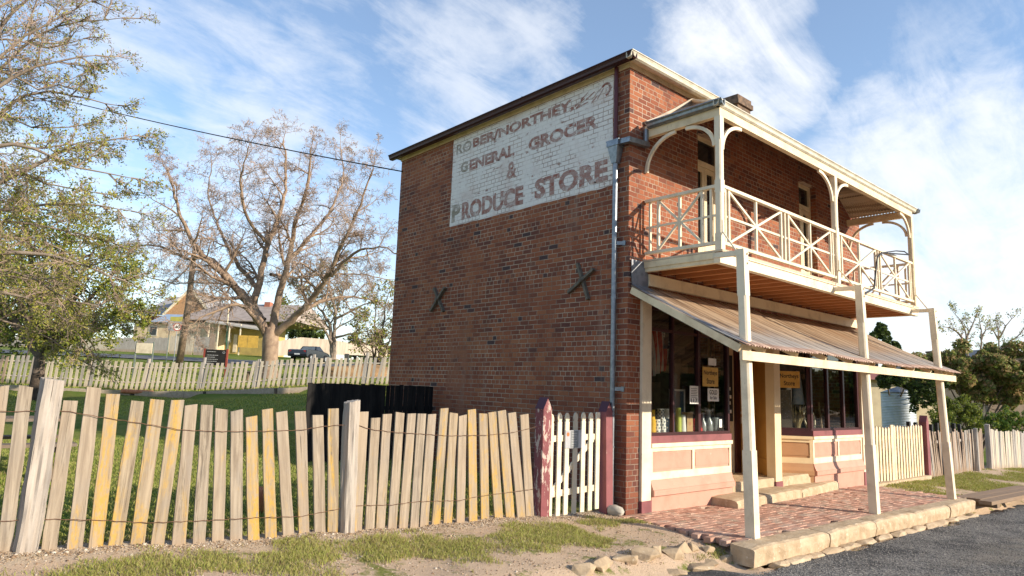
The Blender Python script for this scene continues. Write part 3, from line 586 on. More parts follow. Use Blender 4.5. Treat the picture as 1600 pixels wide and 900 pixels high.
# cross-shaped iron wall ties
for arms in (((1.10, 4.10), (.83, 3.44), (.69, 3.95), (1.28, 3.59)), ((5.46, 4.04), (5.06, 3.49), (5.01, 4.01), (5.51, 3.52))):
    mb = MB(); (a, b, c_, d_) = arms
    mb.beam((-.03, a[0], a[1]), (-.03, b[0], b[1]), .05, .075, (-1, 0, 0)); mb.beam((-.062, c_[0], c_[1]), (-.062, d_[0], d_[1]), .05, .07, (-1, 0, 0))
    cy, cz = (a[0]+b[0])/2, (a[1]+b[1])/2; mb.tube([(-.05, cy, cz), (-.13, cy, cz)], .035, 8); mb.build('wall_tie', TIETIM, shop)

# downpipes
mb = MB(); mb.tube([(-.085, .225, -.02+.1), (-.085, .225, 5.9)], .043, 14); dp = mb.build('downpipe', GALV, shop, smooth=False)
mb = MB(); mb.lathe((-.085, .225, 0), [(.047, .0+1.0), (.05, 1.0), (.05, 1.03), (.047, 1.03)], 14); mb.lathe((-.085, .225, 0), [(.047, 3.4), (.05, 3.4), (.05, 3.44), (.047, 3.44)], 14)
mb.build('pipe_collar', GALV, dp)
for z in (1.93, 4.33): q_ = MB(); q_.beam((-.085, .18, z), (-.0, .08, z), .015, .06); q_.box((-.02, .05, z-.04), (.0, .11, z+.04)); q_.build('pipe_bracket', GALV, dp)
mb = MB(); c0 = (-.085, .225)
def sq(z, a, b): return [(c0[0]-a, c0[1]-b, z), (c0[0]+a*.9, c0[1]-b, z), (c0[0]+a*.9, c0[1]+b, z), (c0[0]-a, c0[1]+b, z)]
lv = [sq(5.72, .05, .055), sq(5.76, .055, .06), sq(5.90, .075, .085), sq(6.0, .088, .105), sq(6.01, .094, .125), sq(6.09, .094, .125), sq(6.095, .094, .14), sq(6.115, .094, .14)]
mb.add([v for r in lv for v in r], [(i*4+k, i*4+(k+1) % 4, (i+1)*4+(k+1) % 4, (i+1)*4+k) for i in range(7) for k in range(4)]+[(3, 2, 1, 0), (28, 29, 30, 31)]); mb.build('rain_head', GALV, dp)
mb = MB(); mb.tube([(-.06, .25, 6.1), (-.06, .25, ZT+.06)], .036, 12); mb.build('downpipe', paint('flaking_maroon_pipe', (.10, .025, .03), (.05, .012, .018), .4, .4, (.4, .3, .3), .70), shop)
mb = MB(); mb.tube([(.36, -.07, 6.37), (.36, -.07, 6.13)], .045, 10); mb.beam((.41, -.07, 6.10), (-.09, -.07, 6.06), .1, .085); mb.beam((-.09, -.12, 6.055), (-.09, .14, 6.07), .1, .085); mb.build('spout', GALV, dp)
mb = MB(); mb.rock((-.12, .14, .045), (.12, .2, .09), 5, 12, .8); mb.build('pipe_shoe', CEMENT, dp, smooth=True)

# ---- upper doors
for a, b in (D1, D2):
    d = MB(); y = .13
    d.box((a, y, DB), (a+.07, y+.09, DT)); d.box((b-.07, y, DB), (b, y+.09, DT)); d.box((a+.07, y, DT-.07), (b-.07, y+.09, DT)); d.box((a+.07, y+.001, 6.27), (b-.07, y+.09, 6.37))
    m = (a+b)/2; z1 = 6.26
    for x0, x1 in ((a+.075, m-.004), (m+.004, b-.075)):
        d.box((x0, y+.02, DB+.02), (x0+.075, y+.06, z1)); d.box((x1-.075, y+.02, DB+.02), (x1, y+.06, z1)); d.box((x0+.075, y+.02, z1-.09), (x1-.075, y+.06, z1)); d.box((x0+.075, y+.022, DB+.02), (x1-.075, y+.06, DB+.75))
    dr = d.build('balcony_door', CREAM, shop, org=((a+b)/2, y, DB))
    q = MB(); q.box((a+.07, y+.05, 6.37), (b-.07, y+.06, DT-.07)); q.box((a+.08, y+.07, DB+.7), (b-.08, y+.075, z1-.05)); q.build('pane', DKGLASS, dr)
    MB().box((a-.0, .02, 4.02), (b, .28, 4.058)).build('threshold', MAROON, dr)

# ---- balcony
BX0, BX1, BY = .42, 8.77, -1.43; PX = [.44, 4.57, 8.73]
mb = MB(); nb_ = 60
for i in range(nb_):   # floor boards with nosing
    x0 = BX0-.05+(BX1+.1-BX0)*i/nb_; mb.box((x0+.002, BY-.08, 4.055), (x0+(BX1+.1-BX0)/nb_-.002, -.002, 4.085))
mb.build('balcony_floor', paint('balcony_boards', (.62, .50, .35), (.40, .29, .18), .5, .7), shop)
mb = MB(); mb.box((BX0-.04, BY-.05, 4.032), (BX1+.03, -.002, 4.052)); mb.build('balcony_soffit', OXIDE, shop)
mb = MB(); x = BX0+.42
while x < BX1-.1: MB().box((x, BY+.06, 3.885), (x+.06, -.05, 4.03)).build('joist', OXIDE, shop); x += .43
mb = MB(); mb.box((BX0-.07, BY-.055, 3.875), (BX1+.07, BY+.055, 4.03)); mb.box((BX0-.02, BY-.075, 4.031), (BX1+.02, BY-.056, 4.054)); mb.build('balcony_beam', WHITEP, shop)
mb = MB(); mb.box((BX0-.03, BY+.057, 3.885), (BX0+.05, -.002, 4.03)); mb.box((BX0-.05, BY+.06, 3.95), (BX0-.031, -.002, 4.05)); mb.build('balcony_beam', CREAM, shop); MB().box((BX1-.05, BY+.057, 3.885), (BX1+.03, -.002, 4.03)).build('balcony_beam', CREAM, shop)
mb = MB(); mb.box((.47, -.075, 3.66), (BX1+.2, -.003, 3.86)); mb.build('wall_plate', CREAM, shop)
# posts, stop-chamfered
for i, x in enumerate(PX):
    lean = -.03 if i == 2 else 0
    mb = MB(); mb.box((x-.055, BY-.055, 4.086), (x+.055, BY+.055, 4.35)); mb.beam((x, BY, 4.35), (x, BY, 5.0), .11, .11, (0, 1, 0), ch=.018); mb.box((x-.054, BY-.054, 5.0), (x+.054, BY+.054, 5.2)); mb.beam((x, BY, 5.2), (x, BY, 5.85), .108, .108, (0, 1, 0), ch=.02); mb.box((x-.053, BY-.053, 5.85), (x+.053, BY+.053, 6.234))
    mb.build('balcony_post', WHITEP if i != 2 else CREAM, shop, org=(x, BY, 4.086))
# railing: sawbuck panels
def rail_run(f, L, panels, name='railing'):
    """f(t, z, o) -> xyz along a run of length L, o = offset across"""
    mb = MB(); zb, zt = 4.21, 5.11; zm = (zb+zt)/2-.01
    def bar(t0, z0, t1, z1, w, hh, o=0): mb.beam(f(t0, z0, o), f(t1, z1, o), w, hh)
    bar(0, zt, L, zt, .075, .05); bar(0, zb, L, zb, .06, .05)
    for (a, b) in panels:
        m = (a+b)/2; bar(a, zb+.02, a, zt-.02, .042, .042); bar(b, zb+.02, b, zt-.02, .042, .042); bar(m, zb+.02, m, zt-.02, .04, .04, .001)
        bar(a, zb+.03, b, zt-.03, .028, .036, -.004); bar(a, zt-.03, b, zb+.03, .028, .036, .004); bar(a, zm, b, zm, .024, .034, .009)
    for t in (.09, L-.09):
        bar(t, zb+.02, t, zt-.02, .036, .036)
    ga = [(panels[i][1], panels[i+1][0]) for i in range(len(panels)-1)]
    for a, b in ga:
        bar((a+b)/2, zb+.02, (a+b)/2, zt-.02, .04, .04); bar(a, zm, b, zm, .024, .034, .009)
    bar(.0, zm, panels[0][0], zm, .024, .034, .009); bar(panels[-1][1], zm, L, zm, .024, .034, .009)
    return mb.build(name, WHITEP, shop)
for i in range(2):
    L = PX[i+1]-PX[i]-.11; m = L/2
    rail_run(lambda t, z, o, i=i: (PX[i]+.055+t, BY+o, z), L, [(.19, m-.13), (m+.13, L-.19)], 'railing')
rail_run(lambda t, z, o: (PX[0]+o, -.02-t, z), 1.35, [(.26, 1.1)], 'railing'); rail_run(lambda t, z, o: (PX[2]+o, -.02-t, z), 1.35, [(.26, 1.1)], 'railing')
# eave beams and curved brackets
mb = MB(); mb.box((PX[0]-.05, BY-.045, 6.235), (PX[2]+.05, BY+.045, 6.385)); mb.build('eave_beam', CREAM, shop)
for x in (PX[0], PX[2]): MB().box((x-.045, BY+.047, 6.235), (x+.045, -.002, 6.385)).build('eave_beam', CREAM, shop)
def bracket(p, d, rx, rz):
    mb = MB(); n = 12; p, d = Vector(p), Vector(d); side = d.cross(Vector((0, 0, 1)))
    def ring(k):
        t = k/n*math.pi/2; c = p+d*(rx*(1-math.cos(t)))+Vector((0, 0, rz*math.sin(t))); nrm = (d*(math.cos(t)/rx)-Vector((0, 0, math.sin(t)/rz))).normalized(); w = .024; return [c-side*.022, c+side*.022, c+side*.022+nrm*.055, c-side*.022+nrm*.055]
    vs = [v for k in range(n+1) for v in ring(k)]; fs = [(k*4+j, k*4+(j+1) % 4, (k+1)*4+(j+1) % 4, (k+1)*4+j) for k in range(n) for j in range(4)]+[(3, 2, 1, 0), tuple(n*4+j for j in range(4))]
    return mb.add(vs, fs).build('curved_bracket', WHITEP, shop)
for i, x in enumerate(PX):
    if i < 2: bracket((x+.056, BY, 5.72), (1, 0, 0), .60, .51)
    if i > 0: bracket((x-.056, BY, 5.72), (-1, 0, 0), .60, .51)
for x in (PX[0], PX[2]): bracket((x, BY+.056, 5.78), (0, 1, 0), .55, .45); bracket((x, -.003, 5.62), (0, -1, 0), .62, .61)
# veranda roof: concave corrugated hip
def vr(t): return 6.475+.80*t+.10*t*t     # t 0 eave .. 1 wall
ex, ey = .41, -1.44; nn = 9; per = .076
def corr_slope(xa0, xa1, mapf, nper):
    V = []; Fs = []; m = nn+1; nc = int(nper*6)
    for i in range(nc+1):
        s = i/nc; amp = .0125*math.sin(s*nper*2*math.pi)
        for j in range(m): x, y, z = mapf(s, j/nn); V.append((x, y, z+amp))
    for i in range(nc):
        for j in range(nn): Fs.append((i*m+j, (i+1)*m+j, (i+1)*m+j+1, i*m+j+1))
    return V, Fs
RXE = 8.95
mb = MB()
V, Fs = corr_slope(0, 1, lambda s, t: ((ex+1.44*t)+(RXE-ex-2.88*t)*s, ey+1.44*t, vr(t)), 108); mb.add(V, Fs)
V, Fs = corr_slope(0, 1, lambda s, t: (ex+1.44*t, (0-.005)+(ey+1.44*t)*s, vr(t)), 20); mb.add(V, Fs)
V, Fs = corr_slope(0, 1, lambda s, t: (RXE-1.44*t, (0-.005)+(ey+1.44*t)*s, vr(t)), 20); mb.add(V, Fs)
o = mb.build('veranda_roof', CORR2, shop, smooth=True); md = o.modifiers.new('s', 'SOLIDIFY'); md.thickness = .004
mb = MB()
for s_, x0 in ((1, ex), (-1, RXE)):
    mb = MB(); mb.tube([(x0+s_*1.44*t, ey+1.44*t, vr(t)+.02) for t in (0, .2, .4, .6, .8, 1)], .035, 8); mb.tube([(x0+s_*1.44*t+s_*.05, ey+1.44*t+.05, vr(t)-.07) for t in (.04, .3, .6, 1)], .04, 4); mb.build('hip_capping', CREAM, shop)
mb = MB(); mb.tube([(ex-.02, -.05, vr(0)+.03), (ex+.25, -.05, vr(.17)+.035), (ex+.8, -.05, vr(.55)+.04), (ex+1.4, -.05, vr(.97)+.04)], .04, 6)
mb.build('barge_capping', paint('pale_capping', (.55, .47, .36), (.30, .22, .16), .7), shop)
gutter_run((ex-.012, -.12, 6.372), (ex-.012, ey-.13, 6.372), (-1, 0, 0), .105, .10).build('gutter', GALV, shop)
gutter_run((ex-.13, ey+.012, 6.372), (RXE+.13, ey+.012, 6.372), (0, -1, 0), .105, .10).build('gutter', GALVC, shop)
gutter_run((RXE+.012, ey-.13, 6.372), (RXE+.012, -.02, 6.372), (1, 0, 0), .105, .10).build('gutter', GALV, shop)
mb = MB(); mb.box((ex+.0, ey+.03, 6.39), (RXE, ey+.055, 6.46)); mb.box((ex+.0, ey+.057, 6.39), (ex+.025, -.004, 6.46)); mb.build('veranda_fascia', CREAM, shop)
# slim iron bracket leaning out from the balcony front
mb = MB(); A, B, C, D, E_ = AT(1350, 460, 1, -1.53), AT(1366, 450, 1, -1.53), AT(1371, 402, 1, -1.53), AT(1378, 395, 1, -1.53), AT(1420, 398, 1, -1.53)
mb.tube([A, A.lerp(B, .6), B, B.lerp(C, .5), C, D], .021, 8); E2 = AT(1413, 393, 1, -1.30)
mb.tube([D, E_], .016, 6); mb.tube([D, AT(1400, 392, 1, -1.35), E2, E_], .015, 6); mb.build('lamp_bracket', IRON, shop)

# ---- street awning
aw0 = Vector((.0, -.03, 3.62)); AX1 = 9.16
def aw(s, t):
    x = (.045-.20*t)+(AX1-.045+.20*t)*s; return (x, -.02-2.16*t, 3.615-1.045*t-.035*math.sin(t*math.pi)+.012*math.sin(s*9)+.01*math.sin(s*23+t*2))
V, Fs = corr_slope(0, 1, aw, 120); mb = MB().add(V, Fs)
# ragged eave ends
rnd = random.Random(5); m = nn+1; jag = 0
for i in range(0, len(V)//m):
    if i % 55 == 0: jag = rnd.uniform(-.02, .025)
    x, y, z = mb.v[i*m+nn]; mb.v[i*m+nn] = (x, y-jag-.006*rnd.random(), z-.5*jag)
o = mb.build('awning_roof', CORR, shop, smooth=True); md = o.modifiers.new('s', 'SOLIDIFY'); md.thickness = .005; md.offset = -1
mb = MB(); mb.box((-.15, -2.115, 2.375), (9.02, -2.07, 2.505)); mb.build('awning_fascia', CREAM, shop)
mb = MB(); mb.beam((.06, -.03, 3.54), (-.13, -2.068, 2.53), .04, .11); mb.build('barge_board', CREAM, shop); MB().beam((9.05, -.03, 3.54), (9.0, -2.068, 2.53), .04, .11).build('barge_board', CREAM, shop)
mb = MB()
for i in range(9): x = .6+i*1.0; MB().beam((x, -.06, 3.52), (x-.05, -2.06, 2.53), .05, .08).build('awning_rafter', CREAM, shop)
for t in (.33, .7): MB().box((.0, -2.12*t-.03, 3.48-1.03*t+.03), (9.0, -2.12*t+.03, 3.48-1.03*t+.06)).build('awning_batten', CREAM, shop)
mb = MB(); mb.add([(.06, -.035, 3.64), (.46, -.06, 3.62), (.465, -.05, 3.98), (.40, -.04, 4.05), (.05, -.03, 4.06), (.055, -.03, 3.8)], [(0, 1, 2, 3, 4, 5)]); mb.add([(.06, -.036, 3.645), (.46, -.061, 3.63), (.45, -.22, 3.535), (.03, -.22, 3.55)], [(0, 3, 2, 1)]); o = mb.build('lead_flashing', LEAD, shop); md = o.modifiers.new('s', 'SOLIDIFY'); md.thickness = .005
mb = MB(); vs = []
for i in range(25):
    t = i/24; x, y, z = aw(.004, t*.99); vs += [(x-.03, y, z-.01), (x+.0, y, z+.024), (x+.13+.03*math.sin(i*1.3), y, z+.022)]
mb.add(vs, [(i*3+k, i*3+k+1, (i+1)*3+k+1, (i+1)*3+k) for i in range(24) for k in range(2)]); o = mb.build('edge_flashing', LEAD, shop); md = o.modifiers.new('s', 'SOLIDIFY'); md.thickness = .004
posts = [((.19, -2.03, PZ(.2, 0)), (.17, -1.945, 3.985)), ((4.33, -2.04, PZ(4.3, 0)), (4.31, -1.94, 3.985)), ((8.40, -2.07, PZ(8.4, 0)), (8.38, -1.90, 3.985))]
for i, (b, t) in enumerate(posts):
    b, t = Vector(b), Vector(t); L = t-b; mb = MB()
    mb.beam(b, b+L*.29, .142, .142, (0, 1, 0)); mb.beam(b+L*.29, b+L*.83, .14, .14, (0, 1, 0), .132, .132, ch=.024); mb.beam(b+L*.83, t, .128, .128, (0, 1, 0), .12, .12)
    pst = mb.build('street_post', WHITEP, shop, org=b)
    q = MB(); q.beam((t.x, BY-.056, 3.95), (t.x, t.y+.06, 3.94), .06, .075); q.tube([(PX[i]-.02, BY-.056, 4.55), (PX[i]-.02, BY-.06, 4.36), (t.x+.0, t.y+.055, 3.93)], .013, 6)
    for z in (3.78, 3.92): q.tube([(t.x+.03, t.y-.058+(.0), z), (t.x+.03, t.y-.085, z)], .016, 6)
    q.build('post_tie', WHITEP, pst)

# ---- shopfront
pil = MB(); pil.box((.335, -.05, .17), (.575, .12, 3.40)); 
P1_ = pil.build('pilaster', WHITEP, shop); MB().box((.325, -.06, -.1), (.585, .119, .172)).build('pilaster_base', MAROON2, P1_)
pil = MB(); pil.box((9.05, -.05, .17), (9.376, .12, 3.40)); P2_ = pil.build('pilaster', WHITEP, shop); MB().box((9.04, -.06, -.3), (9.379, .119, .172)).build('pilaster_base', MAROON2, P2_)
pil = MB(); pil.box((4.76, -.01, .20), (5.02, .18, 3.40)); P3_ = pil.build('pilaster', paint('butter_paint', (.78, .62, .38), (.55, .40, .2), .3), shop); MB().box((4.75, -.022, .0), (5.03, .19, .198)).build('pilaster_base', MAROON2, P3_)
MB().box((.33, .02, 3.352), (9.38, .28, 3.42)).build('shopfront_lintel', CREAM, shop)
# two bays with splayed inner sides; outline front (x0..x1 at y 0) then splay back
def bay(front, splay_to, outer, zs):
    """front=(xa,xb) along y=0; splay from the inner corner to splay_to (x,y)"""
    inner = front[1] if outer == 0 else front[0]
    segs = [((front[0], 0), (front[1], 0)), ((inner, 0), splay_to)]
    return segs
def seg_box(mb, a, b, o0, o1, z0, z1, t0=0, t1=1):
    """box along a segment; o0..o1 outward offsets"""
    a, b = Vector((*a, 0)), Vector((*b, 0)); d = (b-a).normalized(); nrm = Vector((d.y, -d.x, 0));
    if nrm.y > 0.001: nrm = -nrm
    L = (b-a).length; p, q = a+d*L*t0, a+d*L*t1
    vs = [p+nrm*o0, q+nrm*o0, q+nrm*o1, p+nrm*o1]
    mb.add([(v.x, v.y, z0) for v in vs]+[(v.x, v.y, z1) for v in vs], [(0, 3, 2, 1), (4, 5, 6, 7), (0, 1, 5, 4), (1, 2, 6, 5), (2, 3, 7, 6), (3, 0, 4, 7)])
def seg_len(a, b): return math.hypot(b[0]-a[0], b[1]-a[1])
def stall(a, b, npan, mats):
    """stallboard panel wall below a window"""
    L = seg_len(a, b); T = .055/L
    r = MB(); seg_box(r, a, b, -.1, .0, .48, 1.0); base = r.build('stall_riser', mats[1], shop)
    r = MB(); seg_box(r, a, b, .001, .022, .93, 1.0); seg_box(r, a, b, .001, .022, .48, .60)
    for i in range(npan+1):
        t = i/npan; t0, t1 = max(0, t-.6*T), min(1, t+.6*T)
        if i == 0: t0, t1 = 0, T*1.1
        if i == npan: t0, t1 = 1-T*1.1, 1
        seg_box(r, a, b, .001, .0205, .60, .93, t0, t1)
    r.build('panel_frame', mats[0], base)
    r = MB()
    for i in range(npan):
        t0, t1 = i/npan+1.3*T, (i+1)/npan-1.3*T; seg_box(r, a, b, .001, .010, .645, .885, t0, t1)
    r.build('panel', mats[1], base)
    r = MB(); seg_box(r, a, b, -.1, .055, 1.0, 1.065); r.build('ledge', mats[0], base)
    r = MB(); seg_box(r, a, b, -.1, .035, 1.066, 1.185); r.build('sill', mats[2], base)
    # weathered plinth: sloped course then block
    r = MB(); A, B = Vector((*a, 0)), Vector((*b, 0)); d = (B-A).normalized(); nrm = Vector((d.y, -d.x, 0)); nrm = -nrm if nrm.y > .001 else nrm
    prof = [(-.1, .478), (.03, .478), (.05, .40), (.085, .33), (.10, .325), (.10, .235), (.045, .225), (.04, -.3), (-.1, -.3)]; n = len(prof)
    r.add([A+nrm*o+Vector((0, 0, z)) for o, z in prof]+[B+nrm*o+Vector((0, 0, z)) for o, z in prof], [(i, n+i, n+(i+1) % n, (i+1) % n) for i in range(n)]+[tuple(range(n)), tuple(range(n, 2*n))[::-1]])
    r.build('plinth', mats[1], base); return base
def window(a, b, mull, name, zb=1.186, zt=3.35, transom=2.93, mat=None):
    mat = mat or MAROON; L = seg_len(a, b); r = MB(); seg_box(r, a, b, -.07, .0, zt-.06, zt); seg_box(r, a, b, -.07, .0, zb, zb+.05)
    for t, w in mull: seg_box(r, a, b, -.072, .004, zb+.05, zt-.06, max(0, t-w/L/2), min(1, t+w/L/2))
    if transom: seg_box(r, a, b, -.06, -.006, transom, transom+.05)
    w = r.build(name, mat, shop); r = MB(); A, B = Vector((*a, 0)), Vector((*b, 0)); d = (B-A).normalized(); nrm = Vector((d.y, -d.x, 0))
    if nrm.y > .001: nrm = -nrm; A, B = B, A
    A, B = A-nrm*.04, B-nrm*.04; z0, z1 = zb+.045, zt-.055; r.add([(A.x, A.y, z0), (B.x, B.y, z0), (B.x, B.y, z1), (A.x, A.y, z1)], [(0, 1, 2, 3)])
    r.build('pane', GLASS, w); return w
A0, A1, A2 = (.60, 0), (3.06, 0), (3.96, .9); B0, B1, B2 = (9.03, 0), (6.42, 0), (5.52, .9)
FRM = (WHITEP, PINK, MAROON2); FRO = (paint('shaded_cream_trim', (.76, .60, .36), (.55, .4, .2), .3), paint('shaded_panel_paint', (.46, .25, .12), (.35, .18, .08), .3), MAROON)  # splayed sides: darker copies of the front paints, shade held in the colour
stall(A0, A1, 2, FRM); stall(A1, A2, 1, FRO); stall(B1, B0, 2, FRM); stall(B1, B2, 1, FRO)
window(A0, A1, [(.012, .05), (.27, .045), (.59, .075), (.985, .055)], 'display_window'); window(A1, A2, [(.03, .06), (.97, .07)], 'display_window')
window(B1, B0, [(.015, .08), (.335, .075), (.66, .075), (.975, .08)], 'display_window', transom=None); window(B1, B2, [(.04, .06), (.97, .07)], 'display_window', transom=None)
# recess: side jamb, door, back panel, ceiling
mb = MB(); mb.box((3.9, .92, .276), (4.78, 1.0, 3.33)); mb.build('recess_panel', paint('butter_panel', (.74, .60, .38), (.5, .4, .22), .3), shop)
mb = MB(); mb.box((4.78, .86, .276), (4.95, 1.0, 3.33)); mb.build('door_frame', MAROON, shop)
mb = MB(); mb.box((4.955, .90, .276), (5.62, .96, 3.33)); dr = mb.build('shop_door', OCHRE, shop)
mb = MB(); mb.box((4.99, .872, .276), (5.6, .899, .56)); mb.box((5.0, .88, .56), (5.6, .899, .60)); mb.box((5.04, .885, .75), (5.5, .899, 1.25)); mb.build('kick_board', OCHRE, dr)
mb = MB(); mb.lathe((5.04, .86, 1.62), [(.0, 0), (.022, .0), (.03, .02), (.022, .05), (0, .05)], 10); mb.box((5.02, .88, 1.3), (5.06, .899, 1.44)); mb.box((5.0, .885, 1.5), (5.07, .899, 1.56)); mb.build('door_knob', WHITEP, dr)
lb = MB().beam((4.95, .20, 1.803), (5.56, .89, 1.803), .05, 3.05).build('lobby_wall', OCHRE, shop); MB().beam((4.955, .225, .44), (5.53, .875, .44), .085, .32).build('skirting', OCHRE, lb)
MB().box((3.06, .03, 3.33), (6.42, .99, 3.345)).build('recess_ceiling', OCHRE, shop)
mb = MB(); mb.box((4.40, .895, 1.35), (4.70, .919, 2.75)); nbd = mb.build('notice_board', INK, shop); mb = MB()
for i, z in enumerate((2.0, 1.83, 1.7, 1.52)): mb.box((4.45+.03*(i % 2), .889, z), (4.6+.03*(i % 2), .894, z+.07))
mb.build('notice', PAPER, nbd)
# interiors
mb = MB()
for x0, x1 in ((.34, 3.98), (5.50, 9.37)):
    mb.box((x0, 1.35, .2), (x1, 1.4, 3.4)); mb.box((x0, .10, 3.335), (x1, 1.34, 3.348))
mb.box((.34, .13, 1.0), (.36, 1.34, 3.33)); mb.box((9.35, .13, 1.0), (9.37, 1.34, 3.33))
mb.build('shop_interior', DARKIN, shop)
mb = MB()
for P_ in ([(.6, .1), (3.0, .1), (3.9, 1.0), (3.9, 1.34), (.37, 1.34), (.37, .1)], [(6.45, .1), (9.0, .1), (9.34, 1.34), (5.55, 1.34), (5.6, 1.0)]): mb.prism(P_, 1.06, 1.15, lambda a, b, d: (a, b, d))
mb.build('display_shelf', mottled('pale_display_shelf', (.35, .27, .18), (.25, .19, .12), 5, .8, 0), shop)
mb = MB(); mb.box((.7, 1.2, 1.15), (.95, 1.33, 2.6)); mb.box((1.6, 1.1, 1.15), (2.4, 1.33, 2.1)); mb.box((2.6, 1.15, 2.3), (3.4, 1.33, 2.5)); mb.box((2.6, 1.15, 2.7), (3.3, 1.33, 2.85)); mb.build('shop_shelving', mottled('brown_shelving', (.16, .11, .07), (.1, .07, .045), 3, .7, 0), shop)

# ------------------------------------------------------------------ front picket fence
FY = .25
def post_mesh(L, w, dpt, seed, n=12, jit=.012, taper=.92, bend=0, top_slope=.02, k=10):
    rnd = random.Random(seed); vs = []; ph = [rnd.uniform(-1, 1) for _ in range(k)]
    for i in range(n+1):
        t = i/n
        for j in range(k):
            a = 2*math.pi*(j+.5)/k; cx, cy = math.cos(a), math.sin(a); m = max(abs(cx), abs(cy))**.75
            f = (1-(1-taper)*t); rr = jit*(mnoise.noise((ph[j]*9, t*L*2.5, seed*1.7))*1.0+.75*ph[j]+.5*mnoise.noise((ph[j]*31, t*L*7, seed*.7)))
            x = cx/m*w/2*f+cx*rr+bend*math.sin(t*math.pi)*(1)+.5*bend*math.sin(t*2*math.pi); y = cy/m*dpt/2*f+cy*rr
            vs.append((x, y, t*L+(top_slope*cx*w*2+rnd.uniform(-.008, .008) if i == n else 0)))
    return MB().add(vs, [(i*k+j, i*k+(j+1) % k, (i+1)*k+(j+1) % k, (i+1)*k+j) for i in range(n) for j in range(k)]+[tuple(range(k))[::-1], tuple(n*k+j for j in range(k))])
def lean_rot(b, t):
    d = (t-b).normalized(); return (math.asin(max(-1, min(1, -d.y))), math.atan2(d.x, d.z), 0)
fence = thing('picket_fence', 'weathered grey split picket fence with yellow lichen and wire strands beside the shop', 'fence', (-4.6, FY, h(-4.6, FY)))
FO = ORG['picket_fence']
PK = [(7, 603, -25, 862, 15), (40.5, 603, 6, 864, 24), (110.5, 625.5, 75.5, 864, 24), (146.5, 606, 115.5, 864, 24), (177, 614, 149.5, 857, 22.5), (215, 626, 179, 855, 22), (245.5, 624.5, 214, 852, 22), (278, 625.5, 246, 850, 21), (298.5, 632.6, 279, 848.5, 20), (323.7, 633, 310.5, 847, 18.5), (346, 639, 340, 846, 18.5), (370, 641, 368.5, 844, 18.5), (392.5, 650, 396, 841, 17.5), (417.6, 638.6, 423, 842, 17), (439.5, 642, 450.7, 843, 16.5), (469, 642.6, 475, 841, 16.5), (496.5, 648.6, 499.7, 839, 16.5), (520.7, 638, 519.5, 838, 16.5), (568.3, 644, 557, 834, 14.5), (587, 652, 576.5, 834, 14), (604.7, 646, 593, 832, 13.5), (625, 644, 612, 828, 13.5), (642.8, 647, 629.7, 823.5, 13.5), (659, 645, 646.5, 822, 13), (674.5, 647.5, 662, 819, 12.7), (694, 637.6, 680.7, 816.4, 12.3), (708.3, 645.8, 699.3, 813.6, 12.8), (722.5, 649, 719, 811, 12.5), (737, 638.7, 739, 809, 12.3), (754.7, 646.5, 757.5, 808.6, 12.5), (768, 643, 779, 809, 12.3), (783.5, 641.5, 797, 808.6, 12.7), (799, 644, 814.7, 811, 12), (818.5, 647.5, 828, 813.6, 12.3)]
LY = {4, 5, 6, 7, 12, 13, 17, 25, 26, 28, 29, 30, 31}
rnd = random.Random(77)
def picket_obj(parent, base, top, w, th, seed, mat, name='picket'):
    r = random.Random(seed); L = (top-base).length; n = 5; vs = []
    for i in range(n+1):
        t = i/n; wl_, wr = -w/2+r.uniform(-.004, .004), w/2+r.uniform(-.004, .004); zz_ = [t*L]*4
        if i == n: zz_ = [L+r.uniform(-.012, .012) for _ in range(2)]; zz_ = [zz_[0], zz_[1], zz_[1], zz_[0]]
        vs += [(wl_, -th/2, zz_[0]), (wr, -th/2, zz_[1]), (wr, th/2, zz_[2]), (wl_, th/2, zz_[3])]
    fs = [(i*4+j, i*4+(j+1) % 4, (i+1)*4+(j+1) % 4, (i+1)*4+j) for i in range(n) for j in range(4)]+[(3, 2, 1, 0), tuple(n*4+j for j in range(4))]
    mb = MB().add(vs, fs); o = mb.build(name, mat, None); o.parent = parent; o.location = base-ORG[parent.name]; o.rotation_euler = lean_rot(base, top); ORG[o.name] = base; return o
for i, (tx, ty, bx, by, w) in enumerate(PK):
    y = FY+rnd.uniform(-.012, .012); b = AT(bx, by, 1, y); t = AT(tx, ty, 1, y); wm_ = abs(AT(bx+w/2, by, 1, y).x-AT(bx-w/2, by, 1, y).x)
    d = (t-b).normalized(); b2 = b-d*.09
    o = picket_obj(fence, b2, t, wm_, .024, i, PICKETY if i in LY else PICKET)
    if i in LY: o['label'] = 'picket crusted with bright yellow lichen'
for (tx, ty, bx, by, w, dp_, sd, bend, jit) in ((84, 593, 37, 871, .175, .15, 3, .006, .016), (549, 627, 541, 836, .155, .17, 8, 0, .012)):
    b = AT(bx, by, 1, FY-.02); t = AT(tx, ty, 1, FY-.02); d = (t-b).normalized(); b = b-d*.12
    o = post_mesh((t-b).length, w, dp_, sd, 40, jit, .95, bend, .05 if sd == 8 else -.03, 26).build('fence_post', POSTW); o.parent = fence; o.location = b-FO; r = lean_rot(b, t); o.rotation_euler = r; ORG[o.name] = b
    if sd == 3: o['label'] = 'gnarled leaning grey post with a split side'
def wire(pts, y, name='fence_wire'):
    P_ = [AT(a, b, 1, y) for a, b in pts]; fine = []
    for a, b in zip(P_, P_[1:]):
        n = max(2, int((b-a).length/.05))
        for k in range(n): fine.append(a.lerp(b, k/n)+Vector((0, 0, .004*math.sin(len(fine)*2.4))))
    fine.append(P_[-1]); return MB().tube(fine, .0032, 4).build(name, RUSTW, fence)
wire([(-40, 643), (28, 643), (69, 642), (100, 642), (165, 653), (230, 663), (285, 672), (340, 674), (400, 674), (470, 672), (500, 667), (530, 664), (558, 664), (580, 671), (612, 675), (700, 681), (760, 680), (800, 676), (838, 667)], FY-.03)
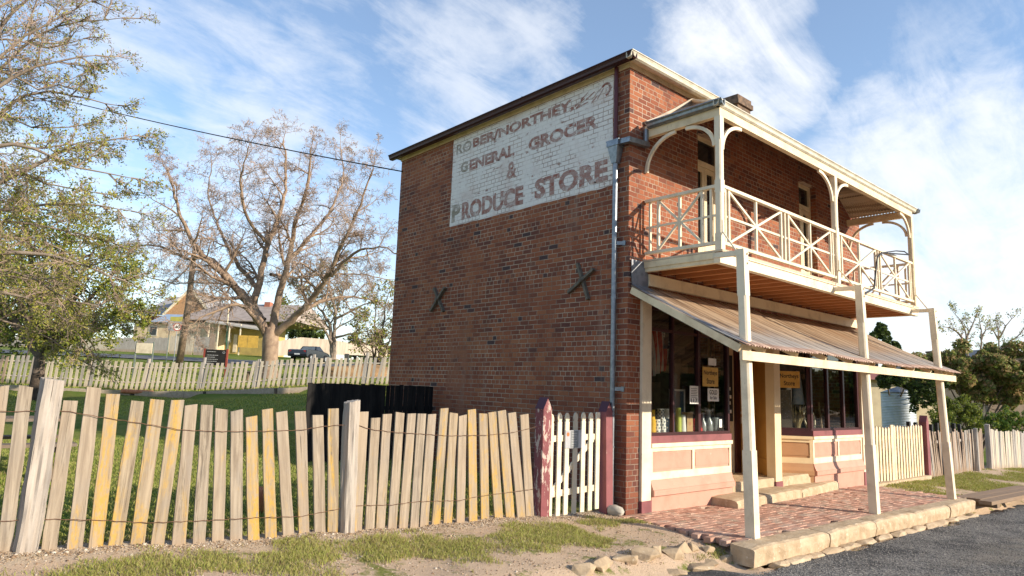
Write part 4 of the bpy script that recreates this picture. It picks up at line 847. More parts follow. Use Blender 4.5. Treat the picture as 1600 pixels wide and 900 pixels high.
wire([(-40, 817), (64, 811), (160, 813), (230, 817), (310, 814), (400, 809), (470, 807), (530, 795), (560, 790), (612, 789), (650, 784), (720, 782), (745, 776), (790, 770), (835, 764)], FY-.03)

# gate posts and gate
for (bx, by, tx, ty, mat, lab, w) in ((845, 812, 850, 622, MAROONP, 'pointed gate post with flaking maroon paint showing pale timber, where the picket fence ends', .17), (947, 801, 942, 628, MAROON2, 'pointed maroon gate post beside the galvanised downpipe', .155)):
    b = AT(bx, by, 1, .25); t = AT(tx, ty, 1, .25); L = t.z-b.z; x, y = b.x, .25; mb = MB()
    sl_ = (t.x-b.x)*.4
    zb = b.z-.15; zs = t.z-.15; a = w/2
    vs = [(x-a, y-a, zb), (x+a, y-a, zb), (x+a, y+a, zb), (x-a, y+a, zb), (x-a+sl_, y-a, zs), (x+a+sl_, y-a, zs), (x+a+sl_, y+a, zs), (x-a+sl_, y+a, zs), (x+sl_, y-a, t.z), (x+sl_, y+a, t.z)]
    mb.add(vs, [(3, 2, 1, 0), (0, 1, 5, 8, 4), (1, 2, 6, 5), (2, 3, 7, 9, 6), (3, 0, 4, 7)]); mb.cur = 1; e = .006
    mb.add([(x-a+sl_-e, y-a-e, zs-.005), (x+sl_, y-a-e, t.z+.012), (x+sl_, y+a+e, t.z+.012), (x-a+sl_-e, y+a+e, zs-.005), (x+a+sl_+e, y-a-e, zs-.005), (x+a+sl_+e, y+a+e, zs-.005)], [(0, 1, 2, 3), (1, 4, 5, 2)])
    o = mb.build('gate_post', [mat, MAROOND], org=(x, y, b.z)); tag(o, lab, 'gate post')
gt = thing('picket_gate', 'small cream picket gate with rounded picket tops between the maroon posts', 'gate', (-.9, .28, h(-.9, .28)))
GTX = [(861.5, 647, 858, 809), (873.5, 645, 871, 806), (886, 645, 883, 804), (897.5, 644.5, 896.5, 802), (909.7, 644.5, 909, 800), (921, 644.5, 921, 797.5), (933, 644, 932, 795)]
GREYP = paint('grey_cream_paint', (.52, .46, .36), (.40, .34, .25), .5)
for i, (tx, ty, bx, by) in enumerate(GTX):
    b = AT(bx, by, 1, .27); t = AT(tx, ty, 1, .27); L = t.z-b.z; w = .084; a = w/2
    if i == 6: prof = [(-a, 0), (a, 0), (a, L-.045), (a*1.1, L-.03), (a*.8, L), (-a*.8, L), (-a*1.1, L-.03), (-a, L-.045)]
    else: prof = [(-a, 0), (a, 0), (a, L-.135), (a*.72, L-.125), (a*.98, L-.10), (a*1.02, L-.07), (a*.8, L-.03), (a*.35, L-.004), (0, L), (-a*.35, L-.004), (-a*.8, L-.03), (-a*1.02, L-.07), (-a*.98, L-.10), (-a*.72, L-.125), (-a, L-.135)]
    o = MB().prism(prof, .26, .285, lambda u, v, d, b=b: (b.x+u, d, b.z+v)).build('picket', GREYP if i == 3 else WHITEP, gt)
    if i == 3: o['label'] = 'greyer replacement picket'
bl, br = AT(858, 809, 1, .27), AT(932, 795, 1, .27)
mb = MB(); x0, x1 = bl.x-.04, br.x+.04
MB().beam((x0, .30, bl.z+.32), (x1, .30, br.z+.32), .028, .09).build('rail', WHITEP, gt); MB().beam((x0, .30, bl.z+1.12), (x1, .30, br.z+1.10), .028, .09).build('rail', WHITEP, gt)
MB().beam((x0+.1, .302, bl.z+.36), (x1-.12, .302, br.z+1.06), .022, .075).build('brace', WHITEP, gt)
s0, s1 = AT(884, 701, 1, .235), AT(911, 672, 1, .235)
ns = thing('gate_notice', 'small grey notice with an orange spot fixed to the picket gate', 'sign', ((s0.x+s1.x)/2, .25, s0.z))
pl = MB(); pl.box((s0.x, .246, s0.z), (s1.x, .258, s1.z)); bd = pl.build('notice_board', mottled('grey_plate', (.42, .42, .43), (.36, .36, .37), 6, .5, 0), ns)
q = MB(); q.box((s0.x+.115, .243, s0.z+.01), (s1.x-.09, .2458, s1.z-.01)); q.build('notice_panel', mottled('slate_panel', (.17, .18, .18), (.24, .25, .25), 4, .6, 0), bd)
q = MB()
for k in range(6): zz_ = s1.z-.05-k*.037; q.box((s0.x+.13, .2405, zz_), (s1.x-.12-.02*(k % 3), .2428, zz_+.007))
q.build('notice_text', mottled('grey_print', (.46, .47, .46), (.4, .4, .4), 9, .6, 0), bd)
q = MB(); q.tube([(s0.x+.055, .246, s1.z-.06), (s0.x+.055, .2425, s1.z-.06)], .03, 16); q.build('notice_emblem', mottled('orange_spot', (.62, .18, .06), (.55, .15, .05), 9, .6, 0), bd)

# blackened screen fence against the side wall
bf = thing('black_paling_fence', 'black stained paling screen standing out from the brick side wall', 'fence', (-1.45, 5.3, h(-1.45, 5.3)))
rnd = random.Random(12); x = -2.92
while x < -.04:
    w = rnd.uniform(.085, .1); zt = 1.85+.006*(x+2.9)+rnd.uniform(-.012, .012); gap = .004 if x < -1.35 else rnd.uniform(.010, .02)
    o = MB().box((x, 5.29, h(x, 5.3)-.05), (min(x+w, -.006), 5.308, zt)).build('paling', BLACKW, bf, org=(x, 5.3, h(x, 5.3))); x += w+gap
MB().box((-2.9, 5.31, 1.35), (-.01, 5.36, 1.43)).build('rail', BLACKW, bf); MB().box((-2.9, 5.31, .55), (-.01, 5.36, .63)).build('rail', BLACKW, bf)
for x in (-2.85, -1.4): MB().box((x, 5.362, h(x, 5.4)-.1), (x+.09, 5.45, 1.78)).build('post', BLACKW, bf)

# ------------------------------------------------------------------ back yard: picket fence, sleepers, pipes
def QS(q, s): return Vector((.61*q+.79*s, .79*q-.61*s, 0))
o0 = QS(19.6, -16); bp = thing('picket_fence', 'long pale grey picket fence across the back of the lawn above the sleepers', 'fence', (o0.x, o0.y, h(o0.x, o0.y)))
rnd = random.Random(5); s = -25.5; k = 0; npk = 0
while s < -4.6 and npk < 99:
    p = QS(19.6, s); z = h(p.x, p.y); hh = 1.19+rnd.uniform(-.04, .04); d = Vector((.79, -.61, 0))
    b = Vector((p.x, p.y, z-.03)); tl = rnd.gauss(.11, .03)
    dark = s < -22.0
    mb = MB(); w = rnd.uniform(.105, .12); a = d*w/2; n_ = Vector((.61, .79, 0))*.01; t = b+Vector((0, 0, hh))+d*tl
    mb.add([b-a-n_, b+a-n_, b+a+n_, b-a+n_, t-a-n_, t+a-n_, t+a+n_, t-a+n_], [(3, 2, 1, 0), (4, 5, 6, 7), (0, 1, 5, 4), (1, 2, 6, 5), (2, 3, 7, 6), (3, 0, 4, 7)])
    mb.build('picket', (PALING if dark else GREYW if rnd.random() < .25 else BACKW), bp, org=b); s += .212; npk += 1
for i in range(10):
    s = -25.6+i*2.33; p = QS(19.68, s); z = h(p.x, p.y); o = post_mesh(1.36+.06*(i % 3), .15, .13, 20+i, 6, .012, .93).build('fence_post', GREYW); o.parent = bp; o.location = Vector((p.x, p.y, z-.1))-ORG[bp.name]; o.rotation_euler = (0, .04, -.66); ORG[o.name] = p
for zz_ in (.3, .92):
    mb = MB(); P_ = []
    for i in range(46):
        s = -25.6+i*.467; p = QS(19.63, s); P_.append((p.x, p.y, h(p.x, p.y)+zz_))
    mb.tube(P_, .035, 4); mb.build('rail', BACKW, bp)
for i, s in enumerate((-24.6, -21.7, -18.9, -16.0, -13.15, -10.3)):
    a, b = QS(18.32, s), QS(18.32, s+2.72); za, zb = h(*QS(18.1, s).xy)-.03, h(*QS(18.1, s+2.72).xy)-.03
    mid = (a+b)/2; mb = MB(); n = 8
    pts = [Vector((a.x, a.y, za)).lerp(Vector((b.x, b.y, zb)), t/n)+Vector((0, 0, .16+.012*math.sin(i*3+t*1.3))) for t in range(n+1)]
    for p0, p1 in zip(pts, pts[1:]): mb.beam(p0, p1, .2, .30)
    o = mb.build('timber_sleeper', SLEEP, org=(mid.x, mid.y, (za+zb)/2)); o.rotation_euler = (0, 0, 0)
    tag(o, ['bleached timber sleeper edging the lawn at far left by the fence', 'shaded timber sleeper behind the leaning grey fence post', 'bleached sleeper below the red pipe at the back fence', 'pale sleeper with a small weed growing at its end', 'long bleached sleeper in the middle of the lawn edge', 'pale sleeper running behind the black screen fence'][i], 'sleeper', 'timber sleepers edging the lawn')
    if i: pg_ = QS(18.30, s-.09); tag(MB().box((pg_.x-.07, pg_.y-.06, za-.1), (pg_.x+.07, pg_.y+.06, za+.30)).build('sleeper_peg', DARKW, org=(pg_.x, pg_.y, za)), 'dark upright peg in the gap between two lawn sleepers', 'peg', 'pegs between lawn sleepers')
a, b = PD(190, 606, 27.6), PD(240, 607, 27.9); a.z = h(*QS(18.9, .79*a.x-.61*a.y).xy)+.02; b.z = a.z-.02
tag(MB().tube([a, b], .085, 12).build('clay_pipe', TERRA, org=(a+b)/2), 'salmon clay pipe lying along the foot of the back picket fence', 'pipe')
p = AT(406, 765, 1, 1.6); z = h(p.x, p.y)
tag(MB().lathe((p.x, p.y, z), [(.065, -.05), (.065, .24), (.055, .28), (.03, .30), (0, .305)], 14).build('pipe_stub', TERRA, smooth=True, org=(p.x, p.y, z)), 'rounded terracotta pipe stub standing on the lawn behind the picket fence', 'pipe stub')
# picnic table mostly out of frame behind the fence at left
p = AT(-22, 700, 1, 4.6); x0, y0 = p.x, p.y; z0 = h(x0, y0)
tb = thing('picnic_table', 'dark timber picnic table just inside the left edge behind the picket fence', 'picnic table', (x0, y0, z0))
mb = MB()
for k in range(5): mb.box((x0-.9, y0-.36+k*.148, z0+.72), (x0+.9, y0-.36+k*.148+.135, z0+.76))
mb.build('tabletop', DARKW, tb)
for s_ in (-1, 1):
    mb = MB()
    for k in range(2): mb.box((x0-.9, y0+s_*.7-.14+k*.145, z0+.42), (x0+.9, y0+s_*.7-.14+k*.145+.135, z0+.46))
    mb.build('bench', DARKW, tb)
    x = x0+s_*.65
    MB().beam((x, y0-.62, z0-.03), (x, y0-.2, z0+.72), .045, .1, (1, 0, 0)).build('leg', DARKW, tb); MB().beam((x, y0+.62, z0-.03), (x, y0+.2, z0+.72), .045, .1, (1, 0, 0)).build('leg', DARKW, tb)
    MB().beam((x+.05, y0-.82, z0+.38), (x+.05, y0+.82, z0+.38), .04, .09).build('cross_bar', DARKW, tb)

# ------------------------------------------------------------------ overhead cable
a = PD(-60, 113, 26); b = Vector((-.03, 7.0, 6.9)); b = AT(629, 268, 0, -.02)
pts = [a.lerp(b, t/30)-Vector((0, 0, .55*4*(t/30)*(1-t/30)*.35)) for t in range(31)]
tag(MB().tube(pts, .016, 6).build('overhead_cable', IRON, org=b), 'thin black overhead cable running to the back corner of the shop', 'cable')

# ------------------------------------------------------------------ right-hand side: pale paling gate, post, grey fences, bridge
def paling_line(root, P0, P1, n, hh, mat, w, leanf, name='paling', seed=1, topj=.04, gapmat=None):
    rnd = random.Random(seed); P0, P1 = Vector(P0), Vector(P1); d = (P1-P0); d.z = 0; dn = d.normalized(); nrm = Vector((-dn.y, dn.x, 0))*.011
    for i in range(n):
        p = P0.lerp(P1, (i+.5)/n); p.z = h(p.x, p.y); t = p+Vector((0, 0, hh+rnd.uniform(-topj, topj)))+dn*leanf(i/n, rnd); a = dn*w/2*rnd.uniform(.85, 1.1); b = p-Vector((0, 0, .03))
        MB().add([b-a-nrm, b+a-nrm, b+a+nrm, b-a+nrm, t-a-nrm, t+a-nrm, t+a+nrm, t-a+nrm], [(3, 2, 1, 0), (4, 5, 6, 7), (0, 1, 5, 4), (1, 2, 6, 5), (2, 3, 7, 6), (3, 0, 4, 7)]).build(name, mat[int(rnd.random()*len(mat))] if isinstance(mat, list) else mat, root, org=p)
wf = thing('paling_gate', 'tall cream paling gate between the shop corner and the maroon post', 'gate', (11.6, .05, h(11.6, .05)))
rnd = random.Random(3); n = 19
for i in range(n):
    x = 9.62+(13.48-9.62)*(i+.5)/n; z = -.15-.023*(x-9.6)+.03; zt = 1.235+.006*(x-10)+.02*math.sin(i*.9); w = .062 if i != 7 else .10
    MB().prism([(-w, 0), (w, 0), (w, zt-z-.05), (0, zt-z), (-w, zt-z-.05)] if i != 7 else [(-w, 0), (w, 0), (w, zt-z+.03), (-w, zt-z+.03)], .03 if i != 7 else .02, .055, lambda u, v, d, x=x, z=z: (x+u*.95, d, z+v)).build('paling', CREAM, wf, org=(x, .05, z))
MB().beam((9.55, .075, .12), (13.5, .075, .03), .03, .1).build('rail', CREAM, wf); MB().beam((9.55, .075, .95), (13.5, .075, .92), .03, .1).build('rail', CREAM, wf)
x = 13.66; mb = MB(); z = h(x, .05); a = .1
mb.add([(x-a, -.05, z-.1), (x+a, -.05, z-.1), (x+a, .15, z-.1), (x-a, .15, z-.1), (x-a, -.05, 1.33), (x+a, -.05, 1.33), (x+a, .15, 1.33), (x-a, .15, 1.33), (x, -.05, 1.52), (x, .15, 1.52)], [(3, 2, 1, 0), (0, 1, 5, 8, 4), (1, 2, 6, 5), (2, 3, 7, 9, 6), (3, 0, 4, 7), (4, 8, 9, 7), (8, 5, 6, 9)])
tag(mb.build('gate_post', MAROON2, org=(x, .05, z)), 'pointed maroon gate post past the far end of the shop, beside the cream paling gate', 'gate post')
MB().box((9.5, -.1, -.35), (13.6, .12, -.155)).build('threshold_stone', STONE, wf)
gf = thing('paling_fence', 'rickety brown and grey paling fence with leaning palings beyond the cream gate', 'fence', (16.5, .1, h(16.5, .1)))
paling_line(gf, (13.85, .08, 0), (19.6, .12, 0), 46, 1.30, [PALING, PALING, GREYW], .095, lambda t, r: -.32*(1-t)**1.5*(1 if r.random() < .8 else .2)+r.gauss(-.02, .06), seed=6, topj=.07)
for x in (15.3, 18.4): o = post_mesh(1.5, .15, .14, int(x), 8, .015).build('fence_post', GREYW); o.parent = gf; o.location = Vector((x, .0, h(x, 0)-.1))-ORG[gf.name]; ORG[o.name] = Vector((x, 0, 0))
for zz_ in (.35, 1.0): MB().beam((13.85, .12, h(13.9, .1)+zz_), (19.6, .16, h(19.6, .1)+zz_), .04, .08).build('rail', GREYW, gf)
g2 = thing('paling_fence', 'silvery upright paling fence at the right edge, ending in a dark post', 'fence', (22.5, -.1, h(22.5, -.1)))
paling_line(g2, (20.3, .1, 0), (26.5, -.55, 0), 48, 1.38, [GREYW, BACKW], .11, lambda t, r: r.gauss(.02, .04), seed=9, topj=.05)
for x, y in ((20.15, .08), (25.2, -.40)): o = post_mesh(1.62, .17, .15, int(x), 8, .015).build('fence_post', GREYW); o.parent = g2; o.location = Vector((x, y, h(x, y)-.1))-ORG[g2.name]; ORG[o.name] = Vector((x, y, 0))
for zz_ in (.35, 1.05): MB().beam((20.3, .14, h(20.3, .1)+zz_), (26.5, -.5, h(26.5, -.5)+zz_), .04, .08).build('rail', GREYW, g2)
# dark stakes leaning behind the grey fence
rnd = random.Random(8)
for i in range(9):
    x = 14.6+i*.62; z = h(x, .8); o = MB().beam((x, .75, z-.05), (x+rnd.uniform(-.1, .1), .75, z+1.5+rnd.uniform(-.06, .06)), .13, .09).build('fence_stake', IRON, org=(x, .75, z)); tag(o, 'dark timber stake just showing above the rickety paling fence', 'stake', 'dark stakes behind the rickety fence')
br_ = thing('plank_bridge', 'dark weathered planks bridging the drain at the end of the footpath', 'footbridge', (10.6, -2.2, -.2))
for k, (y, dx) in enumerate(((-1.98, 0), (-2.24, .15), (-2.51, -.1))):
    MB().beam((9.15+dx, y, -.20), (14.2, y-.12, -.27), .24, .075).build('plank', DARKW, br_)
MB().box((9.5, -2.62, -.34), (9.7, -1.85, -.245)).build('bearer', DARKW, br_); MB().box((13.2, -2.7, -.42), (13.4, -1.85, -.315)).build('bearer', DARKW, br_)

# ------------------------------------------------------------------ trees
NP = np.random.default_rng(11)
class Tree:
    def __init__(s, seed): s.r = random.Random(seed); s.bark = MB(); s.twig = MB(); s.tips = []; s.nodes = []
    def limb(s, pts, r0, r1, n=7, wob=.03):
        """smooth limb through points; returns samples (pos, dir, radius)"""
        P = [Vector(p) for p in pts]; out = []
        m = len(P)
        for i in range(m-1):
            p0 = P[max(i-1, 0)]; p1 = P[i]; p2 = P[i+1]; p3 = P[min(i+2, m-1)]; k = max(2, int((p2-p1).length/.35))
            for j in range(k+(i == m-2)):
                t = j/k; out.append(.5*((2*p1)+(p2-p0)*t+(2*p0-5*p1+4*p2-p3)*t*t+(3*p1-p0-3*p2+p3)*t*t*t)+Vector((s.r.gauss(0, wob), s.r.gauss(0, wob), s.r.gauss(0, wob))))
        N = len(out); rad = [r0+(r1-r0)*(i/(N-1))**.8 for i in range(N)]; s.bark.tube(out, rad, n, caps=False)
        return [(out[i], (out[min(i+1, N-1)]-out[max(i-1, 0)]).normalized(), rad[i]) for i in range(N)]
    def branch(s, p, d, L, r, lvl, par):
        n = max(3, int(L/par['seg'][lvl])); step = L/n; P = [p]; D = []; dd = d.copy()
        for i in range(n):
            w = par['wander'][lvl]; dd = (dd+Vector((s.r.gauss(0, w), s.r.gauss(0, w), s.r.gauss(0, w)+par['up'][lvl]))).normalized(); P.append(P[-1]+dd*step); D.append(dd.copy())
        rr = [max(r*(1-.85*i/n), par['rmin']) for i in range(n+1)]
        (s.bark if lvl <= par.get('barklvl', 0) else s.twig).tube(P, rr, 5 if lvl == 0 else (4 if lvl == 1 else 3), caps=False)
        if lvl+1 < par['levels']:
            k = par['kids'][lvl]; 
            for c in range(k):
                t = par['t0']+(1-par['t0'])*(c+s.r.random())/k; i = min(n-1, int(t*n)); ax = D[i].orthogonal(); ax.rotate(Matrix.Rotation(s.r.uniform(0, 6.283), 3, D[i]))
                a = math.radians(s.r.uniform(*par['ang'])); nd = (D[i]*math.cos(a)+ax*math.sin(a)).normalized()
                s.branch(P[i].lerp(P[i+1], s.r.random()), nd, L*s.r.uniform(*par['ratio'])*(1-.35*t), rr[i]*.62, lvl+1, par)
        else:
            s.tips.append((P[-1], D[-1])); s.nodes += P[1:]
    def sprout(s, samples, every, L, par, a0=.2, up=.3, rk=.6, tap=.6):
        acc = 0; prev = samples[0][0]; N = len(samples)
        for i, (p, d, r) in enumerate(samples):
            acc += (p-prev).length; prev = p
            if i/N < a0: continue
            if acc > every*s.r.uniform(.6, 1.3) or i == N-1:
                acc = 0; ax = d.orthogonal(); ax.rotate(Matrix.Rotation(s.r.uniform(0, 6.283), 3, d)); a = math.radians(s.r.uniform(25, 65) if i < N-1 else 8)
                nd = (d*math.cos(a)+ax*math.sin(a)+Vector((0, 0, up))).normalized(); s.branch(p, nd, L*s.r.uniform(.7, 1.2)*(1.2-tap*i/N), max(r*rk, .02), 0, par)
def leaves(C, size, rng, flat=.0, jit=.0, aspect=.55):
    """one small quad per centre, random orientation; returns V,F"""
    C = np.asarray(C, float); n = len(C); C = C+rng.normal(0, 1, (n, 3))*jit
    a = rng.normal(0, 1, (n, 3)); a /= np.linalg.norm(a, axis=1)[:, None]; b = rng.normal(0, 1, (n, 3)); b -= a*(a*b).sum(1)[:, None]; b /= np.linalg.norm(b, axis=1)[:, None]
    s = size*rng.uniform(.6, 1.35, (n, 1)); V = np.stack([C-a*s, C+b*s*aspect, C+a*s, C-b*s*aspect], 1).reshape(-1, 3); return V, np.arange(4*n).reshape(n, 4)
def clumps(centres, radii, per, rng, shell=.5):
    out = []
    for c, r in zip(centres, radii):
        n = int(per); d = rng.normal(0, 1, (n, 3)); d /= np.linalg.norm(d, axis=1)[:, None]; rad = rng.uniform(shell, 1, (n, 1))**.6; out.append(np.asarray(c)+d*rad*np.asarray(r))
    return np.concatenate(out)
def crown_mesh(root, name, C, size, mats, rng, jit=0, aspect=.55, split=None, org=None):
    V, F = leaves(C, size, rng, jit=jit, aspect=aspect); mi = rng.choice(len(mats), len(F), p=split) if len(mats) > 1 else None
    return npmesh(name, V, F, mats, mi, root, ORG[root.name])

# big bare plane tree
TD = 38.0
def tp(zx, zy, dz=0): return PD(180+zx/2.25, 180+zy/2.25, TD+dz)
base = tp(545, 880); base.z = h(base.x, base.y)-.1
pt = thing('bare_tree', 'large spreading bare plane tree with pale mottled trunk beyond the back fence', 'tree', base)
T = Tree(21); rt = T.r
fork = tp(547, 770)
P_ = [base+Vector((0, 0, -.2)), base.lerp(fork, .12), base.lerp(fork, .5), base.lerp(fork, .85), fork+Vector((0, 0, .4))]
MBt = MB(); MBt.tube(P_, [.66, .50, .43, .44, .36], 12); MBt.build('trunk', BARK, pt, smooth=True)
LIMBS = [([(538, 775), (515, 735), (450, 640), (380, 560), (290, 470), (225, 335), (185, 200)], .40, .05, [0, 0, -.5, -1, -1.5, -2, -2]),
 ([(545, 775), (487, 690), (505, 590), (540, 450), (590, 310), (600, 180), (590, 90)], .36, .05, [0, 0, .3, .8, 1.5, 2, 2]),
 ([(552, 775), (570, 660), (612, 500), (632, 385), (672, 260), (690, 110)], .38, .05, [0, .3, .3, 0, -.5, -1]),
 ([(560, 772), (650, 690), (735, 590), (790, 470), (850, 340), (905, 190)], .33, .04, [0, -.5, -1.5, -2.5, -3, -3.5]),
 ([(562, 778), (640, 700), (740, 650), (840, 640), (950, 660)], .26, .03, [0, .5, 1.5, 2.5, 3]),
 ([(530, 770), (480, 700), (430, 665), (330, 700), (250, 740)], .24, .03, [0, -1, -1.6, -2.4, -3]),
 ([(420, 600), (345, 510), (240, 500), (140, 455), (40, 465)], .22, .03, [-1, -.5, 0, .6, 1]),
 ([(757, 570), (840, 485), (930, 465), (1000, 490)], .16, .03, [-1.8, -2.4, -3, -3.4]),
 ([(500, 610), (430, 520), (375, 420), (330, 290), (340, 170)], .22, .03, [.3, 1.5, 2.6, 3.6, 4.5]),
 ([(605, 520), (680, 430), (760, 330), (800, 210), (790, 110)], .20, .03, [.3, 1.5, 2.5, 3.5, 4]),
 ([(540, 450), (470, 370), (440, 240), (470, 110)], .17, .03, [.8, -.6, -1.8, -3]),
 ([(545, 560), (640, 570), (750, 560), (860, 560), (960, 580)], .14, .03, [0, 3, 4, 5, 5.5]),
 ([(525, 720), (440, 610), (330, 590), (200, 590), (90, 560)], .15, .03, [0, 3, 4.5, 5.5, 6])]
par = dict(levels=4, seg=[.45, .35, .28, .22], wander=[.13, .17, .22, .26], up=[.02, .0, -.03, -.07], kids=[8, 7, 5], t0=.10, ang=(28, 70), ratio=(.42, .70), rmin=.0062, barklvl=0)
for pts, r0, r1, dz in LIMBS:
    sm = T.limb([tp(a, b, c) for (a, b), c in zip(pts, dz)], r0*.72, r1*.8, 8, .03); T.sprout(sm, .62, 2.9, par, .24, .12, .6, .78)
T.bark.build('limbs', BARK, pt, smooth=True); T.twig.build('twigs', TWIG, pt)
tips = np.array([p for p, d in T.tips]); sel = NP.random(len(tips)) < .05; sb = tips[sel]+np.array([0, 0, -.05]); crown_mesh(pt, 'seed_balls', sb, .042, [SEED, TWIG], NP, .03, .9, [.6, .4])

# budding tree leaning in from the left
BDp = 15.0
def bp_(x, y, dz=0): return PD(x, y, BDp+dz)
base = bp_(-190, 640); base.z = h(base.x, base.y)-.1
bt = thing('budding_tree', 'near tree with long arching branches and yellow-green spring buds at the left edge', 'tree', base)
T = Tree(5)
MB().tube([base, bp_(-180, 500), bp_(-150, 400), bp_(-115, 300)], [.32, .26, .22, .17], 10).build('trunk', BARKG, bt, smooth=True)
L2 = [([(-150, 420), (-60, 200), (20, 90), (90, 40), (190, 30)], .12, 0), ([(-130, 340), (0, 285), (90, 240), (150, 222), (212, 212)], .09, -1), ([(-90, 260), (40, 150), (110, 150), (185, 165)], .07, .8), ([(-150, 420), (0, 395), (100, 405), (170, 430), (210, 445)], .09, -1.6), ([(-130, 350), (20, 325), (120, 318), (205, 330)], .08, 1.2),
      ([(-160, 450), (0, 455), (90, 490), (140, 545)], .08, .3), ([(-150, 300), (-20, 262), (70, 285), (150, 300)], .07, -.6), ([(-150, 380), (0, 372), (70, 380), (150, 415)], .07, .9), ([(-120, 150), (0, 110), (60, 140), (120, 120)], .06, .2), ([(-150, 430), (20, 425), (110, 470), (185, 480)], .06, -.9), ([(-120, 90), (10, 60), (70, 75), (130, 60)], .05, 1.5), ([(-150, 480), (0, 500), (80, 530), (120, 560)], .06, 1), ([(-80, 250), (20, 225), (120, 262), (205, 278)], .06, -2), ([(-60, 130), (20, 20), (100, -40)], .08, 1), ([(-70, 190), (20, 120), (90, 95), (150, 85)], .06, -1.5), ([(-150, 410), (-20, 350), (80, 355), (190, 385)], .07, 2), ([(-160, 440), (-10, 430), (90, 450), (180, 500)], .06, 2.4), ([(-60, 150), (40, 55), (120, 15), (160, -10)], .05, -.5),
      ([(-100, 300), (-20, 180), (50, 200), (130, 195)], .06, 1.8), ([(-40, 60), (0, 10), (60, -20)], .05, 0), ([(-100, 240), (0, 60), (70, 60)], .05, 2.2)]
par2 = dict(levels=3, seg=[.2, .16, .12], wander=[.09, .13, .17], up=[.012, .0, -.03], kids=[9, 7], t0=.06, ang=(18, 58), ratio=(.38, .70), rmin=.0038, barklvl=0)
for pts, r0, dz in L2:
    sm = T.limb([bp_(a, b, dz+.25*i) for i, (a, b) in enumerate(pts)], r0, .008, 6, .012); T.sprout(sm, .16, 1.05, par2, .10, .0, .45)
T.bark.build('limbs', BARKG, bt, smooth=True); T.twig.build('twigs', TWIG, bt)
nd = np.array([tuple(p) for p in T.nodes]); rel = nd-np.array(CAM); dep = rel@np.array(fwd); vx = 800+FPX*(rel@np.array(rgt))/dep; vy = 450-FPX*(rel@np.array(upv))/dep
pr = np.clip((vy+40)/280, .3, .95); sel = NP.random(len(nd)) < pr; crown_mesh(bt, 'buds', nd[sel], .031, [LEAF_Y, LEAF_OL, LEAF_LM], NP, .035, .5, [.55, .2, .25])

def shrub_tree(name, label, base, trunk_h, centres, radii, per, size, mats, split, seed, bark=BARKD, tr=.12, cat='tree', group=None, stems=1, shell=.35, jit=.02):
    rng = np.random.default_rng(seed); rr = random.Random(seed); base = Vector(base); root = thing(name, label, cat, base, group)
    mb = MB()
    for c in centres:
        st = base+Vector((rr.uniform(-.25, .25)*(stems > 1)*1.6, rr.uniform(-.2, .2)*(stems > 1)*1.6, -.1)); c = Vector(c); m = st.lerp(c, .5)+Vector((0, 0, trunk_h*.25))
        if stems == 1: mid_ = base+Vector((0, 0, trunk_h)); P_ = [base+Vector((0, 0, -.1)), base+Vector((.02, 0, trunk_h*.6)), mid_, mid_.lerp(c, .55)+Vector((0, 0, .1)), c]; R_ = [tr*1.25, tr, tr*.8, tr*.42, tr*.15]
        else: P_ = [st, st.lerp(m, .6), m, c]; R_ = [tr, tr*.8, tr*.55, tr*.15]
        mb.tube(P_, R_, 6, caps=False)
        for k in range(7):
            d = Vector((rr.gauss(0, 1), rr.gauss(0, 1), rr.gauss(.3, 1))).normalized(); q = P_[-2].lerp(c, rr.random()); mb.tube([q, q+d*.35*radii[0][0]+Vector((0, 0, .05)), q+d*.8*radii[0][0]], [tr*.22, tr*.13, tr*.05], 4, caps=False)
    mb.build('trunk', bark, root, smooth=True)
    # break each lobe into smaller clumps so light and gaps get through
    sub = []; sr = []
    for c, r in zip(centres, radii):
        n = 16
        for _ in range(n):
            d = rng.normal(0, 1, 3); d /= np.linalg.norm(d); sub.append(np.array(c)+d*np.array(r)*rng.uniform(.35, 1)); sr.append(np.array(r)*rng.uniform(.18, .40))
    C = clumps(sub, sr, per, rng, shell); crown_mesh(root, 'crown', C, size, mats, rng, jit, .55, split); return root
def pts3(L, d): return [tuple(PD(x, y, d+dz)) for x, y, dz in L]
def rad3(L, d): return [np.array([r*d/FPX]*3) for r in L]

# dense green tree under the budding one, and its neighbours on the left
d = 25; b = PD(62, 560, d); b.z = h(b.x, b.y)
shrub_tree('leafy_tree', 'dense yellow-green leafy tree with dark hollows low at the left edge', b, 1.6, pts3([(-40, 420, 0), (30, 385, .5), (95, 400, 0), (60, 460, -.6), (130, 450, .6), (0, 490, 0), (95, 512, -.4), (165, 480, .3), (40, 325, .8), (-20, 345, 0), (150, 515, 0), (180, 425, .5), (110, 340, .4), (205, 495, .3), (150, 385, .6)], d), rad3([80, 76, 70, 70, 60, 66, 54, 52, 66, 66, 46, 46, 56, 34, 54], d), 105, .055, [LEAF_D, LEAF_LM, LEAF_OL, LEAF_Y], [.16, .30, .28, .26], 3, BARKD, .22)
d = 33; b = PD(-10, 555, d); b.z = h(b.x, b.y)
shrub_tree('leafy_tree', 'darker evergreen tree standing behind the yellow-green leafy tree at far left', b, 1.5, pts3([(-40, 440, 0), (20, 470, 0), (60, 500, .5), (-30, 510, 0)], d), rad3([80, 70, 55, 60], d), 110, .11, [LEAF_D, LEAF_DK], [.6, .4], 4, BARKD, .25)

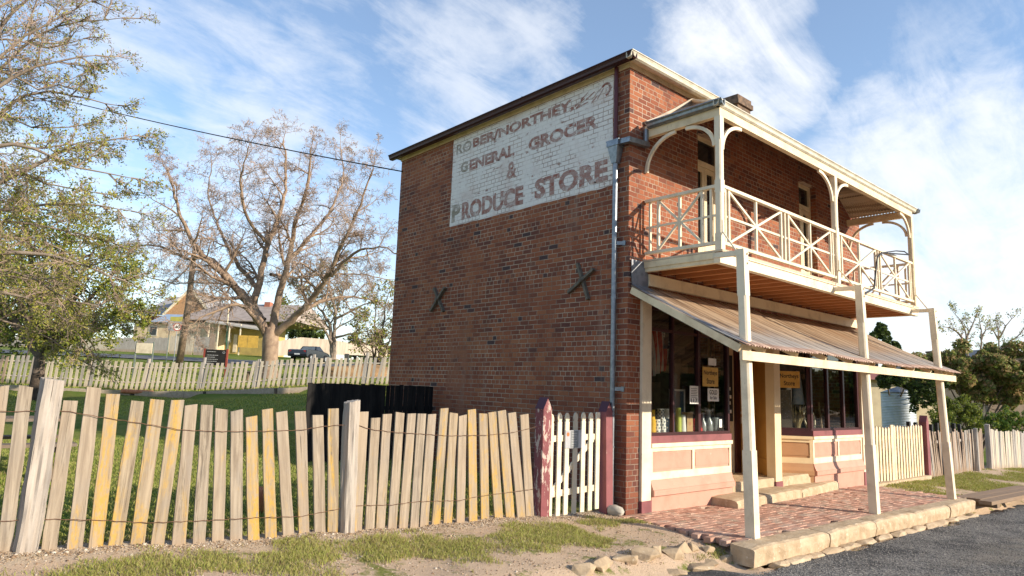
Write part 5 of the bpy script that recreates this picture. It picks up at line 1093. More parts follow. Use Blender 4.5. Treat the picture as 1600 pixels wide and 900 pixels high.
# ------------------------------------------------------------------ houses, fences and signs up the slope
def frame_at(px0, px1, d0, d1):
    a = PD(px0, 540, d0); b = PD(px1, 540, d1); a.z = b.z = 0; d = (b-a); return a, d.normalized(), d.length
def boxf(mb, a, u, x0, x1, y0, y1, z0, z1):
    """box in a frame: u along, v away"""
    v = Vector((-u.y, u.x, 0)); P_ = lambda x, y, z: a+u*x+v*y+Vector((0, 0, z))
    mb.add([P_(x0, y0, z0), P_(x1, y0, z0), P_(x1, y1, z0), P_(x0, y1, z0), P_(x0, y0, z1), P_(x1, y0, z1), P_(x1, y1, z1), P_(x0, y1, z1)], [(0, 3, 2, 1), (4, 5, 6, 7), (0, 1, 5, 4), (1, 2, 6, 5), (2, 3, 7, 6), (3, 0, 4, 7)]); return mb
def weather(name, a_, b_, period=.16):
    g = G(name, .7, .25); p = g.pos(); c = g.mix(g.mr(g.noise(p, 2.2, 5, .6), .4, .65), a_, b_); x, y, z = g.sep(p)
    st = g.ma('LESS_THAN', g.ma('FRACT', g.ma('DIVIDE', g.ma('ADD', g.ma('MULTIPLY', x, .79), g.ma('MULTIPLY', y, -.61)), period)), .12); c = g.mix(g.ma('MULTIPLY', st, .35), c, (.25, .18, .11)); g.color(c); return g.m
WBRD = weather('cream_vertical_boards', (.72, .56, .36), (.60, .45, .28)); YELL = mottled('yellow_boards', (.68, .42, .08), (.55, .34, .07), 3, .7, 0); GREYROOF = mottled('pinkish_grey_iron_roof', (.42, .34, .28), (.32, .255, .21), 2, .6, 0); BLUEROOF = mottled('pale_blue_iron_roof', (.34, .42, .52), (.28, .36, .45), 3, .45, 0)
ORBR = mottled('orange_gable_brick', (.50, .29, .15), (.38, .21, .11), 5, .9, 0)
HD = 72
a, u, L = frame_at(206, 338, HD, HD-1); k = HD/FPX
def zpx(py, px, d=HD): return PD(px, py, d).z
zg = h(a.x, a.y)-.3
ct = thing('cottage', 'cream timber cottage with pinkish iron roof and a veranda beyond the big bare tree', 'house', (a.x, a.y, zg))
z_eL, z_eR = zpx(507, 206), zpx(500, 336)
m = MB(); boxf(m, a, u, 0, L, 0, 6, zg, zpx(503, 270)); m.build('wall', WBRD, ct)
v = Vector((-u.y, u.x, 0))
m = MB(); boxf(m, a, u, -.6, 5.2, -.4, 3, zpx(504, 220), zpx(501, 220)); m.build('lean_to_roof', GREYROOF, ct)
m = MB(); x0, x1 = 2.1, 4.6; zt = zpx(503, 250)
m.add([a+u*x0+v*-.5+Vector((0, 0, zt)), a+u*x1+v*-.5+Vector((0, 0, zt)), a+u*(x1-.1)+v*1.6+Vector((0, 0, zt+1.0)), a+u*(x0+.3)+v*1.6+Vector((0, 0, zt+1.0)), a+u*x0+v*-.5+Vector((0, 0, zt-.05)), a+u*x1+v*-.5+Vector((0, 0, zt-.05))], [(0, 1, 2, 3), (4, 5, 1, 0)]); m.build('porch_roof', BLUEROOF, ct)
m = MB(); x0, x1 = 4.7, 18; zt = zpx(499, 300); zr = zpx(466, 340)
m.add([a+u*x0+v*-.45+Vector((0, 0, zt)), a+u*x1+v*-.45+Vector((0, 0, zt)), a+u*(x1-1)+v*5+Vector((0, 0, zr)), a+u*(x0+2.2)+v*5+Vector((0, 0, zr)), a+u*x0+v*10+Vector((0, 0, zt)), a+u*x1+v*10+Vector((0, 0, zt)), a+u*x0+v*-.45+Vector((0, 0, zt-.12)), a+u*x1+v*-.45+Vector((0, 0, zt-.12))], [(0, 1, 2, 3), (4, 3, 2, 5), (1, 5, 2), (0, 3, 4), (6, 7, 1, 0)]); rf_ = m.build('roof', GREYROOF, ct)
boxf(MB(), a, u, 12.2, 12.85, 4.2, 4.9, zr-.6, zr+.2).build('chimney', mottled('red_chimney', (.42, .16, .10), (.33, .13, .08), 4, .9, 0), rf_)
w0 = (232-206)*k; m = MB(); zb, zt_ = zpx(525, 238), zpx(509, 238)
boxf(m, a, u, w0-.05, w0+.95, -.05, .02, zb, zt_); wf_ = m.build('window', mottled('pale_window_trim', (.6, .55, .45), (.5, .45, .36), 4, .6, 0), ct); boxf(MB(), a, u, w0+.09, w0+.85, -.06, -.045, zb+.1, zt_-.1).build('pane', DKGLASS, wf_)
xv = (338-206)*k; ze = zpx(503, 340); ve = zpx(516, 400)
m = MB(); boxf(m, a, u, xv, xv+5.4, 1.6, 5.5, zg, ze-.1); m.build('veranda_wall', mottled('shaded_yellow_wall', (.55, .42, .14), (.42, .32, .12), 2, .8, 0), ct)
m = MB(); m.add([a+u*(xv-.2)+v*-1.2+Vector((0, 0, ze-.05)), a+u*(xv+5.6)+v*-1.2+Vector((0, 0, ve)), a+u*(xv+5.6)+v*1.7+Vector((0, 0, ve+.7)), a+u*(xv-.2)+v*1.7+Vector((0, 0, ze+.5)), a+u*(xv-.2)+v*-1.2+Vector((0, 0, ze-.2)), a+u*(xv+5.6)+v*-1.2+Vector((0, 0, ve-.15))], [(0, 1, 2, 3), (4, 5, 1, 0)]); m.build('veranda_roof', mottled('pale_veranda_iron', (.50, .47, .42), (.42, .38, .33), 2, .5, 0), ct)
for x in (.05, 1.1, 2.3, 3.5): boxf(MB(), a, u, xv+x, xv+x+.1, -1.1, -1.0, zg, ze-.1-.06*x).build('veranda_post', WHITEP, ct)
boxf(MB(), a, u, xv+.3, xv+1.2, 1.5, 1.58, zg+1.4, zg+2.4).build('blind', WHITEP, ct); boxf(MB(), a, u, xv+1.5, xv+1.9, 1.5, 1.58, zg+.4, zg+2.3).build('door', WHITEP, ct)
# brick gable house behind
GD = 90; a2, u2, L2_ = frame_at(254, 300, GD, GD); k2 = GD/FPX; zg2 = h(a2.x, a2.y)
bh = thing('brick_house', 'orange brick house with a steep white-edged gable rising behind the cream cottage', 'house', (a2.x, a2.y, zg2)); v2 = Vector((-u2.y, u2.x, 0))
ze2 = zpx(488, 256, GD); zp2 = zpx(450, 287, GD); xp = (289-254)*k2; Lx = xp*2
m = MB(); F2 = lambda x, y, z: a2+u2*x+v2*y+Vector((0, 0, z))
m.add([F2(0, 0, zg2), F2(Lx, 0, zg2), F2(Lx, 0, ze2), F2(xp, 0, zp2), F2(0, 0, ze2), F2(0, 8, zg2), F2(Lx, 8, zg2), F2(Lx, 8, ze2), F2(xp, 8, zp2), F2(0, 8, ze2)], [(0, 1, 2, 3, 4), (9, 8, 7, 6, 5), (0, 4, 9, 5), (1, 6, 7, 2)]); m.build('wall', ORBR, bh)
m = MB(); m.beam(F2(-.35, -.1, ze2-.3), F2(xp, -.1, zp2+.12), .12, .28); m.beam(F2(Lx+.35, -.1, ze2-.3), F2(xp, -.1, zp2+.12), .12, .28); m.build('barge_board', WHITEP, bh)
m = MB(); m.add([F2(-.4, -.05, ze2-.35), F2(xp, -.05, zp2+.1), F2(xp, 8.3, zp2+.1), F2(-.4, 8.3, ze2-.35), F2(Lx+.4, -.05, ze2-.35), F2(Lx+.4, 8.3, ze2-.35)], [(0, 1, 2, 3), (1, 4, 5, 2)]); m.add([F2(-4.5, 1.5, ze2-.2), F2(-.3, 1.5, ze2-.2), F2(.9, 5, zp2-.5), F2(-2.2, 5, zp2-.5)], [(0, 1, 2, 3)]); m.build('roof', mottled('grey_iron_roof', (.38, .36, .35), (.30, .28, .27), 2, .6, 0), bh)
boxf(MB(), a2, u2, -4.3, -.05, 1.9, 6, zg2, ze2-.22).build('side_wall', mottled('dark_red_brick', (.20, .09, .06), (.15, .07, .05), 4, .9, 0), bh)
# tall paling fence in front of the cottage
tf = thing('paling_fence', 'tall grey patched paling fence in front of the cream cottage', 'fence', PD(250, 550, 66)); rnd = random.Random(15)
for i, (p0, p1, y0, y1) in enumerate(((-60, 60, 524, 556), (60, 178, 527, 553), (178, 210, 528, 552), (212, 222, 526, 552), (222, 262, 528, 552), (264, 300, 526, 551), (302, 326, 527, 551), (326, 334, 522, 550))):
    A_, B_ = PD(p0, y1, 66-.004*p0), PD(p1, y1, 66-.004*p1); zt = PD((p0+p1)/2, y0, 66).z; zb = min(h(A_.x, A_.y), h(B_.x, B_.y))-.3; uu = (B_-A_); uu.z = 0; Ln = uu.length; uu.normalize()
    m = MB(); x = 0
    while x < Ln: w = rnd.uniform(.13, .17); boxf(m, Vector((A_.x, A_.y, 0)), uu, x, min(x+w, Ln), 0, .03, zb, zt+rnd.uniform(-.08, .06)); x += w+.012
    m.build('paling_panel', [GREYW, BACKW, GREYW, PALING][i % 4], tf)
yg = thing('yellow_gate', 'bright yellow boarded gate beside the cottage veranda', 'gate', PD(388, 545, 69))
for (p0, p1) in ((371, 385), (386, 402)):
    A_, B_ = PD(p0, 545, 69), PD(p1, 545, 69); zt, zb = PD(386, 524, 69).z, PD(386, 543, 69).z; uu = (B_-A_); uu.z = 0; Ln = uu.length; uu.normalize(); m = MB(); x = 0
    while x < Ln-.02: boxf(m, Vector((A_.x, A_.y, 0)), uu, x, min(x+.15, Ln), 0, .04, zb, zt); x += .165
    m.build('leaf', YELL, yg)
A_, B_ = PD(402, 546, 57), PD(470, 550, 66)
lf = thing('boundary_fence', 'long pale boundary fence running behind the dark pickup', 'fence', PD(500, 545, 74)); m = MB()
pp = [(430, 534, 550, 66), (470, 527, 548, 68), (520, 531, 548, 70), (560, 538, 549, 73), (605, 543, 552, 78)]
for (x0, t0, b0, d0), (x1, t1, b1, d1) in zip(pp, pp[1:]):
    A_, B_, Ta, Tb = PD(x0, b0+6, d0), PD(x1, b1+6, d1), PD(x0, t0, d0), PD(x1, t1, d1); off = Vector((.05, .07, 0))
    m = MB().add([A_, B_, Tb, Ta, A_+off, B_+off, Tb+off, Ta+off], [(0, 1, 2, 3), (7, 6, 5, 4), (3, 2, 6, 7), (0, 4, 5, 1), (1, 5, 6, 2), (0, 3, 7, 4)]); m.build('fence_panel', mottled('pale_board_fence', (.52, .43, .34), (.40, .33, .26), 1.2, .85, 0, stretch=(3, 3, .3)), lf)

# signs and poles beyond the back fence
def board(px0, py0, px1, py1, d): 
    a_ = PD(px0, py1, d); b_ = PD(px1, py1, d); u_ = b_-a_; u_.z = 0; L_ = u_.length; u_.normalize(); return Vector((a_.x, a_.y, 0)), u_, L_, PD((px0+px1)/2, py1, d).z, PD((px0+px1)/2, py0, d).z
GREENP = mottled('grey_green_post', (.22, .25, .22), (.16, .19, .16), 6, .6, 0); ALU = mottled('sign_back_aluminium', (.36, .37, .38), (.44, .45, .46), 3, .5, 0, metal=.3)
a_, u_, L_, z0, z1 = board(211, 536, 238, 552, 33); sgn = thing('blank_sign', 'blank white board on two thin green posts behind the back picket fence', 'sign', (a_+u_*L_/2).to_tuple()[:2]+(h(a_.x, a_.y),))
boxf(MB(), a_, u_, .03, L_-.03, -.02, .01, z0, z1).build('board', WHITEP, sgn)
for x in (-.03, L_-.03): boxf(MB(), a_, u_, x, x+.06, .011, .06, h(a_.x, a_.y)-.1, z1+.08).build('post', GREENP, sgn)
a_, u_, L_, z0, z1 = board(318, 546, 353, 571, 33); sgn = thing('heritage_sign', 'dark information board with red side posts in front of the big bare tree', 'sign', (a_+u_*L_/2).to_tuple()[:2]+(h(a_.x, a_.y),))
bd = boxf(MB(), a_, u_, .02, L_-.02, -.02, .02, z0, z1).build('board', mottled('dark_brown_board', (.022, .02, .018), (.03, .027, .024), 3, .5, 0), sgn)
for x, xt in ((-.05, .03), (L_-.03, .05)): boxf(MB(), a_, u_, x, x+.08, -.04, .04, h(a_.x, a_.y)-.1, z1+xt).build('post', mottled('rust_red_post', (.33, .07, .045), (.26, .06, .04), 3, .6, 0), sgn)
m = MB(); rnd = random.Random(3)
for i, (t, w) in enumerate(((.12, .5), (.34, .62), (.47, .5), (.60, .66), (.73, .55), (.86, .4))):
    zz_ = z1-(z1-z0)*t; x = .12
    while x < .12+w*L_*.75: ww = rnd.uniform(.03, .09); boxf(m, a_, u_, x, x+ww, -.024, -.0205, zz_-.028, zz_); x += ww+.02
m.build('board_text', mottled('pale_sign_text', (.45, .45, .43), (.4, .4, .38), 6, .7, 0), bd)
c_ = a_+u_*(L_-.15)+Vector((0, 0, z1-.13)); v_ = Vector((-u_.y, u_.x, 0)); m = MB(); m.tube([c_+v_*-.021+u_*.05*math.cos(t)+Vector((0, 0, .05*math.sin(t))) for t in np.linspace(0, 6.283, 15)], .012, 4); m.build('emblem', ALU, bd)
# school-zone style board, 40 disc
a_, u_, L_, z0, z1 = board(262, 502, 283, 517, 50); v_ = Vector((-u_.y, u_.x, 0)); zg_ = h(a_.x, a_.y)
sgn = thing('roadside_sign', 'grey roadside sign under an olive panel, on two thin posts before the tall fence', 'sign', (a_.x, a_.y, zg_))
boxf(MB(), a_, u_, 0, L_, -.02, .02, z0, z1).build('panel', ALU, sgn); boxf(MB(), a_, u_, .1, L_+.1, -.02, .02, z1+.01, z1+.34).build('top_panel', mottled('olive_panel', (.50, .46, .10), (.42, .38, .09), 3, .6, 0), sgn)
m = MB()
for x, z in ((.2, .45), (.45, .5), (.62, .42), (.25, .25), (.55, .2)): boxf(m, a_, u_, x, x+.09, -.026, -.021, z0+z, z0+z+.07)
m.build('panel_marks', PAPER, sgn)
for x in (.08, L_-.1): boxf(MB(), a_, u_, x, x+.05, .021, .07, zg_-.2, z0+.3).build('post', GREENP, sgn)
c_ = PD(277, 511, 49.5); sgn = thing('speed_sign', 'round white 40 speed disc with a red ring on a thin post', 'sign', (c_.x, c_.y, h(c_.x, c_.y)))
R40 = .30; n_ = (CAM-c_); n_.z = 0; n_.normalize(); e1 = Vector((-n_.y, n_.x, 0))
def disc(r0, r1, o): 
    m = MB(); N = 28; vs = [c_+n_*o+(e1*math.cos(t)+Vector((0, 0, math.sin(t))))*r for r in (r0, r1) for t in np.linspace(0, 6.2832, N, endpoint=False)]; return m.add(vs, [(i, (i+1) % N, N+(i+1) % N, N+i) for i in range(N)])
m = MB(); m.tube([c_-n_*.01, c_+n_*.008], R40, 28); dd = m.build('disc', PAPER, sgn); disc(R40*.72, R40*.99, .0105).build('ring', mottled('dull_red_ring', (.36, .06, .06), (.3, .05, .05), 3, .5, 0), dd)
m = MB(); text_mb(m, '40', lambda p, q, dpt: c_+n_*(.0105+dpt)+e1*p+Vector((0, 0, q)), -.17, .17, -.13, .13, .001, .02); m.build('numerals', INK, dd)
MB().tube([Vector((c_.x, c_.y, h(c_.x, c_.y)-.2))-n_*.05, c_-n_*.05+Vector((0, 0, .25))], .03, 8).build('post', ALU, sgn)
a_ = PD(281, 553, 44); a_.z = h(a_.x, a_.y)-.1; tag(MB().tube([a_, PD(294, 480, 44), PD(300, 425, 44), PD(305, 385, 44)], [.24, .2, .17, .13], 10).build('pale_tree_trunk', BARK, org=a_, smooth=True), 'slim pale leaning trunk in front of the cottage, next to the 40 disc', 'tree trunk')
a_ = PD(353, 560, 46); a_.z = h(a_.x, a_.y); sgn = thing('street_pole', 'thin pole, green below and white above, near the dark information board', 'pole', a_)
MB().tube([a_, PD(355.5, 505, 46)], .05, 8).build('lower_pole', mottled('green_pole', (.08, .20, .12), (.06, .16, .10), 4, .5, 0), sgn); MB().tube([PD(355.5, 505, 46), PD(357, 482, 46)], .045, 8).build('upper_pole', WHITEP, sgn)
a_ = PD(541, 570, 40); a_.z = h(a_.x, a_.y); tag(boxf(MB(), a_, u_, -.12, .12, -.1, .1, -.1, 1.15).build('bollard', mottled('charcoal_bollard', (.06, .065, .06), (.09, .09, .085), 4, .7, 0), org=a_), 'square charcoal bollard between the pickup and the shop wall', 'bollard')
a_ = PD(402, 568, 36); a_.z = h(a_.x, a_.y); bn = thing('bench', 'small dark bench partly hidden left of the big bare trunk', 'bench', a_)
boxf(MB(), a_, u_, -.5, .3, -.2, .2, .42, .47).build('seat', DARKW, bn); boxf(MB(), a_, u_, -.45, -.37, -.15, .15, -.05, .42).build('leg', DARKW, bn); boxf(MB(), a_, u_, .17, .25, -.15, .15, -.05, .42).build('leg', DARKW, bn)
# soil mound under the tree at right of the back fence
c_ = PD(575, 585, 36); zc = h(c_.x, c_.y); tag(MB().rock((c_.x, c_.y, zc+.1), (2.6, 1.5, .55), 7, 18, 1).build('soil_mound', mottled('orange_soil', (.36, .22, .11), (.26, .16, .08), 3, .95, .5, 8, .05), org=(c_.x, c_.y, zc), smooth=True), 'low mound of orange soil under the multi-stemmed shrub by the shop wall', 'mound')

# dark pickup parked on the side road
cpos = PD(484, 553, 62); cz = h(cpos.x, cpos.y)+.07
pk = thing('pickup', 'dark pickup with a tray parked on the side road, seen from its rear corner', 'pickup', (cpos.x, cpos.y, cz))
hd = Vector((.79, -.61, 0)).normalized(); hd.rotate(Matrix.Rotation(math.radians(76), 3, 'Z')); sd = Vector((-hd.y, hd.x, 0))
def cp(x, y, z): return Vector((cpos.x, cpos.y, cz))+hd*x+sd*y+Vector((0, 0, z))
NAVY = mottled('dark_car_paint', (.016, .018, .024), (.022, .024, .03), 2, .25, 0, spec=.6)
body = [(-2.35, .42), (-2.4, .62), (-2.36, .98), (-2.1, 1.04), (-.35, 1.04), (1.05, .98), (1.7, .9), (2.2, .78), (2.33, .6), (2.32, .36), (1.95, .34), (1.85, .55), (1.6, .68), (1.35, .68), (1.1, .55), (1.0, .32), (-1.0, .32), (-1.1, .55), (-1.35, .68), (-1.6, .68), (-1.85, .55), (-1.95, .40)]
m = MB(); N = len(body); rows = []
for y, kx_, kz in ((-.86, .985, .0), (-.9, 1, .0), (.9, 1, 0), (.86, .985, 0)): rows += [cp(x*kx_, y, z) for x, z in body]
m.add(rows, [(r*N+i, r*N+(i+1) % N, (r+1)*N+(i+1) % N, (r+1)*N+i) for r in range(3) for i in range(N)]+[tuple(range(N)), tuple(3*N+i for i in range(N))[::-1]]); bdy = m.build('body', NAVY, pk)
cab = [(-.45, 1.03, .84), (-.12, 1.42, .68), (.55, 1.44, .68), (1.15, 1.0, .82)]
m = MB(); vs = [cp(x, -y, z) for x, z, y in cab]+[cp(x, y, z) for x, z, y in cab]; m.add(vs, [(0, 1, 2, 3), (7, 6, 5, 4), (0, 4, 5, 1), (1, 5, 6, 2), (2, 6, 7, 3)]); m.build('cabin', NAVY, pk)
m = MB(); m.add([cp(-.425, -.66, 1.08), cp(-.425, .66, 1.08), cp(-.16, .58, 1.38), cp(-.16, -.58, 1.38)], [(0, 1, 2, 3)]); m.build('rear_window', mottled('pale_car_glass', (.10, .12, .13), (.14, .16, .17), 2, .1, 0, spec=.7), pk)
for s_ in (-1, 1): MB().add([cp(-.3, s_*.845, 1.06), cp(.98, s_*.835, 1.04), cp(.52, s_*.70, 1.38), cp(-.1, s_*.70, 1.37)], [(0, 1, 2, 3)]).build('side_window', DKGLASS, pk); MB().tube([cp(-2.385, s_*.66, .84), cp(-2.40, s_*.66, .84)], .01, 4).build('lamp_bolt', IRON, pk); q = MB(); [q.add([cp(-2.385, s_*.80, .72), cp(-2.375, s_*.58, .72), cp(-2.372, s_*.58, .95), cp(-2.38, s_*.80, .95)], [(0, 1, 2, 3)])]; q.build('tail_lamp', mottled('red_lamp', (.4, .02, .02), (.3, .02, .02), 3, .2, 0), pk)
MB().add([cp(-2.405, -.26, .55), cp(-2.405, .26, .55), cp(-2.40, .26, .67), cp(-2.40, -.26, .67)], [(0, 1, 2, 3)]).build('number_plate', PAPER, pk)
for x in (-1.47, 1.47):
    for s_ in (-1, 1):
        m = MB(); m.tube([cp(x, s_*.70, .33), cp(x, s_*.73, .33), cp(x, s_*.90, .33), cp(x, s_*.915, .33)], [.29, .33, .33, .29], 18); wh = m.build('wheel', mottled('tyre_rubber', (.012, .012, .012), (.02, .02, .02), 4, .8, 0), pk); MB().tube([cp(x, s_*.90, .33), cp(x, s_*.922, .33)], [.2, .19], 14).build('rim', ALU, wh)

# mid-distance trees by the pickup
d = 52; b = PD(522, 562, d); b.z = h(b.x, b.y); root = thing('small_tree', 'small twin-trunked tree with thin olive foliage beside the pickup', 'tree', b); T = Tree(31); par3 = dict(levels=3, seg=[.4, .3, .25], wander=[.14, .2, .24], up=[.02, 0, -.03], kids=[5, 5], t0=.1, ang=(25, 65), ratio=(.45, .7), rmin=.010, barklvl=0)
for pts, r0 in (([(520, 562), (517, 530), (512, 500), (490, 470), (470, 445)], .22), ([(521, 562), (522, 525), (524, 495), (535, 460), (545, 430)], .2), ([(517, 535), (500, 505), (475, 490), (450, 480)], .13), ([(524, 528), (545, 522), (575, 518)], .11), ([(523, 500), (560, 480), (590, 470)], .12), ([(524, 490), (515, 450), (510, 425)], .12)):
    sm = T.limb([PD(x, y, d+i*.3*(1 if r0 > .15 else -1)) for i, (x, y) in enumerate(pts)], r0, .03, 7, .03); T.sprout(sm, .42, 2.2, par3, .28, .15)
T.bark.build('limbs', BARKG, root, smooth=True); T.twig.build('twigs', TWIG, root); nd = np.array([tuple(p) for p in T.nodes]); crown_mesh(root, 'leaves', nd[NP.random(len(nd)) < .95], .10, [LEAF_OL, LEAF_Y, LEAF_PK], NP, .12, .6, [.45, .25, .3])
d = 37; b = PD(590, 585, d); b.z = h(b.x, b.y); root = thing('multi_stemmed_shrub', 'multi-stemmed shrub with sparse spring leaves against the left edge of the shop wall', 'shrub', b); T = Tree(33)
for pts, r0 in (([(588, 590), (582, 545), (572, 510)], .09), ([(592, 590), (594, 540), (600, 495), (606, 460)], .09), ([(590, 590), (604, 545), (618, 510)], .08), ([(588, 588), (570, 555), (560, 530)], .06), ([(590, 585), (586, 530), (588, 470)], .07)):
    sm = T.limb([PD(x, y, d) for x, y in pts], r0, .02, 6, .02); T.sprout(sm, .5, 1.3, par3, .2, .3)
T.bark.build('limbs', BARKD, root, smooth=True); T.twig.build('twigs', TWIG, root); nd = np.array([tuple(p) for p in T.nodes]); crown_mesh(root, 'leaves', nd[NP.random(len(nd)) < .8], .075, [LEAF_LM, LEAF_OL, LEAF_Y], NP, .08, .55, [.4, .3, .3])
d = 90
for i, (px, py, R, lab) in enumerate(((555, 540, 14, 'dark conifer on the skyline right of the charcoal bollard'), (480, 515, 20, 'dark evergreen behind the pale boundary fence, above the pickup'), (440, 505, 26, 'grey-green tree behind the big bare trunk'), (590, 545, 22, 'pale olive tree on the skyline touching the shop wall'))):
    b = PD(px, 556, d+i*5); b.z = h(b.x, b.y); shrub_tree('distant_tree', lab, b, 1.5, [tuple(PD(px, py, d+i*5)), tuple(PD(px-R*.7, py+R*.5, d+i*5)), tuple(PD(px+R*.7, py+R*.4, d+i*5)), tuple(PD(px, py-R*.8, d+i*5))], [np.array([R*.8*d/FPX]*3)]*4, 40, .25, [LEAF_D, LEAF_DK, LEAF_OL], [[.3, .7, 0], [.4, .6, 0], [.4, .3, .3], [.2, .1, .7]][i], 40+i, BARKD, .2, group='trees on the skyline')

# ------------------------------------------------------------------ right background
# house with a tank
a_, u_, L_, z0, z1 = board(1340, 560, 1408, 665, 42); v_ = Vector((-u_.y, u_.x, 0)); hb = thing('neighbour_house', 'cream house with a rusty red iron roof behind the corrugated tank', 'house', (a_.x, a_.y, h(a_.x, a_.y)))
zg_ = h(a_.x, a_.y)-.2; zt = PD(1370, 592, 42).z
CRW = mottled('cream_house_wall', (.66, .55, .36), (.56, .46, .30), 1.5, .8, 0)
boxf(MB(), a_, u_, -4, L_, 0, 6, zg_, zt).build('wall', CRW, hb); boxf(MB(), a_, u_, L_, L_+3.5, 2, 6, zg_, zt-.2).build('wing_wall', CRW, hb)
m = MB(); PF = lambda x, y, z: a_+u_*x+v_*y+Vector((0, 0, z))
m.add([PF(-4.4, -.5, zt-.05), PF(L_+.5, -.5, zt-.05), PF(L_-1, 3, zt+1.2), PF(-4.4, 3, zt+1.2), PF(L_+.5, 6, zt-.05), PF(-4.4, 6, zt-.05), PF(L_+3.8, 1.4, zt-.3), PF(L_+3.8, 6, zt-.3), PF(L_+.2, 3.2, zt+.9), PF(L_+3.2, 3.4, zt+.7)], [(0, 1, 2, 3), (2, 1, 4), (3, 2, 4, 5), (1, 6, 9, 8), (6, 7, 9)]); m.build('roof', mottled('rusty_red_iron', (.33, .12, .085), (.24, .10, .08), 2, .6, 0), hb)
boxf(MB(), a_, u_, L_+.6, L_+1.3, 1.95, 2.01, zg_+1.2, zt-.5).build('window', DKGLASS, hb)
c_ = PD(1405, 660, 33); zg_ = h(c_.x, c_.y); ztk = PD(1405, 614, 33).z; Rt = 24*33/FPX
tk = thing('water_tank', 'round corrugated galvanised water tank beside the cream neighbour house', 'water tank', (c_.x, c_.y, zg_))
prof = []; n = int((ztk-zg_)/.076*4)
for i in range(n+1): z = zg_+(ztk-zg_)*i/n; prof.append((Rt+.014*math.sin((z-zg_)/.076*2*math.pi)+(.012 if i % 56 < 4 else 0), z))
MB().lathe((c_.x, c_.y, 0), prof, 36).build('tank', mottled('blue_grey_galvanised', (.40, .44, .47), (.50, .53, .54), 3, .5, 0, metal=.35), tk, smooth=True); MB().lathe((c_.x, c_.y, ztk), [(Rt+.05, 0), (Rt*.5, .18), (.05, .3)], 36).build('lid', GALV, tk, smooth=True)
# push bike and clutter barely above the cream paling gate
p = AT(1412, 655, 1, 2.2); zz_ = p.z; bk = thing('bicycle', 'bicycle handlebars and saddle just showing above the cream paling gate', 'bicycle', (p.x, p.y, h(p.x, p.y)))
zb = h(p.x, p.y)
for dx in (-.55, .5): MB().tube([(p.x+dx+.33*math.cos(t), p.y, zb+.34+.33*math.sin(t)) for t in np.linspace(0, 6.283, 25)], .02, 6).build('wheel', IRON, bk)
m = MB(); m.tube([(p.x-.55, p.y, zb+.34), (p.x-.35, p.y, zb+.95), (p.x+.15, p.y, zb+.38), (p.x-.42, p.y, zb+.74), (p.x+.05, p.y, zb+.9)], .018, 6); m.tube([(p.x+.15, p.y, zb+.38), (p.x+.5, p.y, zb+.34)], .014, 6); m.tube([(p.x+.12, p.y, zb+.38), (p.x+.03, p.y, zb+1.02)], .016, 6); m.build('frame', WHITEP, bk)
m = MB(); m.tube([(p.x-.30, p.y-.3, zb+1.18), (p.x-.38, p.y-.1, zb+1.2), (p.x-.38, p.y+.1, zb+1.2), (p.x-.30, p.y+.3, zb+1.18)], .018, 6); m.tube([(p.x-.35, p.y, zb+.95), (p.x-.38, p.y, zb+1.2)], .016, 6); m.build('handlebar', IRON, bk); MB().rock((p.x+.04, p.y, zb+1.06), (.14, .08, .04), 3, 10, 1).build('saddle', IRON, bk, smooth=True)
# hedge trees, bushes
d = 36; b = PD(1520, 650, d); b.z = h(b.x, b.y)
shrub_tree('bronze_tree', 'broad low tree with bronze and olive foliage and many dark stems behind the right fence', b, 1.5, pts3([(1420, 580, -1.5), (1465, 568, 0), (1510, 566, .5), (1560, 564, .5), (1605, 570, 0), (1440, 598, -.6), (1500, 590, 1), (1550, 596, .5), (1600, 600, .5), (1645, 580, 0), (1535, 580, -.4), (1580, 582, -.4), (1485, 578, -.4), (1525, 610, 0), (1580, 615, .4)], d), rad3([30, 32, 34, 34, 34, 26, 32, 32, 34, 36, 32, 32, 30, 26, 26], d), 260, .105, [leafmat('bronze_leaf', (.48, .28, .16), (.30, .26, .10), .4), leafmat('pale_olive_leaf', (.32, .32, .10), (.20, .24, .06), .4), LEAF_D], [.38, .40, .22], 51, BARKD, .075, stems=8)
d = 31; b = PD(1395, 650, d+7); b.z = h(b.x, b.y)
shrub_tree('dark_tree', 'dark green overhanging tree in shade above the water tank', b, 1.5, pts3([(1385, 592, -1.5), (1418, 596, -2), (1450, 600, -2), (1440, 622, 0)], d), rad3([16, 20, 22, 20], d), 100, .07, [LEAF_DK, LEAF_D], [.6, .4], 57, BARKD, .1)
d = 26; b = PD(1492, 680, d); b.z = h(b.x, b.y)
shrub_tree('round_bush', 'round lime-green bush behind the rickety paling fence', b, .4, pts3([(1490, 648, 0), (1465, 655, 0), (1512, 645, 0), (1490, 630, .2), (1480, 668, 0), (1515, 665, 0)], d), rad3([26, 22, 20, 20, 22, 22], d), 90, .045, [LEAF_LM, LEAF_OL, LEAF_D], [.45, .2, .35], 52, BARKD, .05, cat='bush')
d = 33; b = PD(1572, 680, d); b.z = h(b.x, b.y)
shrub_tree('green_bush', 'bright green rounded bush behind the silvery paling fence', b, .4, pts3([(1545, 662, 0), (1572, 655, 0), (1600, 660, 0), (1575, 672, 0), (1625, 665, 0)], d), rad3([20, 22, 20, 24, 24], d), 80, .055, [LEAF_GR, LEAF_LM], [.65, .35], 53, BARKD, .05, cat='bush')
d = 62; b = PD(1372, 640, d); b.z = h(b.x, b.y)
shrub_tree('conifer', 'dark conifer top peeping over the awning behind the middle street post', b, 8, pts3([(1375, 520, 0), (1362, 535, 0), (1390, 540, 0), (1378, 512, 0)], d), rad3([14, 16, 16, 8], d), 80, .16, [LEAF_D, LEAF_DK], [.5, .5], 54, BARKD, .2)
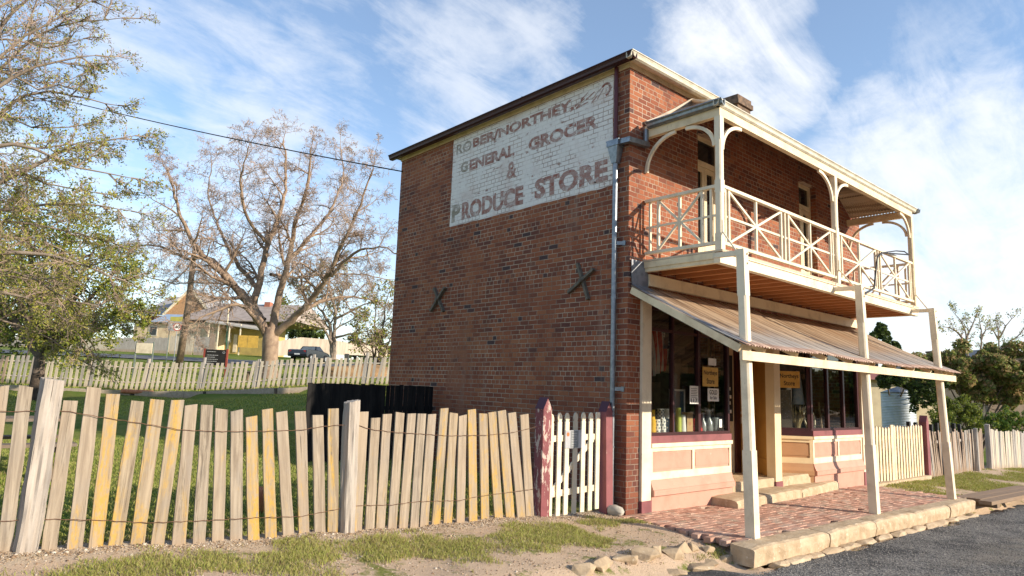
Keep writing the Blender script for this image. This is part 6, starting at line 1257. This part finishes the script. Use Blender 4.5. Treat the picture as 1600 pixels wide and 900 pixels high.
for i, (x0, lab, br) in enumerate(((1510, 'sparse budding tree left of the skyline chimney gap, above the bronze tree', [((1511, 560), (1510, 525), (1500, 500), (1490, 488)), ((1510, 535), (1490, 515), (1472, 510)), ((1510, 530), (1520, 505), (1528, 490))]), (1532, 'thin budding sapling between the two sparse skyline trees', [((1532, 560), (1533, 530), (1530, 495)), ((1533, 530), (1542, 510))]), (1562, 'sparse budding tree beside the brown gable roof at right', [((1562, 560), (1560, 525), (1556, 500)), ((1561, 530), (1574, 505), (1585, 495)), ((1560, 530), (1548, 512)), ((1562, 545), (1590, 525), (1605, 505))]))):
    d = 60+i*4; b = PD(x0, 640, d); b.z = h(b.x, b.y); root = thing('sparse_tree', lab, 'tree', b, 'sparse trees on the right skyline'); T = Tree(60+i); MB().tube([b-Vector((0, 0, .2)), PD(x0, 600, d), PD(x0, 560, d)], [.2, .17, .14], 7).build('trunk', BARKG, root)
    for pts in br:
        sm = T.limb([PD(x, y, d) for x, y in pts], .12, .025, 6, .03); T.sprout(sm, .5, 1.05, par3, .2, .2)
    T.bark.build('limbs', BARKG, root); T.twig.build('twigs', TWIG, root); nd = np.array([tuple(p) for p in T.nodes]); crown_mesh(root, 'leaves', nd[NP.random(len(nd)) < .45], .085, [LEAF_Y, LEAF_GR], NP, .12, .6, [.6, .4])
# far roofs
a_, u_, L_, z0, z1 = board(1545, 558, 1640, 640, 66); v_ = Vector((-u_.y, u_.x, 0)); fh = thing('far_house', 'brown-roofed gabled house far behind the bronze tree at the right edge', 'house', (a_.x, a_.y, h(a_.x, a_.y))); PF = lambda x, y, z: a_+u_*x+v_*y+Vector((0, 0, z)); zg_ = h(a_.x, a_.y)
zr = PD(1577, 542, 66).z; ze = PD(1550, 558, 66).z; xp = (1577-1545)*66/FPX
m = MB().add([PF(0, 0, zg_), PF(2*xp, 0, zg_), PF(2*xp, 0, ze), PF(xp, 0, zr-.15), PF(0, 0, ze), PF(0, 7, zg_), PF(2*xp, 7, zg_), PF(2*xp, 7, ze), PF(xp, 7, zr-.15), PF(0, 7, ze)], [(0, 1, 2, 3, 4), (9, 8, 7, 6, 5), (0, 4, 9, 5), (1, 6, 7, 2)]); m.build('wall', mottled('brown_gable_wall', (.28, .20, .14), (.22, .16, .11), 2, .8, 0), fh)
MB().add([PF(-.5, -.3, ze-.25), PF(xp, -.3, zr), PF(xp, 7.3, zr), PF(-.5, 7.3, ze-.25), PF(2*xp+.5, -.3, ze-.25), PF(2*xp+.5, 7.3, ze-.25)], [(0, 1, 2, 3), (1, 4, 5, 2)]).build('roof', mottled('grey_brown_roof', (.36, .30, .27), (.30, .25, .22), 2, .7, 0), fh)
a_, u_, L_, z0, z1 = board(1430, 556, 1500, 640, 58); v_ = Vector((-u_.y, u_.x, 0)); fh = thing('hidden_house', 'house hidden behind the bronze tree, only its dark chimney showing', 'house', (a_.x, a_.y, h(a_.x, a_.y))); zg_ = h(a_.x, a_.y); zr = PD(1490, 562, 58).z
boxf(MB(), a_, u_, 0, 6, 0, 5, zg_, zr-1.2).build('wall', mottled('dull_wall', (.14, .12, .09), (.10, .09, .07), 2, .8, 0), fh); rf_ = MB().add([a_+u_*-.3+v_*-.3+Vector((0, 0, zr-1.3)), a_+u_*6.3+v_*-.3+Vector((0, 0, zr-1.3)), a_+u_*5+v_*2.5+Vector((0, 0, zr)), a_+u_*1+v_*2.5+Vector((0, 0, zr)), a_+u_*-.3+v_*5.3+Vector((0, 0, zr-1.3)), a_+u_*6.3+v_*5.3+Vector((0, 0, zr-1.3))], [(0, 1, 2, 3), (1, 5, 2), (5, 4, 3, 2), (4, 0, 3)]).build('roof', GREYROOF, fh)
xc = (1481-1430)*58/FPX; m = boxf(MB(), a_, u_, xc, xc+.85, 1.8, 2.6, zr-1.2, PD(1490, 549, 58).z); boxf(m, a_, u_, xc-.06, xc+.91, 1.75, 2.65, PD(1490, 549, 58).z, PD(1490, 546, 58).z); m.build('chimney', CHIMB, rf_)

# wooded slope across the road, seen only in the shop windows
rng = np.random.default_rng(8); n = 330; cx = rng.uniform(-40, 230, n); cy = np.where(cx < 45, rng.uniform(-64, -46, n), rng.uniform(-80, -55, n)); cr = rng.uniform(2.6, 4.6, n); hz_ = rng.uniform(0, 8, n); C = clumps([(x, y, h(x, y)+r*.6+hz_[list(cx).index(x)]) for x, y, r in zip(cx, cy, cr)], [np.array([r, r, r*1.0]) for r in cr], 300, rng, .3)
V, F_ = leaves(C, .55, rng); npmesh('far_wood', V, F_, [LEAF_D, LEAF_DK, LEAF_OL], rng.choice(3, len(F_), p=[.4, .35, .25]))
tag(bpy.data.objects['far_wood'], 'dark belt of trees across the road reflected in the shop windows', 'trees', None, 'stuff')

# ------------------------------------------------------------------ goods and notices in the windows
def GX(px, y): return AT(px, 680, 1, y).x
def tin(px0, px1, pyt, pyb, y, mat, lab, taper=.9, base=None, name='tin', grp='tins and cups in the left shop window', dots=None):
    x0, x1 = GX(px0, y), GX(px1, y); x = (x0+x1)/2; r = (x1-x0)/2; zb = 1.152 if base is None else base; zt = AT((px0+px1)/2, pyt, 1, y).z
    o = tag(MB().lathe((x, y, zb), [(r, 0), (r*1.0, .01), (r*taper, zt-zb-.012), (r*taper*1.03, zt-zb-.006), (r*taper, zt-zb)], 18).build(name, mat, org=(x, y, zb), smooth=False), lab, 'tin', grp)
    if dots:
        m = MB(); rr = random.Random(int(px0))
        for k in range(5):
            for j in range(7):
                z = zb+(zt-zb)*(.14+.18*k); rad = r*(1-(1-taper)*(z-zb)/(zt-zb))+.002; a = j*.9+(k % 2)*.45; c = Vector((x+rad*math.cos(a), y+rad*math.sin(a), z)); t1 = Vector((-math.sin(a), math.cos(a), 0)); m.add([c+(t1*math.cos(q)+Vector((0, 0, math.sin(q))))*.014 for q in np.linspace(0, 5.236, 6)], [tuple(range(6))])
        m.build('dots', dots, o)
    return zt
CW = mottled('white_enamel', (.88, .86, .82), (.82, .80, .76), 6, .4, 0); CY = mottled('yellow_enamel', (.85, .50, .03), (.8, .44, .03), 6, .4, 0); CN = mottled('navy_enamel', (.04, .085, .15), (.05, .10, .17), 6, .4, 0); CL = mottled('lime_enamel', (.55, .60, .10), (.5, .55, .1), 6, .4, 0)
z1 = tin(1014, 1022, 655, 681, .22, CY, 'yellow enamel tin at the left end of the window shelf', 1.0); tin(1013.5, 1021, 640, 655, .22, CY, 'smaller yellow tin stacked on the yellow enamel tin', .95, z1+.001)
z1 = tin(1022, 1030, 655, 681, .24, CW, 'white tapered tin with dark dots next to the yellow tin', .85, dots=CN); z2 = tin(1030, 1038.5, 655, 681, .26, CW, 'white dotted tin between another white tin and the navy tin', .85, dots=CN); z3 = tin(1038.5, 1050, 654, 680, .22, CN, 'navy tin with white dots on the window shelf', .92, dots=CW)
tin(1028, 1036, 639, 655, .27, CW, 'white dotted cup stacked on the white tins', .9, max(z1, z2)+.002, dots=CN); tin(1040, 1047, 639, 654, .24, CW, 'plain white cup stacked on the navy tin', .92, z3+.002)
tin(1057, 1062.5, 637, 676, .24, CL, 'lime and white tall tin right of the first window mullion', .9); tin(1063, 1070, 648, 675, .22, CW, 'white tall conical tin beside the cardboard box', .7)
x0, x1 = GX(1070, .3), GX(1079, .3); zt = AT(1074, 644, 1, .3).z; bx = MB().box((x0, .25, 1.152), (x1, .36, zt)).build('cardboard_box', mottled('tan_card', (.52, .33, .16), (.45, .28, .13), 6, .8, 0), org=(x0, .3, 1.152)); tag(bx, 'tan cardboard box standing in the left shop window', 'box')
MB().tube([((x0+x1)/2, .248, (1.152+zt)/2), ((x0+x1)/2, .2465, (1.152+zt)/2)], .03, 14).build('box_mark', TERRA, bx)
RED = mottled('red_wool', (.62, .03, .03), (.5, .02, .025), 12, .9, .5, 60, .01)
for i, (px, py, r, lab) in enumerate(((1087, 666, .085, 'red woollen pompom in front on the window shelf'), (1091, 668, .075, 'small red woollen pompom beside the cardboard box'), (1086, 652, .085, 'red woollen pompom on top of the others'))):
    p = AT(px, py, 1, .28); z = 1.155+r if i < 2 else 1.155+r*2.6; tag(MB().rock((p.x, .28, z), (r, r, r), 40+i, 14, 1).build('pompom', RED, org=(p.x, .28, z-r), smooth=True), lab, 'pompom')
# framed navy board
x0, x1, zb, zt = GX(1047, .45), GX(1070, .45), 1.152, AT(1058, 608, 1, .45).z; fb = thing('framed_board', 'navy board in a pale frame behind the tins', 'board', ((x0+x1)/2, .45, 1.152))
MB().box((x0+.03, .45, zb+.03), (x1-.03, .47, zt-.03)).build('board', CN, fb); m = MB(); m.box((x0, .44, zb), (x0+.035, .475, zt)); m.box((x1-.035, .44, zb), (x1, .475, zt)); m.box((x0+.035, .44, zt-.035), (x1-.035, .475, zt)); m.box((x0+.035, .44, zb), (x1-.035, .475, zb+.035)); m.build('frame', CW, fb)
# draped flag
x0, x1 = AT(1015, 560, 1, .16).x, AT(1046, 560, 1, .16).x; zt, zb = 2.95, AT(1030, 590, 1, .3).z; nU, nV = 40, 14
V = []; Fq = []; mi = []
for j in range(nV+1):
    t = j/nV
    for i in range(nU+1):
        u = i/nU; V.append((x0+(x1-x0)*(u*(1-.25*t)+.08*math.sin(t*2.2)), .16+.05*math.sin(u*19+t*2), zt+(zb-zt)*(t*(1-.18*u))))
for j in range(nV):
    for i in range(nU): Fq.append((j*(nU+1)+i, j*(nU+1)+i+1, (j+1)*(nU+1)+i+1, (j+1)*(nU+1)+i)); mi.append(2 if (j < 6 and i > 21) else (0 if (i//3) % 2 == 0 else 1))
fl = npmesh('flag', V, Fq, [mottled('flag_red', (.55, .05, .045), (.48, .04, .04), 6, .8, 0), mottled('flag_white', (.82, .79, .75), (.75, .72, .68), 6, .8, 0), CN], mi, None, (x0, .34, zt), True); tag(fl, 'draped flag with red and white stripes and a starry blue corner hanging in the window', 'flag')
m = MB()
for k in range(12): u = .57+.4*((k*5) % 7)/7; t = .04+.36*((k*3) % 5)/5; c = Vector((x0+(x1-x0)*(u*(1-.25*t)+.08*math.sin(t*2.2)), .16+.05*math.sin(u*19+t*2)-.008, zt+(zb-zt)*t*(1-.18*u))); m.add([c+Vector((math.cos(q)*.026*(1 if i % 2 == 0 else .42), 0, math.sin(q)*.026*(1 if i % 2 == 0 else .42))) for i, q in enumerate(np.linspace(1.57, 1.57+5.655, 10))], [tuple(range(10))])
m.build('star', CW, fl)
def card(name, label, cat, px0, py0, px1, py1, mat, y=-.037, lines=()):
    """flat card fixed behind glass of the left window front; lines=(text, top, bottom, left, right)"""
    a, b = AT(px0, py1, 1, y), AT(px1, py0, 1, y); c = AT(px0, py0, 1, y); x0, x1, z0, z1 = a.x, b.x, (a.z+AT(px1, py1, 1, y).z)/2, (b.z+c.z)/2
    o = tag(MB().box((x0, y, z0), (x1, y+.004, z1)).build(name, mat, org=((x0+x1)/2, y, z0)), label, cat); m = MB()
    for t, tp_, bt_, l, r in lines: text_mb(m, t, lambda u, v, d: (u, y-.0015-d, v), x0+(x1-x0)*l, x0+(x1-x0)*r, z1-(z1-z0)*bt_, z1-(z1-z0)*tp_, .0003, .018)
    if lines: m.build('lettering', INK, o)
    return o
Yc = -.036
card('shop_sign', 'mustard board lettered Northeys Store hung inside the left shop window', 'sign', 1098, 574, 1122, 604, SIGNY, Yc, (('Northeys', .16, .46, .07, .93), ('Store', .58, .86, .25, .75)))
card('sale_notice', 'small white card lettered Gold for Sale under the mustard board', 'notice', 1106, 607, 1123, 627, PAPER, Yc, (('GOLD', .12, .48, .15, .85), ('for Sale', .6, .85, .2, .8)))
pr_ = card('price_card', 'white price card with small print and large figures in the left window', 'notice', 1078, 603, 1091, 631, PAPER, Yc, (('117', .70, .93, .12, .88),))
m = MB(); a, b = AT(1078, 603, 1, Yc), AT(1091, 603, 1, Yc)
for k in range(6): m.box((a.x+.03, Yc-.002, a.z-.04-.03*k-.008), (b.x-.03-.02*(k % 2), Yc-.0008, a.z-.04-.03*k))
m.build('small_print', INK, pr_)
card('small_notice', 'small pale notice above the mustard board in the left window', 'notice', 1107, 560, 1119, 571, PAPER, Yc)
card('window_sticker', 'tiny white sticker low in the right corner of the left window', 'notice', 1124, 655, 1128, 668, PAPER, Yc)
GREYG = mottled('grey_glassware', (.30, .33, .33), (.20, .22, .22), 8, .25, 0, spec=.6)
for i, (px, pt_, pb, w, lab) in enumerate(((1098, 645, 668, 7, 'tall grey glass jar at left of the last window bay'), (1107, 640, 668, 8, 'grey glass decanter in the middle of the last window bay'), (1117, 652, 667, 8, 'short grey glass bowl at right of the last window bay'))):
    x = GX(px, .25); r = abs(GX(px+w/2, .25)-x); zt = AT(px, pt_, 1, .25).z; H_ = zt-1.152; tag(MB().lathe((x, .25, 1.152), [(r*.8, 0), (r, H_*.1), (r, H_*.5), (r*.45, H_*.68), (r*.4, H_*.9), (r*.5, H_)] if i < 2 else [(r*.5, 0), (r*.9, H_*.3), (r*1.1, H_*.9), (r*1.12, H_)], 16).build('glass_jar', GREYG, org=(x, .25, 1.152), smooth=True), lab, 'jar')
# right bay, on and behind the splayed pane
SN = Vector((-.7071, -.7071, 0)); SA = Vector((6.42, 0, 0)); SU = Vector((-.7071, .7071, 0))   # splay runs from SA along SU, outward SN
def SPL(px, py, off): 
    r = ray(px, py); p0 = SA+SN*off; t = (p0-CAM).dot(SN)/r.dot(SN); return CAM+r*t
def scard(name, label, cat, px0, py0, px1, py1, mat, off, lines=()):
    P_ = [SPL(px0, py1, off), SPL(px1, py1, off), SPL(px1, py0, off), SPL(px0, py0, off)]; zb, zt = (P_[0].z+P_[1].z)/2, (P_[2].z+P_[3].z)/2; a, b = P_[0].copy(), P_[1].copy(); a.z = b.z = 0; u = (b-a); L = u.length; u.normalize()
    m = MB(); F_ = lambda x, d, z: a+u*x+SN*d+Vector((0, 0, z)); m.add([F_(0, 0, zb), F_(L, 0, zb), F_(L, 0, zt), F_(0, 0, zt), F_(0, -.01, zb), F_(L, -.01, zb), F_(L, -.01, zt), F_(0, -.01, zt)], [(0, 1, 2, 3), (7, 6, 5, 4), (3, 2, 6, 7), (0, 4, 5, 1), (1, 5, 6, 2), (0, 3, 7, 4)])
    o = tag(m.build(name, mat, org=(a+b)/2+Vector((0, 0, zb))), label, cat); m = MB()
    for t, tp_, bt_, l, r in lines: text_mb(m, t, lambda p, q, d: F_(p, .0015+d, q), L*l, L*r, zt-(zt-zb)*bt_, zt-(zt-zb)*tp_, .0003, .018)
    if lines: m.build('lettering', INK, o)
    return o
scard('shop_sign', 'mustard board lettered Northeys Store on the slanting pane beside the doorway column', 'sign', 1217, 580, 1250, 606, SIGNY, .012, (('Northeys', .16, .48, .06, .94), ('Store', .58, .86, .24, .76)))
g = G('busy_poster', .6); c = g.mix(g.noise(g.pos(), 16, 5, .7), (.10, .11, .16), (.46, .34, .20)); c = g.mix(g.mr(g.vor(g.pos(), 22), .1, .3, 1, 0), c, (.55, .50, .46)); g.color(c)
scard('poster', 'busy brown and grey poster in the slanting pane below the mustard board', 'poster', 1218, 609, 1237, 655, g.m, -.10)
STRAW = mottled('dry_straw', (.62, .50, .28), (.45, .33, .16), 14, .85, .4); BLUEC = mottled('pale_blue_cloth', (.38, .46, .60), (.62, .64, .68), 9, .8, .2)
p = SPL(1246, 660, -.3); rr = random.Random(6); m = MB()
for k in range(34): a = rr.uniform(0, 6.28); m.tube([(p.x+.03*math.cos(a), p.y+.03*math.sin(a), 1.152), (p.x+.07*math.cos(a), p.y+.07*math.sin(a), 1.32), (p.x+rr.uniform(.05, .2)*math.cos(a), p.y+rr.uniform(.05, .2)*math.sin(a), rr.uniform(1.5, 1.75))], [.012, .009, .005], 4)
tag(m.build('straw_bunch', STRAW, org=(p.x, p.y, 1.152)), 'bunch of dry straw standing in the right display window', 'straw bunch')
p = SPL(1246, 600, -.2); m = MB(); m.lathe((p.x, p.y, 1.75), [(.02, .75), (.06, .7), (.09, .5), (.12, .2), (.14, 0)], 10); tag(m.build('hanging_cloth', BLUEC, org=(p.x, p.y, 1.75), smooth=True), 'pale blue cloth hanging above the straw bunch in the right window', 'cloth')
p = AT(1264, 646, 1, .42); m = MB(); N = 28
for dx, R_ in ((0, .26), (.13, .22)): m.tube([(p.x+dx+R_*math.cos(t), .42+dx*.5+.05*math.sin(t), 1.152+R_+.02+R_*math.sin(t)) for t in np.linspace(0, 6.283, N)], .024, 8)
for k in range(6): m.tube([(p.x, .42, 1.432), (p.x+.25*math.cos(k*1.047), .42, 1.432+.25*math.sin(k*1.047))], .008, 4)
tag(m.build('spinning_wheel', WHITEP, org=(p.x, .42, 1.152)), 'white spoked wheel leaning in the right display window', 'wheel')
a, b = AT(1284, 658, 1, .25), AT(1279, 628, 1, .25); a.z = 1.155; tag(MB().beam(a, b, .035, .02).build('timber_batten', mottled('pale_batten', (.55, .38, .22), (.48, .32, .18), 6, .7, 0), org=a), 'short pale batten propped in the right display window', 'batten')

# ------------------------------------------------------------------ grass, gravel, litter of small stones
def nz(x, y, s, o=0.): return np.array([mnoise.noise((a*s+o, b*s-o, o*.7)) for a, b in zip(x, y)])
def blades(name, x, y, hgt, wid, mats, split, rng, label, lean=.5):
    n = len(x); z = H(x, y)-.004; th = rng.uniform(0, 6.283, n); hh = hgt*rng.uniform(.5, 1.35, n); ln = rng.normal(0, lean, (n, 2))*hh[:, None]; w = wid*rng.uniform(.7, 1.3, n)
    B = np.stack([x, y, z], 1); A = np.stack([np.cos(th)*w, np.sin(th)*w, 0*w], 1); M = B+np.stack([ln[:, 0]*.4, ln[:, 1]*.4, hh*.6], 1); T = B+np.stack([ln[:, 0], ln[:, 1], hh], 1)
    V = np.stack([B-A, B+A, M+A*.7, M-A*.7, T], 1).reshape(-1, 3); i = np.arange(n)[:, None]*5
    F1 = np.concatenate([np.stack([i+0, i+1, i+2], -1), np.stack([i+0, i+2, i+3], -1), np.stack([i+3, i+2, i+4], -1)], 1).reshape(-1, 3); mi = np.repeat(rng.choice(len(mats), n, p=split), 3)
    o = npmesh(name, V, F1, mats, mi); tag(o, label, 'grass', None, 'stuff'); return o
rng = np.random.default_rng(3)
DRY = leafmat('dry_grass', (.42, .35, .16), (.34, .27, .12), .3)
n = 150000; x = rng.uniform(-9.5, .2, n); y = rng.uniform(-2.0, .12, n); m1 = nz(x, y, .9, 3.1)+.55*nz(x, y, 3.3, 7.7)
band = np.exp(-((y+.62+.03*(x+5))/.55)**2)*.62*(x < -1.6)*sstep(x, -8.4, -6.5)+np.exp(-(((x+.55)/.75)**2+((y+.32)/.30)**2))*1.0+np.exp(-(((x+1.0)/.9)**2+((y+1.95)/.12)**2))*.5
k = (m1*.75+band > rng.uniform(.18, .62, n)); x, y = x[k], y[k]
blades('grass', x, y, .042, .0038, [GRASS, DRY, GRASSL], [.45, .33, .22], rng, 'patchy green and straw coloured grass on the verge in front of the picket fence')
n = 130000; x = rng.uniform(-11, 0, n); y = .42+9*rng.random(n)**1.4; k = (y < 7.2)|(x < -.1); x, y = x[k], y[k]
blades('grass', x, y, .04, .005, [GRASSL, GRASS, DRY], [.55, .30, .15], rng, 'mown green lawn behind the picket fence', .6)
n = 60000; x = rng.uniform(9.6, 24, n); y = rng.uniform(-1.95, .0, n); m1 = nz(x, y, .7, 1.3); k = m1+.35*sstep(x, 10, 14) > rng.uniform(-.05, .5, n); blades('grass', x[k], y[k], .05, .008, [GRASS, DRY, LEAF_LM], [.5, .25, .25], rng, 'yellow-green grass beyond the footpath in front of the grey fences', .5)
n = 90000; q = rng.uniform(10, 40, n); s = rng.uniform(-32, -2, n); x = .61*q+.79*s; y = .79*q-.61*s; k = ~((x > -.3)&(y < 11)&(x < 9.6)); blades('grass', x[k], y[k], .06, .016, [GRASSL, GRASS, LEAF_LM], [.5, .35, .15], rng, 'lawn and grassy slope around the back picket fence', .5)
def stones(name, x, y, z, s, mats, rng, label, cat='gravel'):
    n = len(x); D = np.array([[1, 0, 0], [-1, 0, 0], [0, 1, 0], [0, -1, 0], [0, 0, 1], [0, 0, -1]], float); R_ = rng.normal(0, 1, (n, 3, 3)); qr = np.linalg.qr(R_)[0]
    S = s[:, None, None]*rng.uniform(.55, 1.2, (n, 6, 1)); V = (np.einsum('ij,njk->nik', D, qr)*S)*np.array([1, 1, .7])+np.stack([x, y, z], 1)[:, None, :]
    f = np.array([[0, 2, 4], [2, 1, 4], [1, 3, 4], [3, 0, 4], [2, 0, 5], [1, 2, 5], [3, 1, 5], [0, 3, 5]]); F_ = (f[None]+np.arange(n)[:, None, None]*6).reshape(-1, 3)
    o = npmesh(name, V.reshape(-1, 3), F_, mats, np.repeat(rng.integers(0, len(mats), n), 8)); tag(o, label, cat, None, 'stuff')
CH = [mottled('blue_metal_chip', (.16, .155, .15), (.23, .22, .21), 9, .8, 0), mottled('grey_chip', (.27, .26, .24), (.33, .315, .29), 9, .8, 0), mottled('pale_chip', (.40, .37, .33), (.33, .30, .26), 9, .8, 0), mottled('dark_chip', (.05, .05, .053), (.07, .07, .072), 9, .7, 0)]
n = 30000; x = rng.uniform(-1.8, 11, n); y = -2.55-2.4*rng.random(n)**1.3; k = rng.random(n) < (.35+.65*(nz(x, y, 1.1, 2.2) > -.1)); x, y = x[k], y[k]
zr = np.interp(x, ZX, ZZ)-.262+.02*np.clip(-y-2.6, 0, 2); stones('gravel', x, y, zr+.002, rng.uniform(.004, .0115, len(x)), CH, rng, 'loose dark road gravel along the kerb')
n = 9000; x = rng.uniform(-9.5, -.2, n); y = np.where(rng.random(n) < .45, rng.normal(.16, .10, n), rng.uniform(-2.0, .2, n)); z = H(x, y); PB = [STONE2, mottled('pale_pebble', (.58, .50, .40), (.48, .40, .31), 9, .85, 0), mottled('brown_pebble', (.30, .20, .13), (.24, .16, .10), 9, .85, 0)]
stones('gravel', x, y, z+.003, rng.uniform(.004, .013, n)*np.where(rng.random(n) < .04, 2.4, 1), PB, rng, 'small stones scattered over the dirt along the foot of the picket fence')

n = 2600; x = rng.uniform(-9.5, 0, n); y = np.where(rng.random(n) < .5, rng.normal(.1, .18, n), rng.uniform(-2, .2, n)); V, F_ = leaves(np.stack([x, y, H(x, y)+.012], 1), .017, rng, aspect=.6); V = V.reshape(-1, 4, 3); cz_ = V[:, :, 2].mean(1, keepdims=True); V[:, :, 2] = cz_+(V[:, :, 2]-cz_)*.3
tag(npmesh('leaf_litter', V.reshape(-1, 3), F_, [mottled('dead_leaf', (.22, .13, .07), (.30, .19, .10), 9, .9, 0), mottled('pale_dead_leaf', (.45, .33, .20), (.36, .25, .15), 9, .9, 0)], rng.integers(0, 2, len(F_))), 'dead leaves scattered on the verge below the picket fence', 'leaf litter', None, 'stuff')
